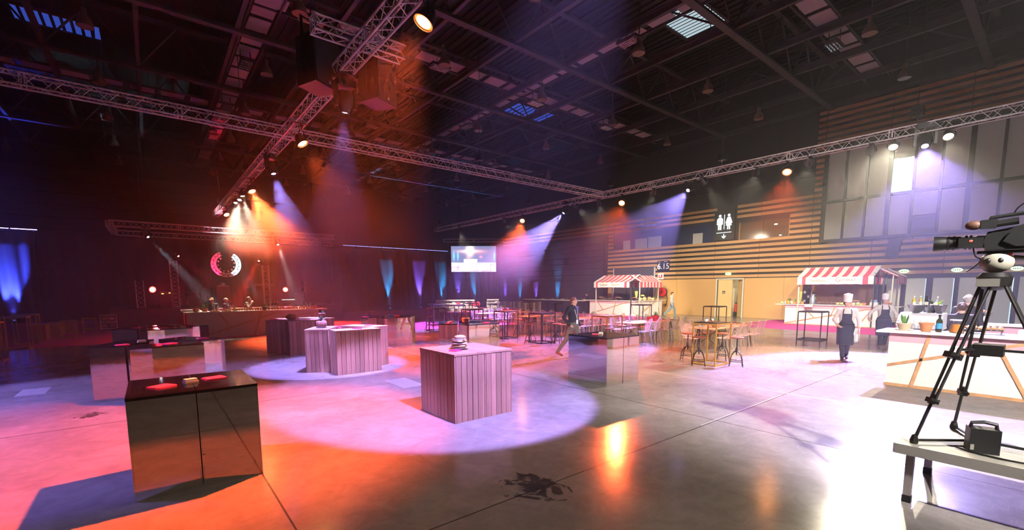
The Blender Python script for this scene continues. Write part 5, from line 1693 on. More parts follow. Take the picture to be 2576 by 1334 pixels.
# ---------------------------------------------------------------- counters
M_TOPW = mat('white_worktop', (0.82, 0.79, 0.74), 0.3)
M_PINKB = mat('mauve_shading', (0.66, 0.36, 0.42), 0.6)
def counter(name, label, origin, rz, ln, h, strips, depth=0.75, over=0.10, band=True, base_strip=True, end_over=(0.1, 0.1), panels=4, front=None):
    """counter whose front runs along local +x and faces local -y; strips are (x0, z0, x1, z1) on the front"""
    t = thing(name, label, 'counter', (origin[0], origin[1], 0), rz)
    fm = front or M_CREAM
    for i in range(panels):
        w = ln / panels
        obj('front_panel', MB().box((w * (i + 0.5), 0.012, h / 2), (w - 0.003, 0.024, h)), t, mats=fm)
    for x in (0.012, ln - 0.012):
        obj('end_panel', MB().box((x, depth / 2, h / 2), (0.024, depth - 0.03, h)), t, mats=fm)
    obj('worktop', MB().box((ln / 2 + (end_over[1] - end_over[0]) / 2, depth / 2 - over / 2, h + 0.018), (ln + end_over[0] + end_over[1], depth + over, 0.036)), t, mats=M_TOPW)
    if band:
        obj('shadow_band', MB().box((ln / 2, -0.004, h - 0.10), (ln - 0.004, 0.006, 0.18)), t, mats=M_PINKB)  # shading under the worktop painted as a mauve strip
    for (x0, z0, x1, z1) in strips:
        p0, p1 = Vector((x0, -0.012, z0)), Vector((x1, -0.012, z1))
        d = p1 - p0
        obj('oak_strip', MB().box((0, 0, 0), (d.length, 0.022, 0.055)), t, (p0 + p1) / 2, (0, -math.atan2(d.z, d.x), 0), M_OAK)
    if base_strip:
        obj('plinth_strip', MB().box((ln / 2, -0.016, 0.03), (ln + 0.04, 0.03, 0.055)), t, mats=M_OAK)
        obj('plinth_strip', MB().box((-0.008, depth / 2, 0.03), (0.03, depth, 0.055)), t, mats=M_OAK)
    return t
NEG = -math.pi / 2
CH = 1.12
# near right-hand bar: a ring of counters, the front one seen
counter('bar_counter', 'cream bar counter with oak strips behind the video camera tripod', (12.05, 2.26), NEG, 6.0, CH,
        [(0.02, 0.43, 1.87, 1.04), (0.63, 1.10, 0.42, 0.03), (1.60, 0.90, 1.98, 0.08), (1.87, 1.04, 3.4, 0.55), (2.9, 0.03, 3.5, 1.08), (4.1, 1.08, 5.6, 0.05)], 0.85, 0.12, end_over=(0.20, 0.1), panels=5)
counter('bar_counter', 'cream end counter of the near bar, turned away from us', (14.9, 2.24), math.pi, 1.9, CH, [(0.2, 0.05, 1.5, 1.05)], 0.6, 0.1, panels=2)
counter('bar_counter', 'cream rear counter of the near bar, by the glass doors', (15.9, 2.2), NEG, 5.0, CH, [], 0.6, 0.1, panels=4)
# bar below the stage
BX0, BY0, BLN = 1.12, 22.62, 5.15
M_CREAMSH = mat('shaded_cream_board', (0.56, 0.47, 0.42), 0.6, var=0.04, vscale=30)  # cream boards toned down, their shade is put into the colour
counter('bar_counter', 'long bar counter with slanted oak strips in front of the stage', (BX0, BY0), 0, BLN, 1.08,
        [(0.43, 0.06, 3.40, 1.03), (1.08, 1.02, 1.50, 0.46), (2.70, 1.05, 2.38, 0.04), (3.50, 1.05, 3.62, 0.72), (3.62, 0.74, 5.10, 0.98), (4.2, 0.04, 4.9, 0.85)], 0.7, 0.1, band=False, base_strip=False, end_over=(0.12, 0.36), front=M_CREAMSH)
counter('bar_counter', 'left return of the stage bar, rose coloured in the red light', (BX0, BY0 + 3.2), NEG, 2.4, 1.08, [(2.3, 0.05, 1.9, 1.05), (1.7, 1.0, 1.1, 0.05)], 0.6, 0.1, band=False, base_strip=False, front=M_CREAMSH)
counter('bar_counter', 'rear counter of the stage bar, behind the barmen', (BX0 + 1.0, BY0 + 3.3), 0, 4.1, 1.08, [], 0.6, 0.05, band=False, base_strip=False, front=M_CREAMSH)
counter('bar_counter', 'right return of the stage bar', (BX0 + BLN, BY0 + 0.75), math.pi / 2, 2.5, 1.08, [], 0.6, 0.05, band=False, base_strip=False, front=M_CREAMSH)

# ---------------------------------------------------------------- striped stalls
M_STR = mat('red_stripe_cloth', (0.85, 0.075, 0.11), 0.8)
M_STW = mat('white_stripe_cloth', (0.72, 0.66, 0.62), 0.8)
M_BANNER = mat('white_banner', (0.86, 0.83, 0.80), 0.7)
M_PRINTR = mat('print_red', (0.62, 0.08, 0.05), 0.7)
M_PRINTB = mat('print_brown', (0.30, 0.20, 0.10), 0.7)
M_POLE = mat('stall_pole', (0.70, 0.62, 0.50), 0.6)
def awning(parent, ln, rise, run, n, val=0.40, banner=False, start_red=False):
    """one sloping cloth: eave along local x at y=0,z=0, ridge at y=run,z=rise, valance below the eave; each stripe keeps its own faces"""
    mb = MB()
    seg = 5
    for i in range(n):
        mb.mi = (i + (1 if start_red else 0)) % 2
        x0, x1 = ln * i / n, ln * (i + 1) / n
        prof = [(0.0, -val), (0.0, 0.0)] + [(run * k / seg, rise * k / seg - 0.05 * math.sin(math.pi * k / seg)) for k in range(1, seg + 1)]
        vs = []
        for (y, z) in prof:
            vs += [(x0, y, z), (x1, y, z)]
        fs = [(2 * k, 2 * k + 1, 2 * k + 3, 2 * k + 2) for k in range(len(prof) - 1)]
        mb.add(vs, fs)
    o = obj('awning_cloth', mb, parent, mats=[M_STW, M_STR])
    md = o.modifiers.new('thickness', 'SOLIDIFY')
    md.thickness = 0.012
    return o
def stall(label, x, y_left, ln, z_eave, rise, run, n, lab2, second, strips, side_strips, c_len, c_left):
    t = thing('market_stall', label, 'stall', (x, y_left, 0), NEG)
    o = awning(t, ln, rise, run, n)
    o.location = (0, 0, z_eave)
    # rear slope
    o = awning(t, ln, rise, run, n)
    o.location = (ln, 2 * run, z_eave)
    o.rotation_euler = (0, 0, math.pi)
    bn = obj('banner', MB().box((ln * 0.48, -0.02, z_eave - 0.20), (ln * 0.72, 0.012, 0.37)), t, mats=M_BANNER)
    rt = (math.pi / 2, 0, 0)
    m1 = obj('lettering', text_mesh('Gedibois', 0.21, M_PRINTB, 0.003, bold=0.003), bn, (ln * 0.29, -0.030, z_eave - 0.19), rt)
    obj('lettering', text_mesh('G', 0.31, M_PRINTR, 0.003), bn, (ln * 0.555, -0.030, z_eave - 0.17), rt)
    obj('lettering', text_mesh('EDIMAT', 0.185, M_PRINTR, 0.003), bn, (ln * 0.69, -0.030, z_eave - 0.195), rt)
    obj('tag_line', MB().box((ln * 0.26, -0.029, z_eave - 0.33), (ln * 0.13, 0.002, 0.015)), bn, mats=mat('print_green', (0.25, 0.32, 0.06), 0.7))
    for xx in (0.02, ln - 0.02):
        obj('gable_edge', MB().path([(xx, 0.0, z_eave), (xx, run, z_eave + rise), (xx, 2 * run, z_eave)], 0.03, 4), t, mats=M_PAPER)
        for yy in (0.25, 2 * run - 0.25):
            obj('pole', MB().box((xx, yy, z_eave / 2 + 0.1), (0.055, 0.055, z_eave + 0.1)), t, mats=M_POLE if xx < 1 else M_FRAME)
        obj('tie_beam', MB().box((xx, run, z_eave + 0.02), (0.045, 2 * run, 0.05)), t, mats=M_FRAME)
    obj('ridge_beam', MB().box((ln / 2, run, z_eave + rise - 0.05), (ln, 0.05, 0.06)), t, mats=M_FRAME)
    # second, perpendicular roof at the right-hand end
    (ox, oy, l2, run2, rise2, n2) = second
    t2 = thing('market_stall', lab2, 'stall', (ox, oy, 0), 0)
    o = awning(t2, l2, rise2, run2, n2, start_red=True)
    o.location = (0, 0, z_eave)
    for xx in (0.02, l2 - 0.02):
        obj('gable_edge', MB().path([(xx, 0.0, z_eave), (xx, run2, z_eave + rise2)], 0.03, 4), t2, mats=M_PAPER)
    for xx in (0.15, l2 - 0.1):
        obj('pole', MB().box((xx, 0.2, z_eave / 2 + 0.1), (0.06, 0.06, z_eave + 0.1)), t2, mats=M_POLE)
        obj('pole', MB().box((xx, run2, (z_eave + rise2) / 2), (0.06, 0.06, z_eave + rise2)), t2, mats=M_FRAME)
    obj('ridge_beam', MB().box((l2 / 2, run2, z_eave + rise2 - 0.05), (l2, 0.05, 0.06)), t2, mats=M_FRAME)
    return t
stall('striped market stall roof with lettering beside the glass doors', 27.8, 9.35, 3.35, 2.62, 0.54, 1.25, 15, 'dark striped stall roof turned towards us by the glass doors', (29.2, 5.35, 1.9, 0.8, 0.45, 11), None, None, 0, 0)
stall('striped market stall roof with lettering beside the hose reel', 26.8, 23.05, 3.30, 2.50, 0.54, 1.25, 15, 'red striped stall roof turned towards us beside the hose reel', (27.5, 19.25, 2.6, 0.9, 0.50, 13), None, None, 0, 0)
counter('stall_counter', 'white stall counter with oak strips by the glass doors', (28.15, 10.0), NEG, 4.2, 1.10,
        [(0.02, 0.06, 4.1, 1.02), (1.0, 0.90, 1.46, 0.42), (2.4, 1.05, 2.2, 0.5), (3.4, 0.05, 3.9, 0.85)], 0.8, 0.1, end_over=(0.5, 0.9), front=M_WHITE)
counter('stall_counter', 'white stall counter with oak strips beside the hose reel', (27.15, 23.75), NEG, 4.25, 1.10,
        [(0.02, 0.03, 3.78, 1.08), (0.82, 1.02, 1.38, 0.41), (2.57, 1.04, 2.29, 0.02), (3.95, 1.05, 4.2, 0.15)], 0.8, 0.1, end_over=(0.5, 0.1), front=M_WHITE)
counter('stall_counter', 'white stall counter end with crossing oak strips before the hose reel', (27.98, 19.5), 0, 2.65, 1.10,
        [(0.02, 0.25, 1.83, 1.09), (0.02, 0.9, 0.34, 0.47), (1.09, 1.07, 0.95, 0.04), (2.0, 1.07, 2.35, 0.06)], 0.8, 0.1, end_over=(0.0, 0.35), base_strip=False, band=False, front=M_WHITE)
# black buffet joining on the left
t = thing('black_buffet', 'long black buffet left of the far striped stall', 'counter', (27.3, 24.4, 0.012))
M_BCLOTH = mat('black_cloth', (0.014, 0.014, 0.016), 0.7)
obj('cloth_front', MB().box((0.0, 3.8, 0.5), (0.03, 7.6, 1.0)), t, mats=M_BCLOTH)
obj('cloth_end', MB().box((0.4, 0.0, 0.5), (0.8, 0.03, 1.0)), t, mats=M_BCLOTH)
obj('table_top', MB().box((0.4, 3.8, 1.03), (0.84, 7.64, 0.04)), t, mats=M_TOPW)

# hose reel on the wall
t = thing('hose_reel', 'red fire hose reel on the fibreboard wall', 'hose reel', (X1 - 0.14, 19.78, 1.75))
RYM = Matrix.Rotation(math.pi / 2, 3, 'Y')
obj('drum_face', MB().lathe([(0.001, -0.12), (0.30, -0.12), (0.34, -0.10), (0.34, -0.06), (0.001, -0.06)], (-0.2, 0.15, 0), 22, RYM), t, mats=M_REDM, smooth=0.6)
obj('hose_coil', MB().lathe([(0.14, -0.06), (0.31, -0.06), (0.33, 0.05), (0.31, 0.16), (0.14, 0.16)], (-0.2, 0.15, 0), 22, RYM), t, mats=M_BLACKP, smooth=0.6)
obj('hub', MB().lathe([(0.001, -0.15), (0.06, -0.14), (0.07, -0.11), (0.001, -0.11)], (-0.2, 0.15, 0), 14, RYM), t, mats=M_STEEL)
obj('loose_hose', MB().path([(-0.2, -0.16, -0.15), (-0.2, -0.26, -0.5), (-0.22, -0.2, -0.95), (-0.2, -0.08, -1.15)], 0.03, 6), t, mats=M_BLACKP)
obj('bracket', MB().box((-0.05, 0.15, 0), (0.1, 0.2, 0.2)), t, mats=M_REDM)
t = thing('fire_extinguisher', 'small red fire extinguisher on a post right of the stall', 'extinguisher', (X1 - 0.2, 6.62, 1.05))
obj('cylinder', MB().lathe([(0.001, 0), (0.065, 0.01), (0.065, 0.36), (0.03, 0.44)], n=12), t, mats=M_REDM, smooth=0.8)
obj('valve', MB().box((0, 0, 0.47), (0.04, 0.12, 0.05)), t, mats=M_BLACK)
obj('wall_hook', MB().box((0.08, 0, 0.25), (0.10, 0.05, 0.05)), t, mats=M_BLACK)

# ---------------------------------------------------------------- things on the counters
def bottle(label, x, y, z, col, h=0.30, r=0.037, cap=(0.02, 0.02, 0.02), lab=(0.75, 0.72, 0.65), tilt=None, rz=0.0):
    t = thing('bottle', label, 'bottle', (x, y, z), rz)
    m = mat('bottle_%d_%d_%d' % tuple(int(c * 100) for c in col), col, 0.08, spec=0.7)
    rot = Matrix.Rotation(tilt, 3, 'X') if tilt else None
    obj('body', MB().lathe([(0.001, 0.0), (r, 0.002), (r, h * 0.60), (r * 0.8, h * 0.68), (r * 0.36, h * 0.76), (r * 0.34, h * 0.93), (r * 0.42, h * 0.94), (r * 0.40, h * 0.97), (0.001, h * 0.97)], n=12, rot=rot), t, mats=m, smooth=0.7)
    obj('cap', MB().lathe([(r * 0.44, h * 0.86), (r * 0.46, h * 0.99), (r * 0.3, h), (0.001, h)], n=10, rot=rot), t, mats=mat('cap_%d_%d_%d' % tuple(int(c * 100) for c in cap), cap, 0.4), smooth=0.7)
    obj('paper_label', MB().lathe([(r * 1.015, h * 0.18), (r * 1.02, h * 0.19), (r * 1.02, h * 0.48), (r * 1.015, h * 0.49)], n=12, rot=rot), t, mats=mat('label_%d_%d_%d' % tuple(int(c * 100) for c in lab), lab, 0.6), smooth=0.7)
    return t
def wineglass(x, y, z, label, group, upside=False):
    global _wg
    try:
        return dup(_wg[upside], (x, y, z), 0, label, group)
    except NameError:
        _wg = {}
    except KeyError:
        pass
    t = thing('wine_glass', label, 'glass', (x, y, z), 0, group)
    prof = [(0.033, 0.0), (0.005, 0.008), (0.004, 0.08), (0.03, 0.10), (0.042, 0.14), (0.036, 0.20)]
    if upside:
        prof = [(r, 0.20 - zz) for r, zz in reversed(prof)]
    obj('bowl', MB().lathe(prof[2:] if not upside else prof[:4], n=10), t, mats=M_GLASS, smooth=3.1)
    obj('stem', MB().lathe(prof[:3] if not upside else prof[3:], n=8), t, mats=M_GLASS, smooth=3.1)
    _wg[upside] = t
    return t
CZ = CH + 0.036
# near bar
wineglass(12.42, 2.22, CZ, 'single wine glass at the end of the near bar', 'wine glasses on the near bar')
pt = pot_plant('cream pot with a leafy stem on the near bar end', 12.45, 2.10, CZ, 3, 0.125, 0.15, mat('cream_pot', (0.66, 0.52, 0.34), 0.6), 7, 0.22, 0.05, True, (0.5, 1.3))
pot_plant('empty terracotta pot beside the wine bottle on the near bar', 12.40, 1.75, CZ, 1, 0.115, 0.18, M_TERRA, 0)
bottle('dark red wine bottle with a blue label on the near bar', 12.42, 1.56, CZ, (0.02, 0.03, 0.012), 0.36, 0.05, (0.02, 0.02, 0.03), (0.05, 0.30, 0.55))
t = thing('tea_pitcher', 'glass pitcher of amber tea on the near bar', 'pitcher', (12.42, 1.30, CZ))
obj('tea', MB().lathe([(0.001, 0.01), (0.105, 0.012), (0.085, 0.17), (0.001, 0.17)], n=16), t, mats=mat('amber_tea', (0.80, 0.30, 0.04), 0.15, emit=None), smooth=0.8)
obj('glass_body', MB().lathe([(0.001, 0.0), (0.115, 0.002), (0.092, 0.18), (0.105, 0.25), (0.10, 0.25), (0.087, 0.18)], n=16), t, mats=M_GLASS, smooth=0.8)
obj('rim_ring', MB().path([(0.105 * math.cos(a * math.pi / 8), 0.105 * math.sin(a * math.pi / 8), 0.25) for a in range(16)], 0.012, 5, True), t, mats=M_PAPER)
obj('handle', MB().path([(0.1, 0, 0.2), (0.17, 0, 0.18), (0.17, 0, 0.08), (0.11, 0, 0.05)], 0.012, 6), t, mats=M_GLASS)
# raised rack under a cloth with glasses and ice bowls
M_CLOTH = mat('white_table_cloth', (0.74, 0.72, 0.78), 0.8, var=0.10, vscale=14, vstretch=(6, 0.6, 1))
t = thing('glass_riser', 'riser under a white striped cloth behind the near bar pots', 'riser', (13.12, 1.55, CH + 0.05))
prof = [(-0.05, 0.0), (-0.05, 0.16), (0.10, 0.30), (0.32, 0.36), (0.62, 0.36), (0.66, 0.0)]
mb = MB()
for yy in (0.80, 0.06):
    mb.v += [(x, yy, z) for x, z in prof]
n = len(prof)
for i in range(n - 1):
    mb.f.append((i, i + 1, n + i + 1, n + i)); mb.m.append(0)
mb.f.append(tuple(range(n))); mb.m.append(0)
mb.f.append(tuple(reversed(range(n, 2 * n)))); mb.m.append(0)
obj('cloth', mb, t, (0.0, 0, -0.04), mats=M_CLOTH)
for i in range(5):
    wineglass(12.78, 2.12 - 0.11 * i, CZ, '%s upturned wine glass from the left before the cloth riser' % ORD[i], 'upturned glasses on the near bar', True)
def ice_bowl(label, x, y, z, s, bots):
    t = thing('ice_bowl', label, 'bowl', (x, y, z))
    obj('bowl', MB().lathe([(0.10 * s, 0.0), (0.17 * s, 0.05), (0.24 * s, 0.16), (0.27 * s, 0.175), (0.26 * s, 0.18), (0.22 * s, 0.15), (0.001, 0.13)], n=22), t, mats=M_STEEL, smooth=0.8)
    obj('ice', lump((0, 0, 0.15), (0.2 * s, 0.2 * s, 0.03), 12, 0.2), t, mats=M_PAPER)
    for i, (dx, dy, col, cap, tl, lb) in enumerate(bots):
        bottle(lb, x + dx, y + dy, z + 0.13, col, 0.24, 0.032, cap, (0.72, 0.66, 0.5), tl)
ice_bowl('steel ice bowl with bottles on the left of the cloth riser', 13.42, 2.08, CH + 0.37, 0.66, [(0, 0.06, (0.55, 0.42, 0.02), (0.70, 0.66, 0.62), 0.0, 'yellow bottle in the left ice bowl'), (0.02, -0.05, (0.55, 0.36, 0.12), (0.15, 0.45, 0.30), 0.0, 'round label bottle with green neck in the left ice bowl'), (0.08, -0.14, (0.02, 0.02, 0.02), (0.05, 0.05, 0.12), 0.0, 'dark bottle at the back of the left ice bowl')])
ice_bowl('steel ice bowl with a green bottle on the cloth riser', 13.60, 1.86, CH + 0.37, 0.6, [(0, 0.0, (0.20, 0.42, 0.02), (0.20, 0.32, 0.05), 0.9, 'leaning bright green bottle in the middle ice bowl')])
ice_bowl('small steel ice bowl right on the cloth riser', 13.45, 1.70, CH + 0.37, 0.45, [(0, 0.03, (0.03, 0.06, 0.03), (0.10, 0.16, 0.10), -0.8, 'leaning dark bottle in the right ice bowl'), (0, 0.1, (0.30, 0.32, 0.36), (0.66, 0.66, 0.72), 0.2, 'clear bottle with white cap in the right ice bowl')])
M_CROI = mat('croissant_crust', (0.72, 0.36, 0.14), 0.55, var=0.3, vscale=20)
for (x, y, n, lb, z) in ((12.55, 0.98, 7, 'rack of golden croissants on the near bar', CZ), (15.3, 1.35, 6, 'tray of pastries on the rear counter by the glass doors', CZ + 0.22)):
    t = thing('pastry_rack', lb, 'pastry tray', (x, y, z))
    obj('wire_tray', MB().box((0, 0, 0.075), (0.26, 0.62, 0.015)).box((0.1, 0.28, 0.035), (0.015, 0.015, 0.07)).box((-0.1, 0.28, 0.035), (0.015, 0.015, 0.07)).box((0.1, -0.28, 0.035), (0.015, 0.015, 0.07)).box((-0.1, -0.28, 0.035), (0.015, 0.015, 0.07)), t, mats=M_STEEL)
    if z > CZ + 0.1:
        obj('stand', MB().box((0, 0, -0.11), (0.2, 0.5, 0.21)), t, mats=M_TOPW)
    for k in range(n):
        for j in (-1, 1):
            obj('croissant', lump((0.065 * j, -0.26 + 0.52 * k / (n - 1), 0.115), (0.06, 0.036, 0.035), k + 10 * j, 0.15, 10, 6), t, mats=M_CROI, smooth=3.1)
t = thing('napkin_box', 'small white box on the near bar at the picture edge', 'box', (12.5, 0.42, CZ))
obj('box', MB().box((0, 0, 0.05), (0.2, 0.14, 0.10)), t, mats=M_PAPER)
obj('napkins', MB().box((0, 0, 0.105), (0.16, 0.10, 0.02)), t, mats=M_PAPER)

# stage bar ware
BZ = 1.08 + 0.036
for i in range(34):
    x = BX0 + 1.35 + 0.105 * i if i < 17 else BX0 + 3.35 + 0.1 * (i - 17)
    t_ = None
    if i == 0:
        tum = thing('tumbler', 'glass of orange juice, first of the left row on the stage bar', 'glass', (x, BY0 + 0.22, BZ), 0, 'glasses lined up on the stage bar')
        obj('juice', MB().lathe([(0.001, 0.0), (0.034, 0.002), (0.040, 0.10), (0.001, 0.10)], n=10), tum, mats=mat('orange_juice', (0.80, 0.42, 0.06), 0.3), smooth=0.8)
        obj('glass_wall', MB().lathe([(0.036, 0.0), (0.043, 0.13), (0.041, 0.13)], n=10), tum, mats=M_GLASS, smooth=0.8)
    else:
        dup(tum, (x, BY0 + 0.22 + 0.015 * (i % 3), BZ), 0, 'glass of orange juice, %s of the %s row on the stage bar' % ((ORD[i], 'left') if i < 17 else (ORD[i - 17], 'right')), 'glasses lined up on the stage bar')
for i in range(30):
    x = BX0 + 3.3 + 0.09 * (i % 15)
    if i == 0:
        fl_ = thing('flute', 'upturned clear flute, first from the left, front rank on the stage bar', 'glass', (x, BY0 + 0.45, BZ), 0, 'clear flutes in a block on the stage bar')
        obj('bowl', MB().lathe([(0.03, 0.0), (0.034, 0.08), (0.02, 0.13), (0.004, 0.14)], n=9), fl_, mats=M_GLASS, smooth=3.1)
        obj('stem', MB().lathe([(0.004, 0.14), (0.004, 0.19), (0.03, 0.20)], n=8), fl_, mats=M_GLASS, smooth=3.1)
    else:
        dup(fl_, (x, BY0 + 0.40 + 0.10 * (i // 15), BZ), 0, 'upturned clear flute, %s from the left, %s rank on the stage bar' % (ORD[i % 15], 'front' if i < 15 else 'rear'))
for i, (dx, dy, col, lb, h) in enumerate(((0.95, 0.25, (0.45, 0.55, 0.65), 'clear water bottle left of the seated woman', 0.32), (1.10, 0.32, (0.5, 0.6, 0.7), 'clear water bottle right next to the woman', 0.30), (1.55, 0.40, (0.5, 0.6, 0.7), 'tall clear bottle between woman and grey haired man', 0.34), (1.72, 0.46, (0.45, 0.55, 0.75), 'second clear bottle before the grey haired man', 0.30), (2.15, 0.5, (0.30, 0.03, 0.02), 'red topped bottle in the middle of the stage bar', 0.26),
                                          (3.10, 0.45, (0.08, 0.10, 0.03), 'first dark wine bottle in the group of four', 0.36), (3.22, 0.45, (0.10, 0.06, 0.03), 'second dark wine bottle in the group of four', 0.37), (3.34, 0.45, (0.08, 0.10, 0.03), 'third dark wine bottle in the group of four', 0.36), (3.46, 0.45, (0.10, 0.06, 0.03), 'fourth dark wine bottle in the group of four', 0.36),
                                          (4.62, 0.5, (0.10, 0.08, 0.03), 'dark bottle at the right end of the stage bar', 0.36), (4.74, 0.42, (0.40, 0.30, 0.08), 'amber bottle at the right end of the stage bar', 0.34), (4.90, 0.5, (0.5, 0.6, 0.7), 'clear bottle at the right end of the stage bar', 0.34))):
    bottle(lb, BX0 + dx, BY0 + dy, BZ, col, h, 0.042, (0.65, 0.60, 0.5) if 4 < i < 9 else (0.03, 0.03, 0.03), (0.72, 0.68, 0.6))
pot_plant('terracotta pot at the left end of the stage bar', BX0 + 0.30, BY0 + 0.12, BZ, 2, 0.12, 0.17, M_TERRA, 0)
pot_plant('leafy pot at the left end of the stage bar', BX0 + 0.62, BY0 + 0.3, BZ, 5, 0.12, 0.14, M_TERRA, 12, 0.22, 0.06)
pot_plant('leafy pot at the right end of the stage bar', BX0 + 5.0, BY0 + 0.2, BZ, 6, 0.13, 0.15, M_TERRA, 8, 0.18, 0.06)
t = thing('steel_cooler', 'steel cooler bowl with bottle necks in the middle of the stage bar', 'bowl', (BX0 + 2.85, BY0 + 0.18, BZ))
obj('bowl', MB().lathe([(0.08, 0.0), (0.09, 0.03), (0.17, 0.14), (0.19, 0.15), (0.16, 0.12), (0.001, 0.10)], n=18), t, mats=M_STEEL, smooth=0.8)
for k in range(4):
    a = k * 1.6
    obj('bottle_neck', MB().tube((0.05 * math.cos(a), 0.05 * math.sin(a), 0.1), (0.12 * math.cos(a), 0.12 * math.sin(a), 0.25), 0.022, 8), t, mats=mat('bottle_8_10_3', (0.08, 0.10, 0.03), 0.1))
t = thing('menu_stack', 'white menu sheets stacked at the left corner of the stage bar', 'papers', (BX0 + 0.15, BY0 + 0.55, BZ), 0.1)
for k in range(4):
    obj('sheet', MB().box((0, 0.0, 0.01 + 0.022 * k), (0.62 - 0.04 * k, 0.34, 0.02), ROTZ(0.06 * k)), t, mats=M_PAPER)
for i in range(3):
    t = thing('canape_board', 'board of small canapes, %s from the left on the stage bar' % ORD[i], 'canape board', (BX0 + 0.95 + 0.42 * i if i < 2 else BX0 + 4.75, BY0 + 0.02, BZ))
    obj('board', MB().box((0, 0, 0.01), (0.36, 0.14, 0.02)), t, mats=M_OAK)
    for k in range(6):
        obj('canape', lump((-0.14 + 0.056 * k, 0, 0.04), (0.024, 0.035, 0.022), k, 0.1, 8, 5), t, mats=M_CROI, smooth=3.1)

# stall food
SZ_ = 1.10 + 0.036
def chafer(label, x, y, rz):
    t = thing('chafing_dish', label, 'chafing dish', (x, y, SZ_), rz)
    obj('pan', MB().box((0, 0, 0.17), (0.55, 0.33, 0.07)), t, mats=M_STEEL)
    obj('rim', MB().box((0, 0, 0.21), (0.60, 0.38, 0.012)), t, mats=M_STEEL)
    for sx in (-1, 1):
        for sy in (-1, 1):
            obj('leg', MB().box((sx * 0.26, sy * 0.15, 0.075), (0.02, 0.02, 0.15)), t, mats=M_STEEL)
    obj('food', lump((0, 0, 0.215), (0.24, 0.13, 0.03), 5, 0.2), t, mats=M_CROI, smooth=3.1)
    obj('burner', MB().lathe([(0.001, 0.0), (0.04, 0.0), (0.04, 0.06), (0.001, 0.06)], n=10), t, mats=M_BLACK)
chafer('chafing dish at the left of the far stall counter', 27.5, 22.9, NEG)
chafer('chafing dish in the middle of the far stall counter', 27.5, 21.25, NEG)
chafer('chafing dish at the corner of the far stall counter', 27.7, 19.95, NEG)
chafer('chafing dish behind the chef on the near stall counter', 28.6, 6.9, NEG)
def glass_case(label, x, y, rz, ln=1.3):
    t = thing('display_case', label, 'display case', (x, y, SZ_), rz)
    obj('tray', MB().box((0, 0, 0.04), (ln, 0.4, 0.06)), t, mats=M_STEEL)
    obj('glass_front', MB().box((0, -0.2, 0.18), (ln, 0.01, 0.22)), t, mats=M_GLASS)
    obj('glass_top', MB().box((0, -0.02, 0.30), (ln, 0.36, 0.012)), t, mats=M_GLASS)
    for sx in (-1, 1):
        obj('corner_post', MB().box((sx * ln / 2, -0.19, 0.18), (0.018, 0.018, 0.25)), t, mats=M_STEEL)
        obj('corner_post', MB().box((sx * ln / 2, 0.18, 0.18), (0.018, 0.018, 0.25)), t, mats=M_STEEL)
    for k in range(6):
        obj('bun', lump((-ln / 2 + 0.12 + (ln - 0.24) * k / 5, 0, 0.11), (0.08, 0.12, 0.04), k, 0.1, 10, 6), t, mats=M_BREAD, smooth=3.1)
glass_case('glass display case on the far stall counter', 27.55, 22.1, NEG)
glass_case('glass display case behind the chef with the towel', 28.55, 8.0, NEG, 1.2)
def veg(label, x, y, col, r, seed, z=SZ_, amp=0.12):
    o = lump((0, 0, r * 0.8), (r, r, r * 0.85), seed, amp, 14, 8)
    o = obj('vegetable', o, None, (x, y, z), mats=mat('veg_%d_%d_%d' % tuple(int(c * 100) for c in col), col, 0.6, var=0.25, vscale=18), smooth=3.1)
    tag(o, label, 'vegetable', 'vegetables on the stall counters')
VG = [((0.78, 0.70, 0.50), 'cream cauliflower'), ((0.72, 0.55, 0.24), 'golden squash'), ((0.50, 0.58, 0.22), 'pale green cabbage'), ((0.80, 0.76, 0.62), 'white turnip'), ((0.72, 0.30, 0.06), 'orange pumpkin')]
for i in range(12):
    c, nm = VG[i % 5]
    if i < 4:
        veg('%s, %s from the left on the far stall corner' % (nm, ORD[i]), 27.60 + 0.12 * (i % 2), 19.55 - 0.0 + 0.0 * i + (i * 0.001), c, 0.10, i, SZ_) if False else None
    if i < 8:
        veg('%s, %s along the far stall end towards the hose reel' % (nm, ORD[i]), 28.1 + 0.27 * i, 19.72 + 0.13 * (i % 2), c, 0.115 + 0.02 * (i % 3), i)
for i in range(6):
    c, nm = VG[(i + 2) % 5]
    veg('%s, %s from the left on the near stall corner' % (nm, ORD[i]), 28.35 + 0.12 * (i % 2), 10.25 - 0.16 * i, c, 0.085 + 0.015 * (i % 3), i + 20)
for i in range(7):
    c, nm = VG[(i + 1) % 5]
    veg('%s, %s from the left on the near stall behind the chef' % (nm, ORD[i]), 28.30 + 0.1 * (i % 2), 7.55 - 0.17 * i, c, 0.075 + 0.012 * (i % 3), i + 40)
M_STRAW = mat('wheat_straw', (0.62, 0.62, 0.16), 0.7, rnd=0.2)
def wheat(label, x, y, h, z=SZ_):
    t = thing('wheat_vase', label, 'plant', (x, y, z))
    obj('vase', MB().lathe([(0.001, 0), (0.06, 0), (0.08, 0.16), (0.07, 0.16), (0.001, 0.1)], n=14), t, mats=M_TERRA, smooth=0.8)
    rr = random.Random(4)
    mb = MB()
    for k in range(110):
        a, q = rr.random() * 6.28, rr.random() * 0.12
        mb.tube((0.04 * math.cos(a), 0.04 * math.sin(a), 0.1), (q * math.cos(a), q * math.sin(a), 0.1 + h * rr.uniform(0.75, 1)), 0.010, 4, caps=False)
    obj('stalks', mb, t, mats=M_STRAW, kind='stuff')
wheat('vase of yellow green wheat on the far stall counter', 27.95, 19.95, 0.62)
wheat('vase of yellow green wheat on the near stall counter', 28.5, 9.42, 0.62)
t = thing('milk_can', 'pale blue milk can on the near stall counter', 'can', (28.55, 8.78, SZ_))
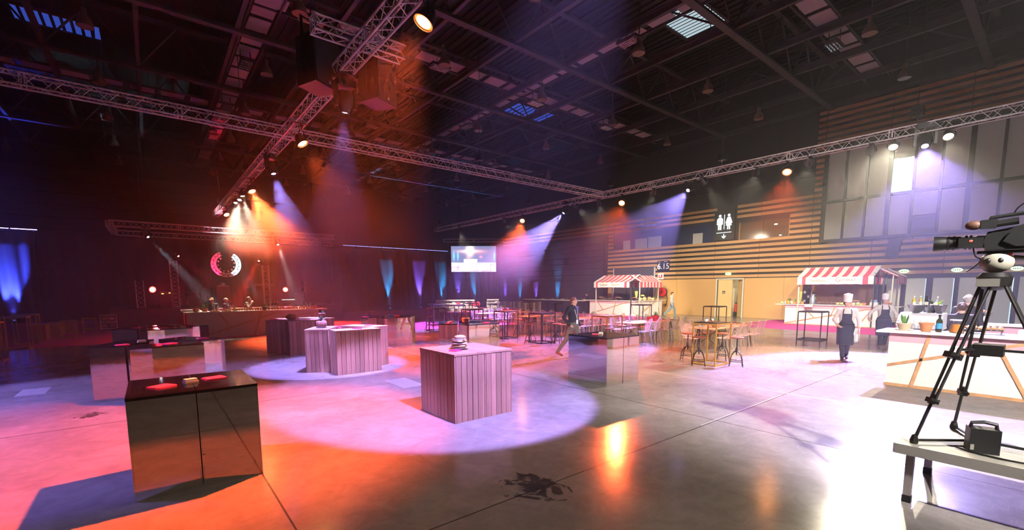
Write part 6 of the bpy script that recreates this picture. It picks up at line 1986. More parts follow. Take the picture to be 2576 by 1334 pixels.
obj('body', MB().lathe([(0.001, 0), (0.14, 0), (0.15, 0.03), (0.15, 0.34), (0.08, 0.44), (0.08, 0.50), (0.10, 0.52), (0.10, 0.56), (0.001, 0.57)], n=18), t, mats=mat('blue_zinc', (0.36, 0.44, 0.50), 0.35, 0.5), smooth=0.7)
obj('handle', MB().path([(0.14, 0, 0.36), (0.2, 0, 0.42), (0.1, 0, 0.5)], 0.012, 6), t, mats=M_STEEL)
for i, (x, y, lb) in enumerate(((28.3, 9.55, 'terracotta pot left of the wheat on the near stall'), (28.28, 9.2, 'terracotta pot right of the wheat on the near stall'), (28.3, 6.42, 'terracotta pot right of the food on the near stall'), (29.3, 5.6, 'terracotta pot at the right end of the near stall'), (29.9, 19.8, 'terracotta pot under the red striped roof'), (30.3, 19.75, 'terracotta pot next to the hose reel'))):
    pot_plant(lb, x, y, SZ_, i, 0.10, 0.15, M_TERRA, 0 if i in (2, 3) else 7, 0.18, 0.05)
pot_plant('green herb pot at the left corner of the near stall', 28.6, 9.95, SZ_, 8, 0.11, 0.16, M_PAPER, 14, 0.2, 0.07)
t = thing('straw_hat', 'straw hat on a dark stand on the far stall corner', 'hat', (28.95, 20.1, SZ_ + 0.30))
obj('brim', MB().lathe([(0.28, 0.0), (0.14, 0.03), (0.001, 0.03)], n=20), t, mats=M_STRAW)
obj('crown', MB().lathe([(0.14, 0.03), (0.12, 0.11), (0.001, 0.14)], n=18), t, mats=M_STRAW, smooth=0.8)
obj('stand', MB().tube((0, 0, -0.30), (0, 0, 0.02), 0.05, 8), t, mats=M_BLACK)
t = thing('towel', 'white towel hanging over the near stall counter edge', 'towel', (28.03, 8.75, SZ_))
obj('cloth', MB().box((0, 0, 0.008), (0.35, 0.42, 0.015)).box((-0.17, 0, -0.06), (0.012, 0.40, 0.14)), t, mats=M_PAPER)
t = thing('till', 'small white till and pots on the near stall end', 'till', (29.0, 6.15, SZ_))
obj('body', MB().box((0, 0, 0.08), (0.3, 0.32, 0.16)), t, mats=M_WHITE)
obj('display', MB().box((-0.1, 0, 0.22), (0.02, 0.24, 0.12)), t, mats=mat('till_blue', (0.2, 0.4, 0.6), 0.3))
for i in range(10):
    x, y = 27.75, 24.9 + 0.62 * i
    t = thing('buffet_dish', 'silver dish, %s from the stall on the black buffet' % ORD[i], 'dish', (x, y, 1.062))
    obj('dish', MB().box((0, 0, 0.03), (0.34, 0.42, 0.06)), t, mats=M_STEEL)
    if i % 2:
        obj('glasses', MB().lathe([(0.001, 0), (0.05, 0), (0.06, 0.16), (0.001, 0.16)], (0.1, 0.1, 0.06), 10), t, mats=M_GLASS)
    else:
        obj('food', lump((0, 0, 0.075), (0.14, 0.18, 0.035), i, 0.2, 10, 6), t, mats=M_CROI, smooth=3.1)
# blackboard and hanging frames inside the near stall
t = thing('blackboard', 'dark notice board leaning behind the near stall', 'board', (30.2, 9.6, 0.0), NEG)
obj('board', MB().box((0, 0, 1.3), (0.5, 0.03, 2.2)), t, mats=M_BLACK)
for k in range(6):
    obj('note', MB().box((-0.12 + 0.2 * (k % 2), -0.02, 0.75 + 0.26 * k), (0.12, 0.004, 0.14)), t, mats=M_PAPER)
obj('foot', MB().box((0, 0, 0.1), (0.5, 0.4, 0.2)), t, mats=M_BLACK)

# ---------------------------------------------------------------- pallet lounge
M_WPAL = mat('white_pallet', (0.72, 0.66, 0.66), 0.6, rnd=0.08)
M_GPAL = mat('grey_pallet', (0.40, 0.30, 0.22), 0.75, rnd=0.2, var=0.2, vscale=5)
M_CUSH = mat('red_cushion', (0.78, 0.03, 0.08), 0.8)
M_CUSHW = mat('grey_cushion', (0.55, 0.50, 0.50), 0.85)
def pallet(t, x, y, z, m, sx=1.2, sy=0.8, rot=None):
    """one pallet: deck boards, blocks and runners"""
    def P(nm, c, d):
        c = Vector(c)
        if rot is not None:
            obj(nm, MB().box((0, 0, 0), d), t, Vector((x, y, z)) + rot @ c, rot, m)
        else:
            obj(nm, MB().box((0, 0, 0), d), t, Vector((x, y, z)) + c, None, m)
    for k in range(5):
        P('deck_board', (0, -sy / 2 + 0.06 + (sy - 0.12) * k / 4, 0.132), (sx, 0.11, 0.02))
    for bx in (-1, 0, 1):
        for by in (-1, 0, 1):
            P('block', (bx * (sx / 2 - 0.07), by * (sy / 2 - 0.05), 0.072), (0.13, 0.10, 0.10))
    for by in (-1, 0, 1):
        P('runner', (0, by * (sy / 2 - 0.05), 0.011), (sx, 0.10, 0.02))
def cushion(label, x, y, z, m, rz, tilt):
    o = obj('cushion', lump((0, 0, 0), (0.23, 0.075, 0.23), 3, 0.03, 14, 8), None, (x, y, z), (tilt, 0.5, rz), m, 3.1)
    tag(o, label, 'cushion', 'cushions on the pallet sofas')
def pallet_sofa(label, x, y, n, m, back=True):
    t = thing('pallet_sofa', label, 'sofa', (x, y, 0.012), -0.25)
    for i in range(n):
        for k in range(2):
            pallet(t, 1.22 * i, 0, 0.145 * k, m)
        if back:
            rot = Matrix.Rotation(-math.pi / 2 + 0.1, 3, 'X')
            pallet(t, 1.22 * i, 0.42, 0.66, m, 1.2, 0.72, rot)
        obj('seat_pad', MB().box((1.22 * i, -0.02, 0.335), (1.16, 0.72, 0.08)), t, mats=M_CUSHW)
    return t
pallet_sofa('long white pallet sofa with cushions under the drapes', 20.2, 34.6, 3, M_WPAL)
pallet_sofa('short white pallet sofa beside the grey pallets', 25.3, 33.9, 1, M_WPAL)
for i, (x, y, m, lb) in enumerate(((20.9, 34.05, M_CUSHW, 'grey cushion at the left of the white sofa'), (21.35, 34.0, M_CUSH, 'red cushion at the left of the white sofa'), (22.1, 33.85, M_CUSHW, 'grey cushion in the middle of the white sofa'), (22.75, 33.7, M_CUSH, 'red cushion at the right of the white sofa'), (23.2, 33.55, M_CUSH, 'last red cushion at the right end of the white sofa'), (25.3, 33.6, M_CUSHW, 'cushion on the short white sofa'))):
    cushion(lb, x, y, 0.66, m, -0.2 + 0.2 * (i % 3), -0.3)
for i, (x, y, n, lb) in enumerate(((24.4, 31.2, 6, 'leftmost stack of grey wooden pallets'), (25.5, 30.5, 6, 'second stack of grey wooden pallets'), (26.5, 29.7, 6, 'rightmost stack of grey wooden pallets'))):
    t = thing('pallet_stack', lb, 'pallet stack', (x, y, 0.012), -0.62, 'stacks of grey pallets')
    for k in range(n):
        pallet(t, 0, 0, 0.145 * k, M_GPAL)
t = thing('pallet_table', 'low white pallet table before the sofas', 'table', (22.9, 31.7, 0.012), -0.3)
for k in range(2):
    pallet(t, 0, 0, 0.145 * k, M_WPAL)

# ---------------------------------------------------------------- people: smooth implicit bodies
def surface_nets(vol, org, h):
    s = vol < 0
    nx, ny, nz = vol.shape
    acc = np.zeros((nx - 1, ny - 1, nz - 1, 3))
    cnt = np.zeros((nx - 1, ny - 1, nz - 1))
    cor = [(0, 0, 0), (1, 0, 0), (0, 1, 0), (1, 1, 0), (0, 0, 1), (1, 0, 1), (0, 1, 1), (1, 1, 1)]
    sl = lambda a, c: a[c[0]:nx - 1 + c[0], c[1]:ny - 1 + c[1], c[2]:nz - 1 + c[2]]
    for i in range(8):
        for j in range(i + 1, 8):
            if sum(abs(cor[i][k] - cor[j][k]) for k in range(3)) != 1:
                continue
            a, b = sl(vol, cor[i]), sl(vol, cor[j])
            x = (a < 0) != (b < 0)
            tt = np.where(x, a / np.where(a - b == 0, 1, a - b), 0)
            for k in range(3):
                acc[..., k] += np.where(x, cor[i][k] + tt * (cor[j][k] - cor[i][k]), 0)
            cnt += x
    act = cnt > 0
    idx = -np.ones(act.shape, int)
    idx[act] = np.arange(act.sum())
    ii = np.argwhere(act)
    P = (ii + acc[act] / cnt[act][:, None]) * h + np.array(org)
    F = []
    for ax in range(3):
        o1, o2 = [(1, 2), (2, 0), (0, 1)][ax]
        d = np.zeros(3, int); d[ax] = 1
        A = s[tuple(slice(0, vol.shape[k] - (1 if k == ax else 0)) for k in range(3))]
        B = s[tuple(slice(1 if k == ax else 0, vol.shape[k]) for k in range(3))]
        E_ = np.argwhere(A != B)
        m = np.ones(len(E_), bool)
        for k in (o1, o2):
            m &= (E_[:, k] > 0) & (E_[:, k] < vol.shape[k] - 1)
        E_ = E_[m]
        flip = A[tuple(E_.T)]
        e1 = np.zeros(3, int); e1[o1] = 1
        e2 = np.zeros(3, int); e2[o2] = 1
        q = [idx[tuple((E_ - e1 - e2).T)], idx[tuple((E_ - e2).T)], idx[tuple(E_.T)], idx[tuple((E_ - e1).T)]]
        Q = np.stack(q, 1)
        Q = np.where(flip[:, None], Q, Q[:, ::-1])
        F.append(Q)
    return P, np.concatenate(F)

def cap(P, a, b, ra, rb, sy=1.0):
    a, b = np.array(a, np.float32), np.array(b, np.float32)
    d = b - a
    L2 = max((d * d).sum(), 1e-9)
    t = np.clip(((P - a) @ d) / L2, 0, 1)
    q = P - (a + t[..., None] * d)
    if sy != 1.0:
        q = q * np.array([1, sy, 1])
    return np.sqrt((q * q).sum(-1)) - (ra + (rb - ra) * t)

def smin(a, b, k):
    h = np.clip(0.5 + 0.5 * (b - a) / k, 0, 1)
    return b + (a - b) * h - k * h * (1 - h)

def grid(lo, hi, h):
    ax = [np.arange(lo[i], hi[i] + h, h) for i in range(3)]
    return np.stack(np.meshgrid(*ax, indexing='ij'), -1).astype(np.float32)

def np_mesh(name, P, F, mats, mi=None):
    me = bpy.data.meshes.new(name)
    me.from_pydata(P.tolist(), [], F.tolist())
    for m in mats:
        me.materials.append(m)
    if mi is not None:
        me.polygons.foreach_set('material_index', mi.astype(np.int32))
    me.polygons.foreach_set('use_smooth', [True] * len(me.polygons))
    me.update()
    return me

def person(label, loc, face, height=1.75, top=None, trousers=None, shoes=None, hair=None, skin=None, pose=None, head_yaw=0.0, head_pitch=0.0,
           hair_style='short', sleeve='long', apron=None, toque=None, z=0.0, extras=None, torso_w=1.0, collar=None, name='person'):
    """standing figure facing `face` (world direction); pose overrides joints in metres for a 1.75 m body, forward = +y, right = +x"""
    s = height / 1.75
    rz = math.atan2(face[1], face[0]) - math.pi / 2
    t = thing(name, label, 'person', (loc[0], loc[1], z), rz)
    J = dict(pel=(0, 0, 0.95), wai=(0, 0.0, 1.10), che=(0, 0.0, 1.30), nek=(0, -0.01, 1.47), hed=(0, 0.015, 1.615),
             shR=(0.185, -0.01, 1.41), elR=(0.235, -0.03, 1.13), wrR=(0.235, 0.06, 0.89), haR=(0.225, 0.10, 0.81),
             shL=(-0.185, -0.01, 1.41), elL=(-0.235, -0.03, 1.13), wrL=(-0.235, 0.06, 0.89), haL=(-0.225, 0.10, 0.81),
             hiR=(0.09, 0, 0.92), knR=(0.10, 0.02, 0.50), anR=(0.10, -0.03, 0.09), toR=(0.115, 0.15, 0.035),
             hiL=(-0.09, 0, 0.92), knL=(-0.10, 0.02, 0.50), anL=(-0.10, -0.03, 0.09), toL=(-0.115, 0.15, 0.035))
    J.update(pose or {})
    J = {k: np.array(v, float) for k, v in J.items()}
    tw = torso_w
    h = 0.0165
    pts = np.array(list(J.values()))
    lo, hi = pts.min(0) - 0.22, pts.max(0) + 0.22
    lo[2] = min(-0.02, pts[:, 2].min() - 0.06)
    P = grid(lo, hi, h)
    prim = []          # (distance, tag)  0 skin 1 top 2 trousers 3 shoes
    up = 1 if sleeve != 'none' else 0
    fore = 1 if sleeve == 'long' else 0
    prim.append((cap(P, J['wai'] - [0, 0, 0.12], J['che'], 0.158 * tw, 0.185 * tw, 1.45), 1))
    prim.append((cap(P, J['che'], J['che'] + (J['nek'] - J['che']) * 0.45, 0.18 * tw, 0.15 * tw, 1.5), 1))
    prim.append((cap(P, (J['shL'] + [0.02, 0, 0]), (J['shR'] - [0.02, 0, 0]), 0.072, 0.072, 1.0), 1))
    prim.append((cap(P, J['pel'] - [0, 0, 0.03], J['wai'] - [0, 0, 0.13], 0.165 * tw, 0.155 * tw, 1.35), 2))
    prim.append((cap(P, J['nek'] - [0, 0, 0.06], J['nek'] + (J['hed'] - J['nek']) * 0.5, 0.062, 0.055), 0))
    for S in 'RL':
        prim.append((cap(P, J['sh' + S], J['el' + S], 0.062, 0.048), up))
        w = J['el' + S] + (J['wr' + S] - J['el' + S]) * (0.62 if sleeve == 'rolled' else 1.0)
        prim.append((cap(P, J['el' + S], w, 0.049, 0.040 if sleeve != 'rolled' else 0.044), 1 if sleeve in ('rolled', 'long') else fore))
        prim.append((cap(P, w, J['wr' + S], 0.034, 0.027), 0))
        d = J['ha' + S] - J['wr' + S]
        d = d / max(np.linalg.norm(d), 1e-6)
        prim.append((cap(P, J['wr' + S], J['wr' + S] + d * 0.085, 0.026, 0.034), 0))
        prim.append((cap(P, J['hi' + S], J['kn' + S], 0.098, 0.068), 2))
        prim.append((cap(P, J['kn' + S], J['an' + S] + [0, 0, 0.02], 0.068, 0.054), 2))
        prim.append((cap(P, J['an' + S] - [0, 0.03, 0.03], J['to' + S], 0.045, 0.036), 3))
    # head in its own turned frame
    cyw, syw = math.cos(head_yaw), math.sin(head_yaw)
    cpt, spt = math.cos(head_pitch), math.sin(head_pitch)
    Q = P - J['hed']
    Qx = Q[..., 0] * cyw + Q[..., 1] * syw
    Qy = -Q[..., 0] * syw + Q[..., 1] * cyw
    Qz = Q[..., 2]
    Q = np.stack([Qx, Qy * cpt + Qz * spt, -Qy * spt + Qz * cpt], -1)
    ell = lambda Q, c, r: (np.sqrt((((Q - np.array(c)) / np.array(r)) ** 2).sum(-1)) - 1) * min(r)
    head = ell(Q, (0, -0.01, 0.03), (0.076, 0.096, 0.098))
    head = smin(head, ell(Q, (0, 0.028, -0.055), (0.056, 0.062, 0.062)), 0.03)
    head = smin(head, cap(Q, (0, 0.088, 0.01), (0, 0.106, -0.022), 0.010, 0.015), 0.015)
    for sx in (-1, 1):
        head = smin(head, ell(Q, (sx * 0.077, -0.005, -0.005), (0.012, 0.02, 0.032)), 0.008)
        head = smin(head, cap(Q, (sx * 0.012, 0.082, 0.03), (sx * 0.05, 0.066, 0.028), 0.012, 0.010), 0.012)
    prim.append((head, 0))
    D = prim[0][0]
    for (dd, tg) in prim[1:]:
        D = smin(D, dd, 0.035)
    # cloth folds on the covered parts
    fold = 0.004 * np.sin(38 * P[..., 2] + 9 * P[..., 0]) * np.sin(17 * P[..., 0] + 13 * P[..., 1])
    cl = np.min(np.stack([d for d, g in prim if g in (1, 2)]), 0) < np.min(np.stack([d for d, g in prim if g == 0]), 0)
    D = D + np.where(cl, fold, 0)
    V, F = surface_nets(D, lo, h)
    C = V[F].mean(1)
    def samp(arr):
        g = np.clip(((C - lo) / h).round().astype(int), 0, np.array(arr.shape) - 1)
        return arr[g[:, 0], g[:, 1], g[:, 2]]
    ds = np.stack([samp(d) for d, g in prim], 1)
    tg = np.array([g for d, g in prim])[ds.argmin(1)]
    mats = [skin or M_SKIN, top, trousers, shoes]
    # fingers: four and a thumb from each palm
    fb = MB()
    for S, sx in (('R', 1), ('L', -1)):
        w = J['wr' + S]
        d = Vector(J['ha' + S] - w).normalized()
        side = d.cross(Vector((0, 0, 1))) if abs(d.z) < 0.8 else Vector((0, 1, 0))
        side = (side - d * side.dot(d)).normalized()
        nrm = d.cross(side)
        inw = nrm if nrm.dot(Vector((-sx, 0.2, 0))) > 0 else -nrm
        for k, ln in enumerate((0.062, 0.072, 0.068, 0.052)):
            b = Vector(w) + d * 0.085 + side * (-0.026 + 0.0175 * k)
            fb.path([b - d * 0.02, b + d * ln * 0.45 + inw * 0.008, b + d * ln * 0.8 + inw * 0.028], 0.0085, 6)
        b = Vector(w) + d * 0.035 - side * 0.028
        fb.path([b + side * 0.012, b - side * 0.016 + d * 0.03 + inw * 0.008, b - side * 0.012 + d * 0.058 + inw * 0.018], 0.0095, 6)
    nv = len(V)
    V2 = np.concatenate([V, np.array([list(p) for p in fb.v])])
    faces = F.tolist() + [[i + nv for i in f] for f in fb.f]
    mi = np.concatenate([tg, np.zeros(len(fb.f), int)])
    me = bpy.data.meshes.new('body')
    me.from_pydata((V2 * s).tolist(), [], faces)
    for m in mats:
        me.materials.append(m)
    me.polygons.foreach_set('material_index', mi.astype(np.int32))
    me.polygons.foreach_set('use_smooth', [True] * len(me.polygons))
    me.update()
    obj('body', me, t)
    HR = Matrix.Rotation(head_yaw, 3, 'Z') @ Matrix.Rotation(head_pitch, 3, 'X')
    hp = Vector(J['hed']) * s
    M_EYE = mat('eye_dark', (0.03, 0.02, 0.018), 0.3)
    for sx in (-1, 1):
        obj('eye', MB().ball((sx * 0.031 * s, 0.083 * s, 0.012 * s), (0.013 * s, 0.006 * s, 0.006 * s), 8, 4), t, hp, HR, M_EYE)
        obj('eyebrow', MB().box((sx * 0.032 * s, 0.088 * s, 0.034 * s), (0.034 * s, 0.008 * s, 0.007 * s)), t, hp, HR, hair or M_EYE)
    obj('mouth', MB().ball((0, 0.083 * s, -0.058 * s), (0.022 * s, 0.006 * s, 0.005 * s), 8, 4), t, hp, HR, mat('lip', (0.40, 0.15, 0.12), 0.5))
    # hair
    if hair is not None:
        g = grid((-0.13, -0.17, -0.14), (0.13, 0.14, 0.17), 0.0095)
        hd = ell(g, (0, -0.014, 0.034), (0.085, 0.104, 0.106))
        if hair_style == 'bald':
            cut = np.maximum(g[..., 2] - 0.075, np.maximum(g[..., 1] - 0.0, -g[..., 2] - 0.06))
        else:
            line = 0.055 - 0.55 * np.clip(g[..., 1] + 0.01, -0.2, 0.2) * -1.0
            cut = np.maximum(np.where(g[..., 1] > -0.02, (0.03 + 0.5 * np.clip(g[..., 1], -0.02, 0.12)) - g[..., 2], -0.075 - g[..., 2]), g[..., 1] - 0.085)
        hd = np.maximum(hd, cut)
        if hair_style == 'bun':
            hd = smin(hd, ell(g, (0, -0.125, 0.05), (0.042, 0.036, 0.042)), 0.02)
        hd = hd + 0.003 * np.sin(90 * g[..., 0]) * np.sin(70 * g[..., 2] + 40 * g[..., 1])
        hv, hf = surface_nets(hd, (-0.13, -0.17, -0.14), 0.0095)
        obj('hair', np_mesh('hair', hv * s, hf, [hair]), t, hp, HR)
    if toque is not None:
        mb = MB()
        n, k = 32, 6
        for j in range(k + 1):
            u = j / k
            for i in range(n):
                a = 2 * math.pi * i / n
                r = (0.088 + 0.016 * u) * (1 - 0.10 * max(0, u - 0.85) / 0.15) * (1 + (0.035 if u > 0.2 else 0) * math.cos(16 * a))
                mb.v.append((r * math.cos(a), 1.14 * r * math.sin(a) - 0.014, 0.055 + toque * u))
        for j in range(k):
            for i in range(n):
                i2 = (i + 1) % n
                mb.f.append((j * n + i, j * n + i2, (j + 1) * n + i2, (j + 1) * n + i)); mb.m.append(0)
        mb.v.append((0, -0.014, 0.055 + toque + 0.035))
        for i in range(n):
            mb.f.append((k * n + i, k * n + (i + 1) % n, (k + 1) * n)); mb.m.append(0)
        mb.v = [tuple(Vector(v) * s) for v in mb.v]
        hat = obj('chef_hat', mb, t, hp, HR, mat('white_toque', (0.82, 0.79, 0.76), 0.8), 3.1)
        obj('hat_band', MB().lathe([(0.090 * s, 0.045 * s), (0.093 * s, 0.05 * s), (0.093 * s, 0.10 * s), (0.090 * s, 0.105 * s)], (0, -0.014 * s, 0), 24), hat, mats=MATS['white_toque']).scale = (1, 1.14, 1)
    if apron is not None:
        # bib and skirt wrapped round the body's own surface
        tor = [d for d, g in prim[:4]]
        legs = smin(cap(P, (J['hiL'] + J['hiR']) / 2, np.array([0, (J['knL'][1] + J['knR'][1]) / 2, 0.50]), 0.165, 0.175, 1.15), cap(P, J['hiL'], J['knL'], 0.105, 0.105), 0.05)
        legs = smin(legs, cap(P, J['hiR'], J['knR'], 0.105, 0.105), 0.05)
        b0 = smin(smin(tor[0], tor[1], 0.035), tor[3], 0.035)
        z_ = P[..., 2]
        x_ = np.abs(P[..., 0])
        b1 = np.where(z_ < 1.02, np.minimum(b0, legs), b0)
        sh = b1 - 0.02
        bibw = np.where(z_ > 1.02, 0.115 + 0.5 * np.clip(1.16 - z_, 0, 1), 9.0)
        reg = np.maximum(np.maximum(z_ - 1.33, 0.44 - z_), np.where(z_ > 1.02, np.maximum(x_ - bibw, 0.0 - P[..., 1]), -0.10 - P[..., 1]))
        sh = np.maximum(sh, reg)
        av, af = surface_nets(sh, lo, h)
        ap = obj('apron', np_mesh('apron', av * s, af, [apron]), t)
        mb = MB()
        for sx in (-1, 1):
            pp = [Vector((sx * 0.10, 0.135, 1.32)), Vector((sx * 0.095, 0.115, 1.40)), Vector((sx * 0.075, 0.04, 1.475)), Vector((sx * 0.05, -0.05, 1.49))]
            obj('strap', MB().path([p * s for p in pp], 0.012 * s, 5), ap, mats=apron)
        wz = Vector((0, 0, 1.03)) * s
        obj('waist_tie', MB().path([(0.19 * s * math.cos(a * math.pi / 12), 0.142 * s * math.sin(a * math.pi / 12), 1.03 * s) for a in range(24)], 0.014 * s, 5, True), ap, mats=apron)
    if collar is not None:
        obj('collar', MB().path([(0.07 * s * math.cos(a * math.pi / 9), (0.065 * math.sin(a * math.pi / 9) - 0.01) * s, (1.465 - 0.02 * math.sin(a * math.pi / 9)) * s) for a in range(18)], 0.016 * s, 6, True), t, mats=collar)
    if extras:
        extras(t, s, J)
    return t

C_NAVY = mat('navy_knit', (0.014, 0.017, 0.035), 0.85)
C_KHAKI = mat('khaki_cloth', (0.13, 0.115, 0.10), 0.85)
C_BROWN = mat('brown_leather', (0.16, 0.07, 0.03), 0.5)
C_WHITE = mat('chef_white', (0.70, 0.64, 0.58), 0.85)
C_APRON = mat('apron_black', (0.022, 0.024, 0.034), 0.85)
C_DARK = mat('dark_trousers', (0.018, 0.020, 0.030), 0.85)
C_BLACKS = mat('black_shoe', (0.02, 0.016, 0.014), 0.45)
C_TANS = mat('tan_shoe', (0.30, 0.17, 0.11), 0.6)
C_JEANS = mat('blue_jeans', (0.14, 0.24, 0.36), 0.85)
C_HOOD = mat('grey_hoodie', (0.52, 0.50, 0.47), 0.9)
C_SUIT = mat('black_suit', (0.014, 0.014, 0.018), 0.75)
C_GSUIT = mat('grey_suit', (0.12, 0.11, 0.11), 0.8)
C_BJACK = mat('brown_jacket', (0.11, 0.075, 0.055), 0.8)
H_BROWN = mat('brown_hair', (0.07, 0.035, 0.018), 0.6)
H_DARK = mat('dark_hair', (0.02, 0.013, 0.010), 0.6)
H_GREY = mat('grey_hair', (0.36, 0.33, 0.31), 0.7)
H_BLOND = mat('fair_hair', (0.36, 0.19, 0.08), 0.6)
H_RED = mat('reddish_hair', (0.22, 0.07, 0.04), 0.6)

def lanyard(t, s, J):
    y = 0.148
    ln = obj('lanyard', MB().path([(-0.065 * s, 0.03 * s, 1.48 * s), (-0.055 * s, 0.12 * s, 1.36 * s), (-0.02 * s, y * s, 1.20 * s), (0.0, (y + 0.01) * s, 1.08 * s)], 0.006 * s, 5), t, mats=M_PAPER)
    obj('lanyard', MB().path([(0.065 * s, 0.03 * s, 1.48 * s), (0.055 * s, 0.12 * s, 1.36 * s), (0.02 * s, y * s, 1.20 * s), (0.0, (y + 0.01) * s, 1.08 * s)], 0.006 * s, 5), t, mats=M_PAPER)
    obj('badge', MB().box((0, (y + 0.018) * s, 1.02 * s), (0.085 * s, 0.006, 0.12 * s)), t, mats=M_PAPER)
person('man in a navy sweater and khaki trousers with a badge, walking past the mirrored plinth', (10.05, 9.45), (0.02, -1.0), 1.79, C_NAVY, C_KHAKI, C_BROWN, H_RED, head_yaw=0.55, collar=None,
       pose=dict(elR=(0.30, -0.10, 1.14), wrR=(0.22, 0.06, 0.93), haR=(0.17, 0.10, 0.88), elL=(-0.26, -0.08, 1.13), wrL=(-0.26, 0.03, 0.89), haL=(-0.25, 0.05, 0.81),
                 knR=(0.20, -0.06, 0.51), anR=(0.42, -0.22, 0.12), toR=(0.40, -0.06, 0.04), knL=(-0.14, 0.15, 0.52), anL=(-0.30, 0.16, 0.09), toL=(-0.33, 0.34, 0.035)), extras=lanyard)

def towel_on_arm(t, s, J):
    w = Vector(J['wrL']) * s
    mb = MB()
    n, k = 10, 8
    for j in range(k + 1):
        u = j / k
        for i in range(n + 1):
            v = i / n - 0.5
            mb.v.append((w.x + 0.03 + 0.10 * v * (1 + 0.8 * u) + 0.03 * u, w.y + 0.03 + 0.02 * math.sin(12 * v + 2 * u), w.z + 0.03 - 0.40 * u * s + 0.03 * v))
    for j in range(k):
        for i in range(n):
            a = j * (n + 1) + i
            mb.f.append((a, a + 1, a + n + 2, a + n + 1)); mb.m.append(0)
    o = obj('held_towel', mb, t, mats=M_PAPER, smooth=3.1)
    md = o.modifiers.new('thickness', 'SOLIDIFY')
    md.thickness = 0.01
person('chef in a tall white hat and dark apron, towel in hand, walking towards us', (15.36, 3.85), (-0.95, -0.30), 1.74, C_WHITE, C_DARK, C_BLACKS, H_DARK, head_yaw=0.85, sleeve='rolled', apron=C_APRON, toque=0.21, collar=C_WHITE,
       pose=dict(elR=(0.29, -0.05, 1.15), wrR=(0.20, 0.16, 0.99), haR=(0.13, 0.21, 0.95), elL=(-0.29, -0.06, 1.12), wrL=(-0.29, 0.06, 0.89), haL=(-0.28, 0.09, 0.80),
                 knR=(0.08, 0.13, 0.50), anR=(0.05, 0.16, 0.09), toR=(0.06, 0.35, 0.04), knL=(-0.07, -0.02, 0.50), anL=(-0.06, -0.22, 0.15), toL=(-0.07, -0.06, 0.045)), extras=towel_on_arm)
person('second chef in a white hat and dark apron behind the near bar corner', (19.3, 3.80), (-0.90, -0.42), 1.74, C_WHITE, C_DARK, C_TANS, H_DARK, head_yaw=0.55, sleeve='rolled', apron=C_APRON, toque=0.19, collar=C_WHITE,
       pose=dict(elR=(0.38, -0.02, 1.20), wrR=(0.44, 0.10, 1.00), haR=(0.42, 0.16, 0.94), elL=(-0.33, -0.02, 1.15), wrL=(-0.28, 0.16, 1.00), haL=(-0.22, 0.22, 0.97),
                 knR=(0.09, 0.10, 0.50), anR=(0.08, 0.10, 0.09), toR=(0.10, 0.28, 0.04), knL=(-0.10, -0.02, 0.50), anL=(-0.10, -0.15, 0.11), toL=(-0.11, 0.02, 0.04)))
def hood(t, s, J):
    obj('hood', lump((0, -0.10 * s, 1.44 * s), (0.12 * s, 0.06 * s, 0.09 * s), 3, 0.05, 14, 8), t, mats=C_HOOD, smooth=3.1)
person('man in a grey hoodie and jeans walking away along the fibreboard wall', (29.15, 17.75), (0.62, -0.78), 1.77, C_HOOD, C_JEANS, mat('olive_trainer', (0.26, 0.28, 0.16), 0.7), H_BROWN, head_yaw=-0.3,
       pose=dict(elR=(0.25, -0.10, 1.12), wrR=(0.24, -0.02, 0.88), haR=(0.23, 0.02, 0.80), elL=(-0.25, 0.02, 1.12), wrL=(-0.24, 0.16, 0.92), haL=(-0.22, 0.2, 0.85),
                 knR=(0.10, 0.16, 0.52), anR=(0.10, 0.20, 0.09), toR=(0.11, 0.38, 0.04), knL=(-0.14, -0.10, 0.50), anL=(-0.20, -0.46, 0.20), toL=(-0.21, -0.36, 0.06)), extras=hood)
person('cook in black bending over the black buffet by the far stall', (28.55, 25.3), (-0.8, 0.5), 1.66, C_SUIT, C_DARK, C_BLACKS, H_DARK, head_yaw=0.1, head_pitch=-0.35, collar=M_PAPER,
       pose=dict(elR=(0.25, 0.10, 1.16), wrR=(0.16, 0.30, 1.14), haR=(0.12, 0.38, 1.12), elL=(-0.25, 0.10, 1.16), wrL=(-0.16, 0.30, 1.14), haL=(-0.12, 0.38, 1.12)))
def shirt_front(t, s, J):
    obj('shirt_front', MB().prism([(-0.05 * s, 1.46 * s), (-0.008 * s, 1.12 * s), (0.008 * s, 1.12 * s), (0.05 * s, 1.46 * s)], -0.004, 0.004, Matrix(((1, 0, 0, 0), (0, 0, -1, 0.142 * s), (0, 1, 0, 0), (0, 0, 0, 1)))), t, mats=M_PAPER)
person('woman in a black suit and white shirt behind the stage bar, hand to her forehead', (2.16, 24.55), (0.15, -0.98), 1.68, C_SUIT, C_SUIT, C_BLACKS, H_BLOND, hair_style='bun', head_yaw=0.15, extras=shirt_front,
       pose=dict(elR=(0.33, 0.10, 1.46), wrR=(0.14, 0.12, 1.62), haR=(0.06, 0.11, 1.66)))
person('grey haired balding man behind the stage bar, seen from the side', (2.72, 24.75), (0.85, -0.35), 1.66, C_GSUIT, C_SUIT, C_BLACKS, H_GREY, hair_style='bald', head_yaw=-0.2)
person('man in a brown jacket behind the stage bar, drinking', (3.66, 24.75), (0.80, -0.60), 1.70, C_BJACK, C_SUIT, C_BLACKS, H_BROWN, head_yaw=-0.1,
       pose=dict(elR=(0.27, 0.12, 1.22), wrR=(0.10, 0.24, 1.46), haR=(0.05, 0.20, 1.54)))
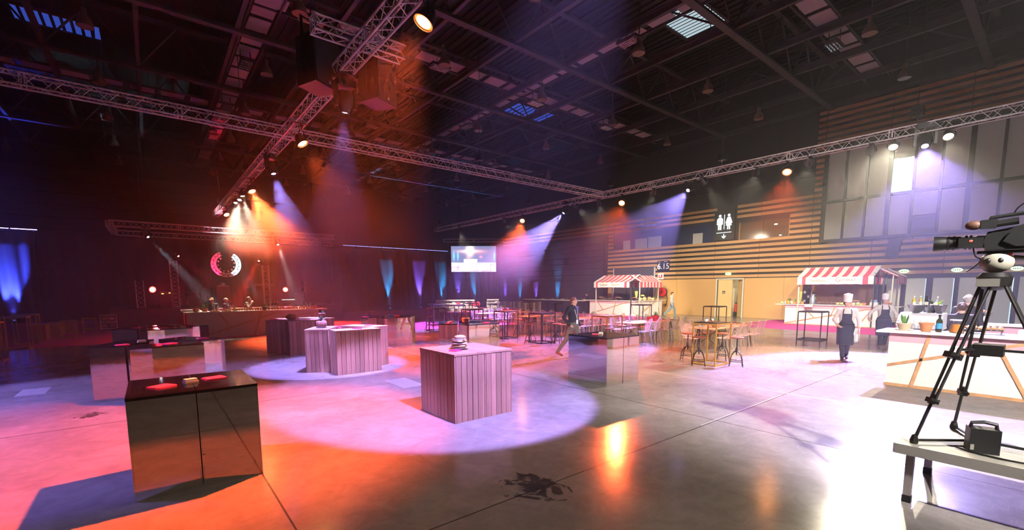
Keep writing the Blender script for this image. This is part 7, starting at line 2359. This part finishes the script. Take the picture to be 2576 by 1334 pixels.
person('woman with a bun in a black jacket inside the near bar, seen from behind', (14.12, 1.43), (0.88, 0.20), 1.72, C_SUIT, C_SUIT, C_BLACKS, H_BROWN, hair_style='bun',
       pose=dict(elR=(0.26, 0.08, 1.12), wrR=(0.16, 0.28, 1.10), haR=(0.10, 0.36, 1.10), elL=(-0.26, 0.08, 1.14), wrL=(-0.16, 0.28, 1.16), haL=(-0.12, 0.36, 1.18)))
person('tall balding man in a black jacket inside the near bar, back turned', (14.95, 1.42), (0.9, -0.2), 1.90, C_SUIT, C_SUIT, C_BLACKS, H_GREY, hair_style='bald', skin=mat('pink_skin', (0.66, 0.40, 0.34), 0.5))

# ---------------------------------------------------------------- riser table with video camera on a tripod
t = thing('riser_table', 'low grey riser table under the video tripod', 'table', (5.45, 0.90, 0))
RZ_ = 0.58
obj('deck', MB().box((0.62, -1.0, RZ_ - 0.045), (1.24, 2.0, 0.09)), t, mats=mat('grey_ply', (0.26, 0.25, 0.215), 0.6, var=0.12, vscale=5))
obj('edge_rail', MB().box((-0.006, -1.0, RZ_ - 0.045), (0.02, 2.02, 0.095)), t, mats=mat('alu_edge', (0.36, 0.34, 0.31), 0.45, 0.3))
obj('edge_rail', MB().box((0.62, 0.008, RZ_ - 0.045), (1.25, 0.02, 0.095)), t, mats=MATS['alu_edge'])
for (x, y) in ((0.10, -0.10), (1.14, -0.10), (0.10, -1.9), (1.14, -1.9)):
    lg = obj('leg', MB().box((x, y, 0.27), (0.06, 0.06, 0.46)), t, mats=mat('alu_leg', (0.42, 0.38, 0.35), 0.4, 0.5))
    obj('rubber_foot', MB().box((x, y, 0.035), (0.068, 0.068, 0.07)), lg, mats=M_BLACK)
    obj('wing_screw', MB().box((x + 0.05, y, 0.36), (0.05, 0.02, 0.02)).box((x + 0.07, y, 0.36), (0.015, 0.05, 0.04)), lg, mats=M_STEEL)
# tripod
AP = Vector((6.02, 0.42, 2.19))
tp = thing('camera_tripod', 'black video tripod with a pale head standing on the riser table', 'tripod', (AP.x, AP.y, RZ_))
M_TRI = mat('tripod_black', (0.008, 0.0075, 0.0075), 0.4)
feet = [Vector((5.57, 0.79, RZ_)), Vector((6.47, 0.62, RZ_)), Vector((5.98, -0.25, RZ_))]
L0 = lambda p: p - Vector((AP.x, AP.y, RZ_))
for i, ft in enumerate(feet):
    top = AP + (Vector((ft.x, ft.y, 0)) - Vector((AP.x, AP.y, 0))).normalized() * 0.07 - Vector((0, 0, 0.10))
    d = (ft + Vector((0, 0, 0.03)) - top)
    sd = d.cross(Vector((0, 0, 1))).normalized()
    p = lambda u: top + d * u
    lg = obj('leg', MB().tube(L0(p(0) + sd * 0.045), L0(p(0.46) + sd * 0.035), 0.014, 8).tube(L0(p(0) - sd * 0.045), L0(p(0.46) - sd * 0.035), 0.014, 8)
             .tube(L0(p(0.40) + sd * 0.028), L0(p(0.76) + sd * 0.022), 0.012, 8).tube(L0(p(0.40) - sd * 0.028), L0(p(0.76) - sd * 0.022), 0.012, 8)
             .tube(L0(p(0.70)), L0(p(1.0)), 0.014, 8), tp, mats=M_TRI)
    q = d.to_track_quat('Z', 'Y').to_matrix()
    for u in (0.45, 0.74):
        ck = obj('clamp', MB().box((0, 0, 0), (0.075, 0.12, 0.055) if u < 0.5 else (0.06, 0.085, 0.045)), lg, L0(p(u)), q, M_TRI)
        obj('lever', MB().box((0, 0, 0), (0.03, 0.05, 0.02)), tp, L0(p(u) - Vector((0.06, 0.03, 0))), None, M_TRI)
    obj('foot', MB().lathe([(0.001, -0.03), (0.03, -0.03), (0.034, 0.0), (0.02, 0.05), (0.001, 0.06)], n=10), tp, L0(ft + Vector((0, 0, 0.03))), mats=M_TRI)
ctr = Vector((6.0, 0.40, RZ_ + 0.035))
for ft in feet:
    obj('floor_spreader', MB().tube(L0(ctr), L0(ft + Vector((0, 0, 0.03))), 0.013, 6), tp, mats=M_TRI)
mids = [AP + (f - AP) * 0.44 for f in feet]
mc = sum(mids, Vector()) / 3
for m_ in mids:
    obj('mid_spreader', MB().tube(L0(mc), L0(m_), 0.012, 6), tp, mats=M_TRI)
obj('mid_hub', MB().box(L0(mc), (0.20, 0.20, 0.10)), tp, mats=M_TRI)
obj('crown', MB().lathe([(0.001, -0.16), (0.05, -0.16), (0.11, -0.12), (0.12, -0.04), (0.09, 0.0), (0.001, 0.0)], L0(AP), 14), tp, mats=M_TRI, smooth=0.7)
obj('name_plate', MB().box((0, 0, 0), (0.012, 0.15, 0.07)), tp, L0(AP + Vector((-0.13, 0.03, -0.09))), (0, 0, 0.1), mat('grey_plate', (0.10, 0.095, 0.085), 0.5))
M_PALE = mat('pale_grey_paint', (0.27, 0.26, 0.21), 0.45)
hd_ = obj('fluid_head', MB().ball(L0(AP + Vector((0, 0, 0.095))), (0.105, 0.115, 0.095), 18, 10), tp, mats=M_PALE, smooth=3.1)
for yy, zz in ((0.045, 0.01), (-0.03, 0.012)):
    obj('drag_knob', MB().ball(L0(AP + Vector((-0.088, yy, 0.095 + zz))), (0.02, 0.022, 0.026), 10, 6), hd_, mats=M_TRI, smooth=3.1)
obj('pan_arm', MB().path([L0(AP + Vector((0.02, -0.10, 0.14))), L0(AP + Vector((0.02, -0.22, 0.12))), L0(AP + Vector((0.03, -0.40, 0.0)))], 0.017, 8), tp, mats=M_PALE)
obj('head_knob', MB().ball(L0(AP + Vector((-0.04, -0.085, 0.165))), 0.014, 8, 5), tp, mats=M_REDM)
# broadcast camera, looking along +Y (left in the picture)
CB = AP + Vector((0.0, -0.12, 0.175))
cm = thing('video_camera', 'black broadcast video camera on the tripod, lens pointing left', 'video camera', CB, 0.12)
M_CAMB = mat('camera_black', (0.007, 0.0075, 0.008), 0.42, var=0.1, vscale=20)
obj('mount_plate', MB().box((0, 0.0, 0.012), (0.08, 0.50, 0.024)), cm, mats=M_TRI)
bd = obj('body', MB().prism([(-0.27, 0.03), (0.20, 0.03), (0.22, 0.10), (0.20, 0.19), (0.05, 0.22), (-0.17, 0.29), (-0.27, 0.28), (-0.30, 0.20)], -0.075, 0.075, Matrix(((0, 0, -1, 0), (1, 0, 0, 0), (0, 1, 0, 0), (0, 0, 0, 1)))), cm, mats=M_CAMB)
obj('side_cover', MB().prism([(-0.24, 0.06), (0.02, 0.05), (0.10, 0.10), (0.06, 0.18), (-0.12, 0.26), (-0.25, 0.25)], 0.075, 0.10, Matrix(((0, 0, -1, 0), (1, 0, 0, 0), (0, 1, 0, 0), (0, 0, 0, 1)))), bd, mats=M_CAMB)
obj('status_screen', MB().box((-0.103, -0.165, 0.215), (0.006, 0.13, 0.058)), bd, mats=emat('camera_lcd', (0.10, 0.45, 1.0), 1.5))
for k in range(8):
    obj('button', MB().box((-0.104, -0.215 + 0.03 * (k % 4), 0.10 + 0.035 * (k // 4)), (0.008, 0.016, 0.014)), bd, mats=mat('grey_button', (0.22, 0.22, 0.23), 0.4))
RXM = Matrix.Rotation(-math.pi / 2, 3, 'X')
ls = obj('lens', MB().lathe([(0.001, 0.18), (0.055, 0.18), (0.058, 0.26), (0.050, 0.27), (0.050, 0.36), (0.060, 0.37), (0.062, 0.47), (0.066, 0.48), (0.070, 0.55), (0.060, 0.55), (0.001, 0.50)], (0, 0, 0.11), 22, RXM), cm, mats=M_CAMB, smooth=0.5)
for yy in (0.29, 0.32, 0.40, 0.44):
    obj('focus_ring', MB().lathe([(0.062, yy), (0.066, yy + 0.004), (0.066, yy + 0.016), (0.062, yy + 0.02)], (0, 0, 0.11), 20, RXM), ls, mats=M_TRI)
obj('zoom_grip', MB().box((-0.075, 0.30, 0.10), (0.05, 0.16, 0.09)), ls, mats=M_CAMB)
obj('record_dot', MB().ball((-0.103, 0.30, 0.115), (0.006, 0.015, 0.012), 8, 5), ls, mats=mat('red_dot', (0.8, 0.08, 0.06), 0.4))
vf = obj('viewfinder', MB().box((-0.10, 0.20, 0.255), (0.07, 0.10, 0.075)).tube((-0.10, 0.15, 0.255), (-0.10, 0.02, 0.27), 0.03, 10), cm, mats=M_CAMB)
obj('eye_cup', MB().ball((-0.10, 0.29, 0.255), (0.045, 0.06, 0.042), 12, 8), vf, mats=mat('brown_rubber', (0.10, 0.045, 0.03), 0.5), smooth=3.1)
obj('top_handle', MB().path([(0, 0.20, 0.24), (0, 0.18, 0.32), (0, 0.05, 0.335), (0, -0.15, 0.36), (0, -0.22, 0.30)], 0.018, 8), cm, mats=M_CAMB)
mc_ = obj('microphone', MB().tube((0.05, -0.08, 0.44), (0.05, -0.34, 0.56), 0.028, 10), cm, mats=mat('mic_foam', (0.03, 0.03, 0.03), 0.9))
obj('mic_clip', MB().lathe([(0.035, -0.02), (0.045, -0.02), (0.045, 0.02), (0.035, 0.02)], (0.05, -0.14, 0.465), 12, RXM), mc_, mats=M_CAMB)
obj('mic_post', MB().tube((0.0, -0.12, 0.35), (0.04, -0.13, 0.44), 0.010, 6), cm, mats=M_CAMB)
obj('cable', MB().path(smooth_pts([(0.0, 0.05, 0.33), (-0.02, 0.02, 0.40), (-0.02, -0.08, 0.47), (0.03, -0.14, 0.44)]), 0.006, 5), cm, mats=M_TRI)
obj('cable', MB().path(smooth_pts([(-0.04, 0.28, 0.06), (-0.05, 0.26, -0.02), (-0.06, 0.22, -0.06), (-0.05, 0.27, -0.13), (-0.05, 0.31, -0.16)]), 0.006, 5), cm, mats=M_TRI)
# battery, cable and loose things on the riser
t = thing('battery_pack', 'black battery pack with a carrying handle on the riser table', 'battery', (5.74, 0.36, RZ_), 0.35)
obj('case', MB().box((0, 0, 0.11), (0.13, 0.20, 0.22)), t, mats=M_BLACKP)
obj('handle', MB().path([(0, -0.085, 0.21), (0, -0.08, 0.26), (0, 0.0, 0.275), (0, 0.08, 0.26), (0, 0.085, 0.21)], 0.016, 8), t, mats=M_BLACKP)
obj('socket_label', MB().box((-0.067, 0.08, 0.05), (0.004, 0.025, 0.05)), t, mats=M_PALE)
o = obj('power_cable', MB().path(smooth_pts([(5.70, 0.52, RZ_ + 0.012), (5.62, 0.40, RZ_ + 0.012), (5.58, 0.15, RZ_ + 0.012), (5.66, -0.1, RZ_ + 0.012), (5.90, -0.2, RZ_ + 0.014), (6.1, 0.0, RZ_ + 0.014), (6.02, 0.1, RZ_ + 0.30), (6.10, 0.05, 1.1), (6.08, 0.0, 1.75), (6.05, 0.12, 2.0)]), 0.008, 6), None, mats=M_TRI, smooth=3.1)
tag(o, 'thin black cable looping over the riser table up to the camera', 'cable')

# ---------------------------------------------------------------- smoke drifting in front of the stage and the lounge
def billow(label, c, r, dens, scale=0.3, cut=0.30):
    """cloud with a soft edge and drifting density"""
    m = bpy.data.materials.new('billow')
    m.use_nodes = True
    t = m.node_tree
    N, L = t.nodes, t.links
    N.clear()
    tc = N.new('ShaderNodeTexCoord')
    ln = N.new('ShaderNodeVectorMath')
    ln.operation = 'LENGTH'
    mp = N.new('ShaderNodeMapping')
    mp.inputs['Scale'].default_value = (1 / r[0], 1 / r[1], 1 / r[2])
    L.new(tc.outputs['Object'], mp.inputs[0])
    L.new(mp.outputs[0], ln.inputs[0])
    fo = N.new('ShaderNodeMapRange')
    fo.interpolation_type = 'SMOOTHSTEP'
    fo.inputs['From Min'].default_value = 0.15
    fo.inputs['From Max'].default_value = 0.97
    fo.inputs['To Min'].default_value = dens
    fo.inputs['To Max'].default_value = 0.0
    L.new(ln.outputs['Value'], fo.inputs[0])
    nz = N.new('ShaderNodeTexNoise')
    nz.inputs['Scale'].default_value = scale
    nz.inputs['Detail'].default_value = 2
    L.new(tc.outputs['Object'], nz.inputs['Vector'])
    nr = N.new('ShaderNodeMapRange')
    nr.inputs['From Min'].default_value = cut
    nr.inputs['From Max'].default_value = 0.70
    nr.inputs['To Min'].default_value = 0.5
    nr.inputs['To Max'].default_value = 1.5
    L.new(nz.outputs[0], nr.inputs[0])
    mu = N.new('ShaderNodeMath')
    mu.operation = 'MULTIPLY'
    L.new(fo.outputs[0], mu.inputs[0])
    L.new(nr.outputs[0], mu.inputs[1])
    v = N.new('ShaderNodeVolumeScatter')
    v.inputs['Anisotropy'].default_value = 0.25
    L.new(mu.outputs[0], v.inputs['Density'])
    o = N.new('ShaderNodeOutputMaterial')
    L.new(v.outputs[0], o.inputs['Volume'])
    ob = obj('haze', MB().ball((0, 0, 0), r, 28, 16), None, c, mats=m)
    ob['kind'] = 'stuff'
    ob['label'] = label
    ob['category'] = 'haze'
billow('denser smoke billowing above the stage bar', (6.0, 24.4, 5.3), (6.4, 10.5, 2.1), 0.070)
billow('denser smoke before the video screen', (17.5, 23.0, 4.5), (7.5, 9.0, 3.6), 0.024)
billow('thin smoke below the side truss lamps', (17.8, 8.0, 4.6), (4.4, 10.0, 3.0), 0.006)
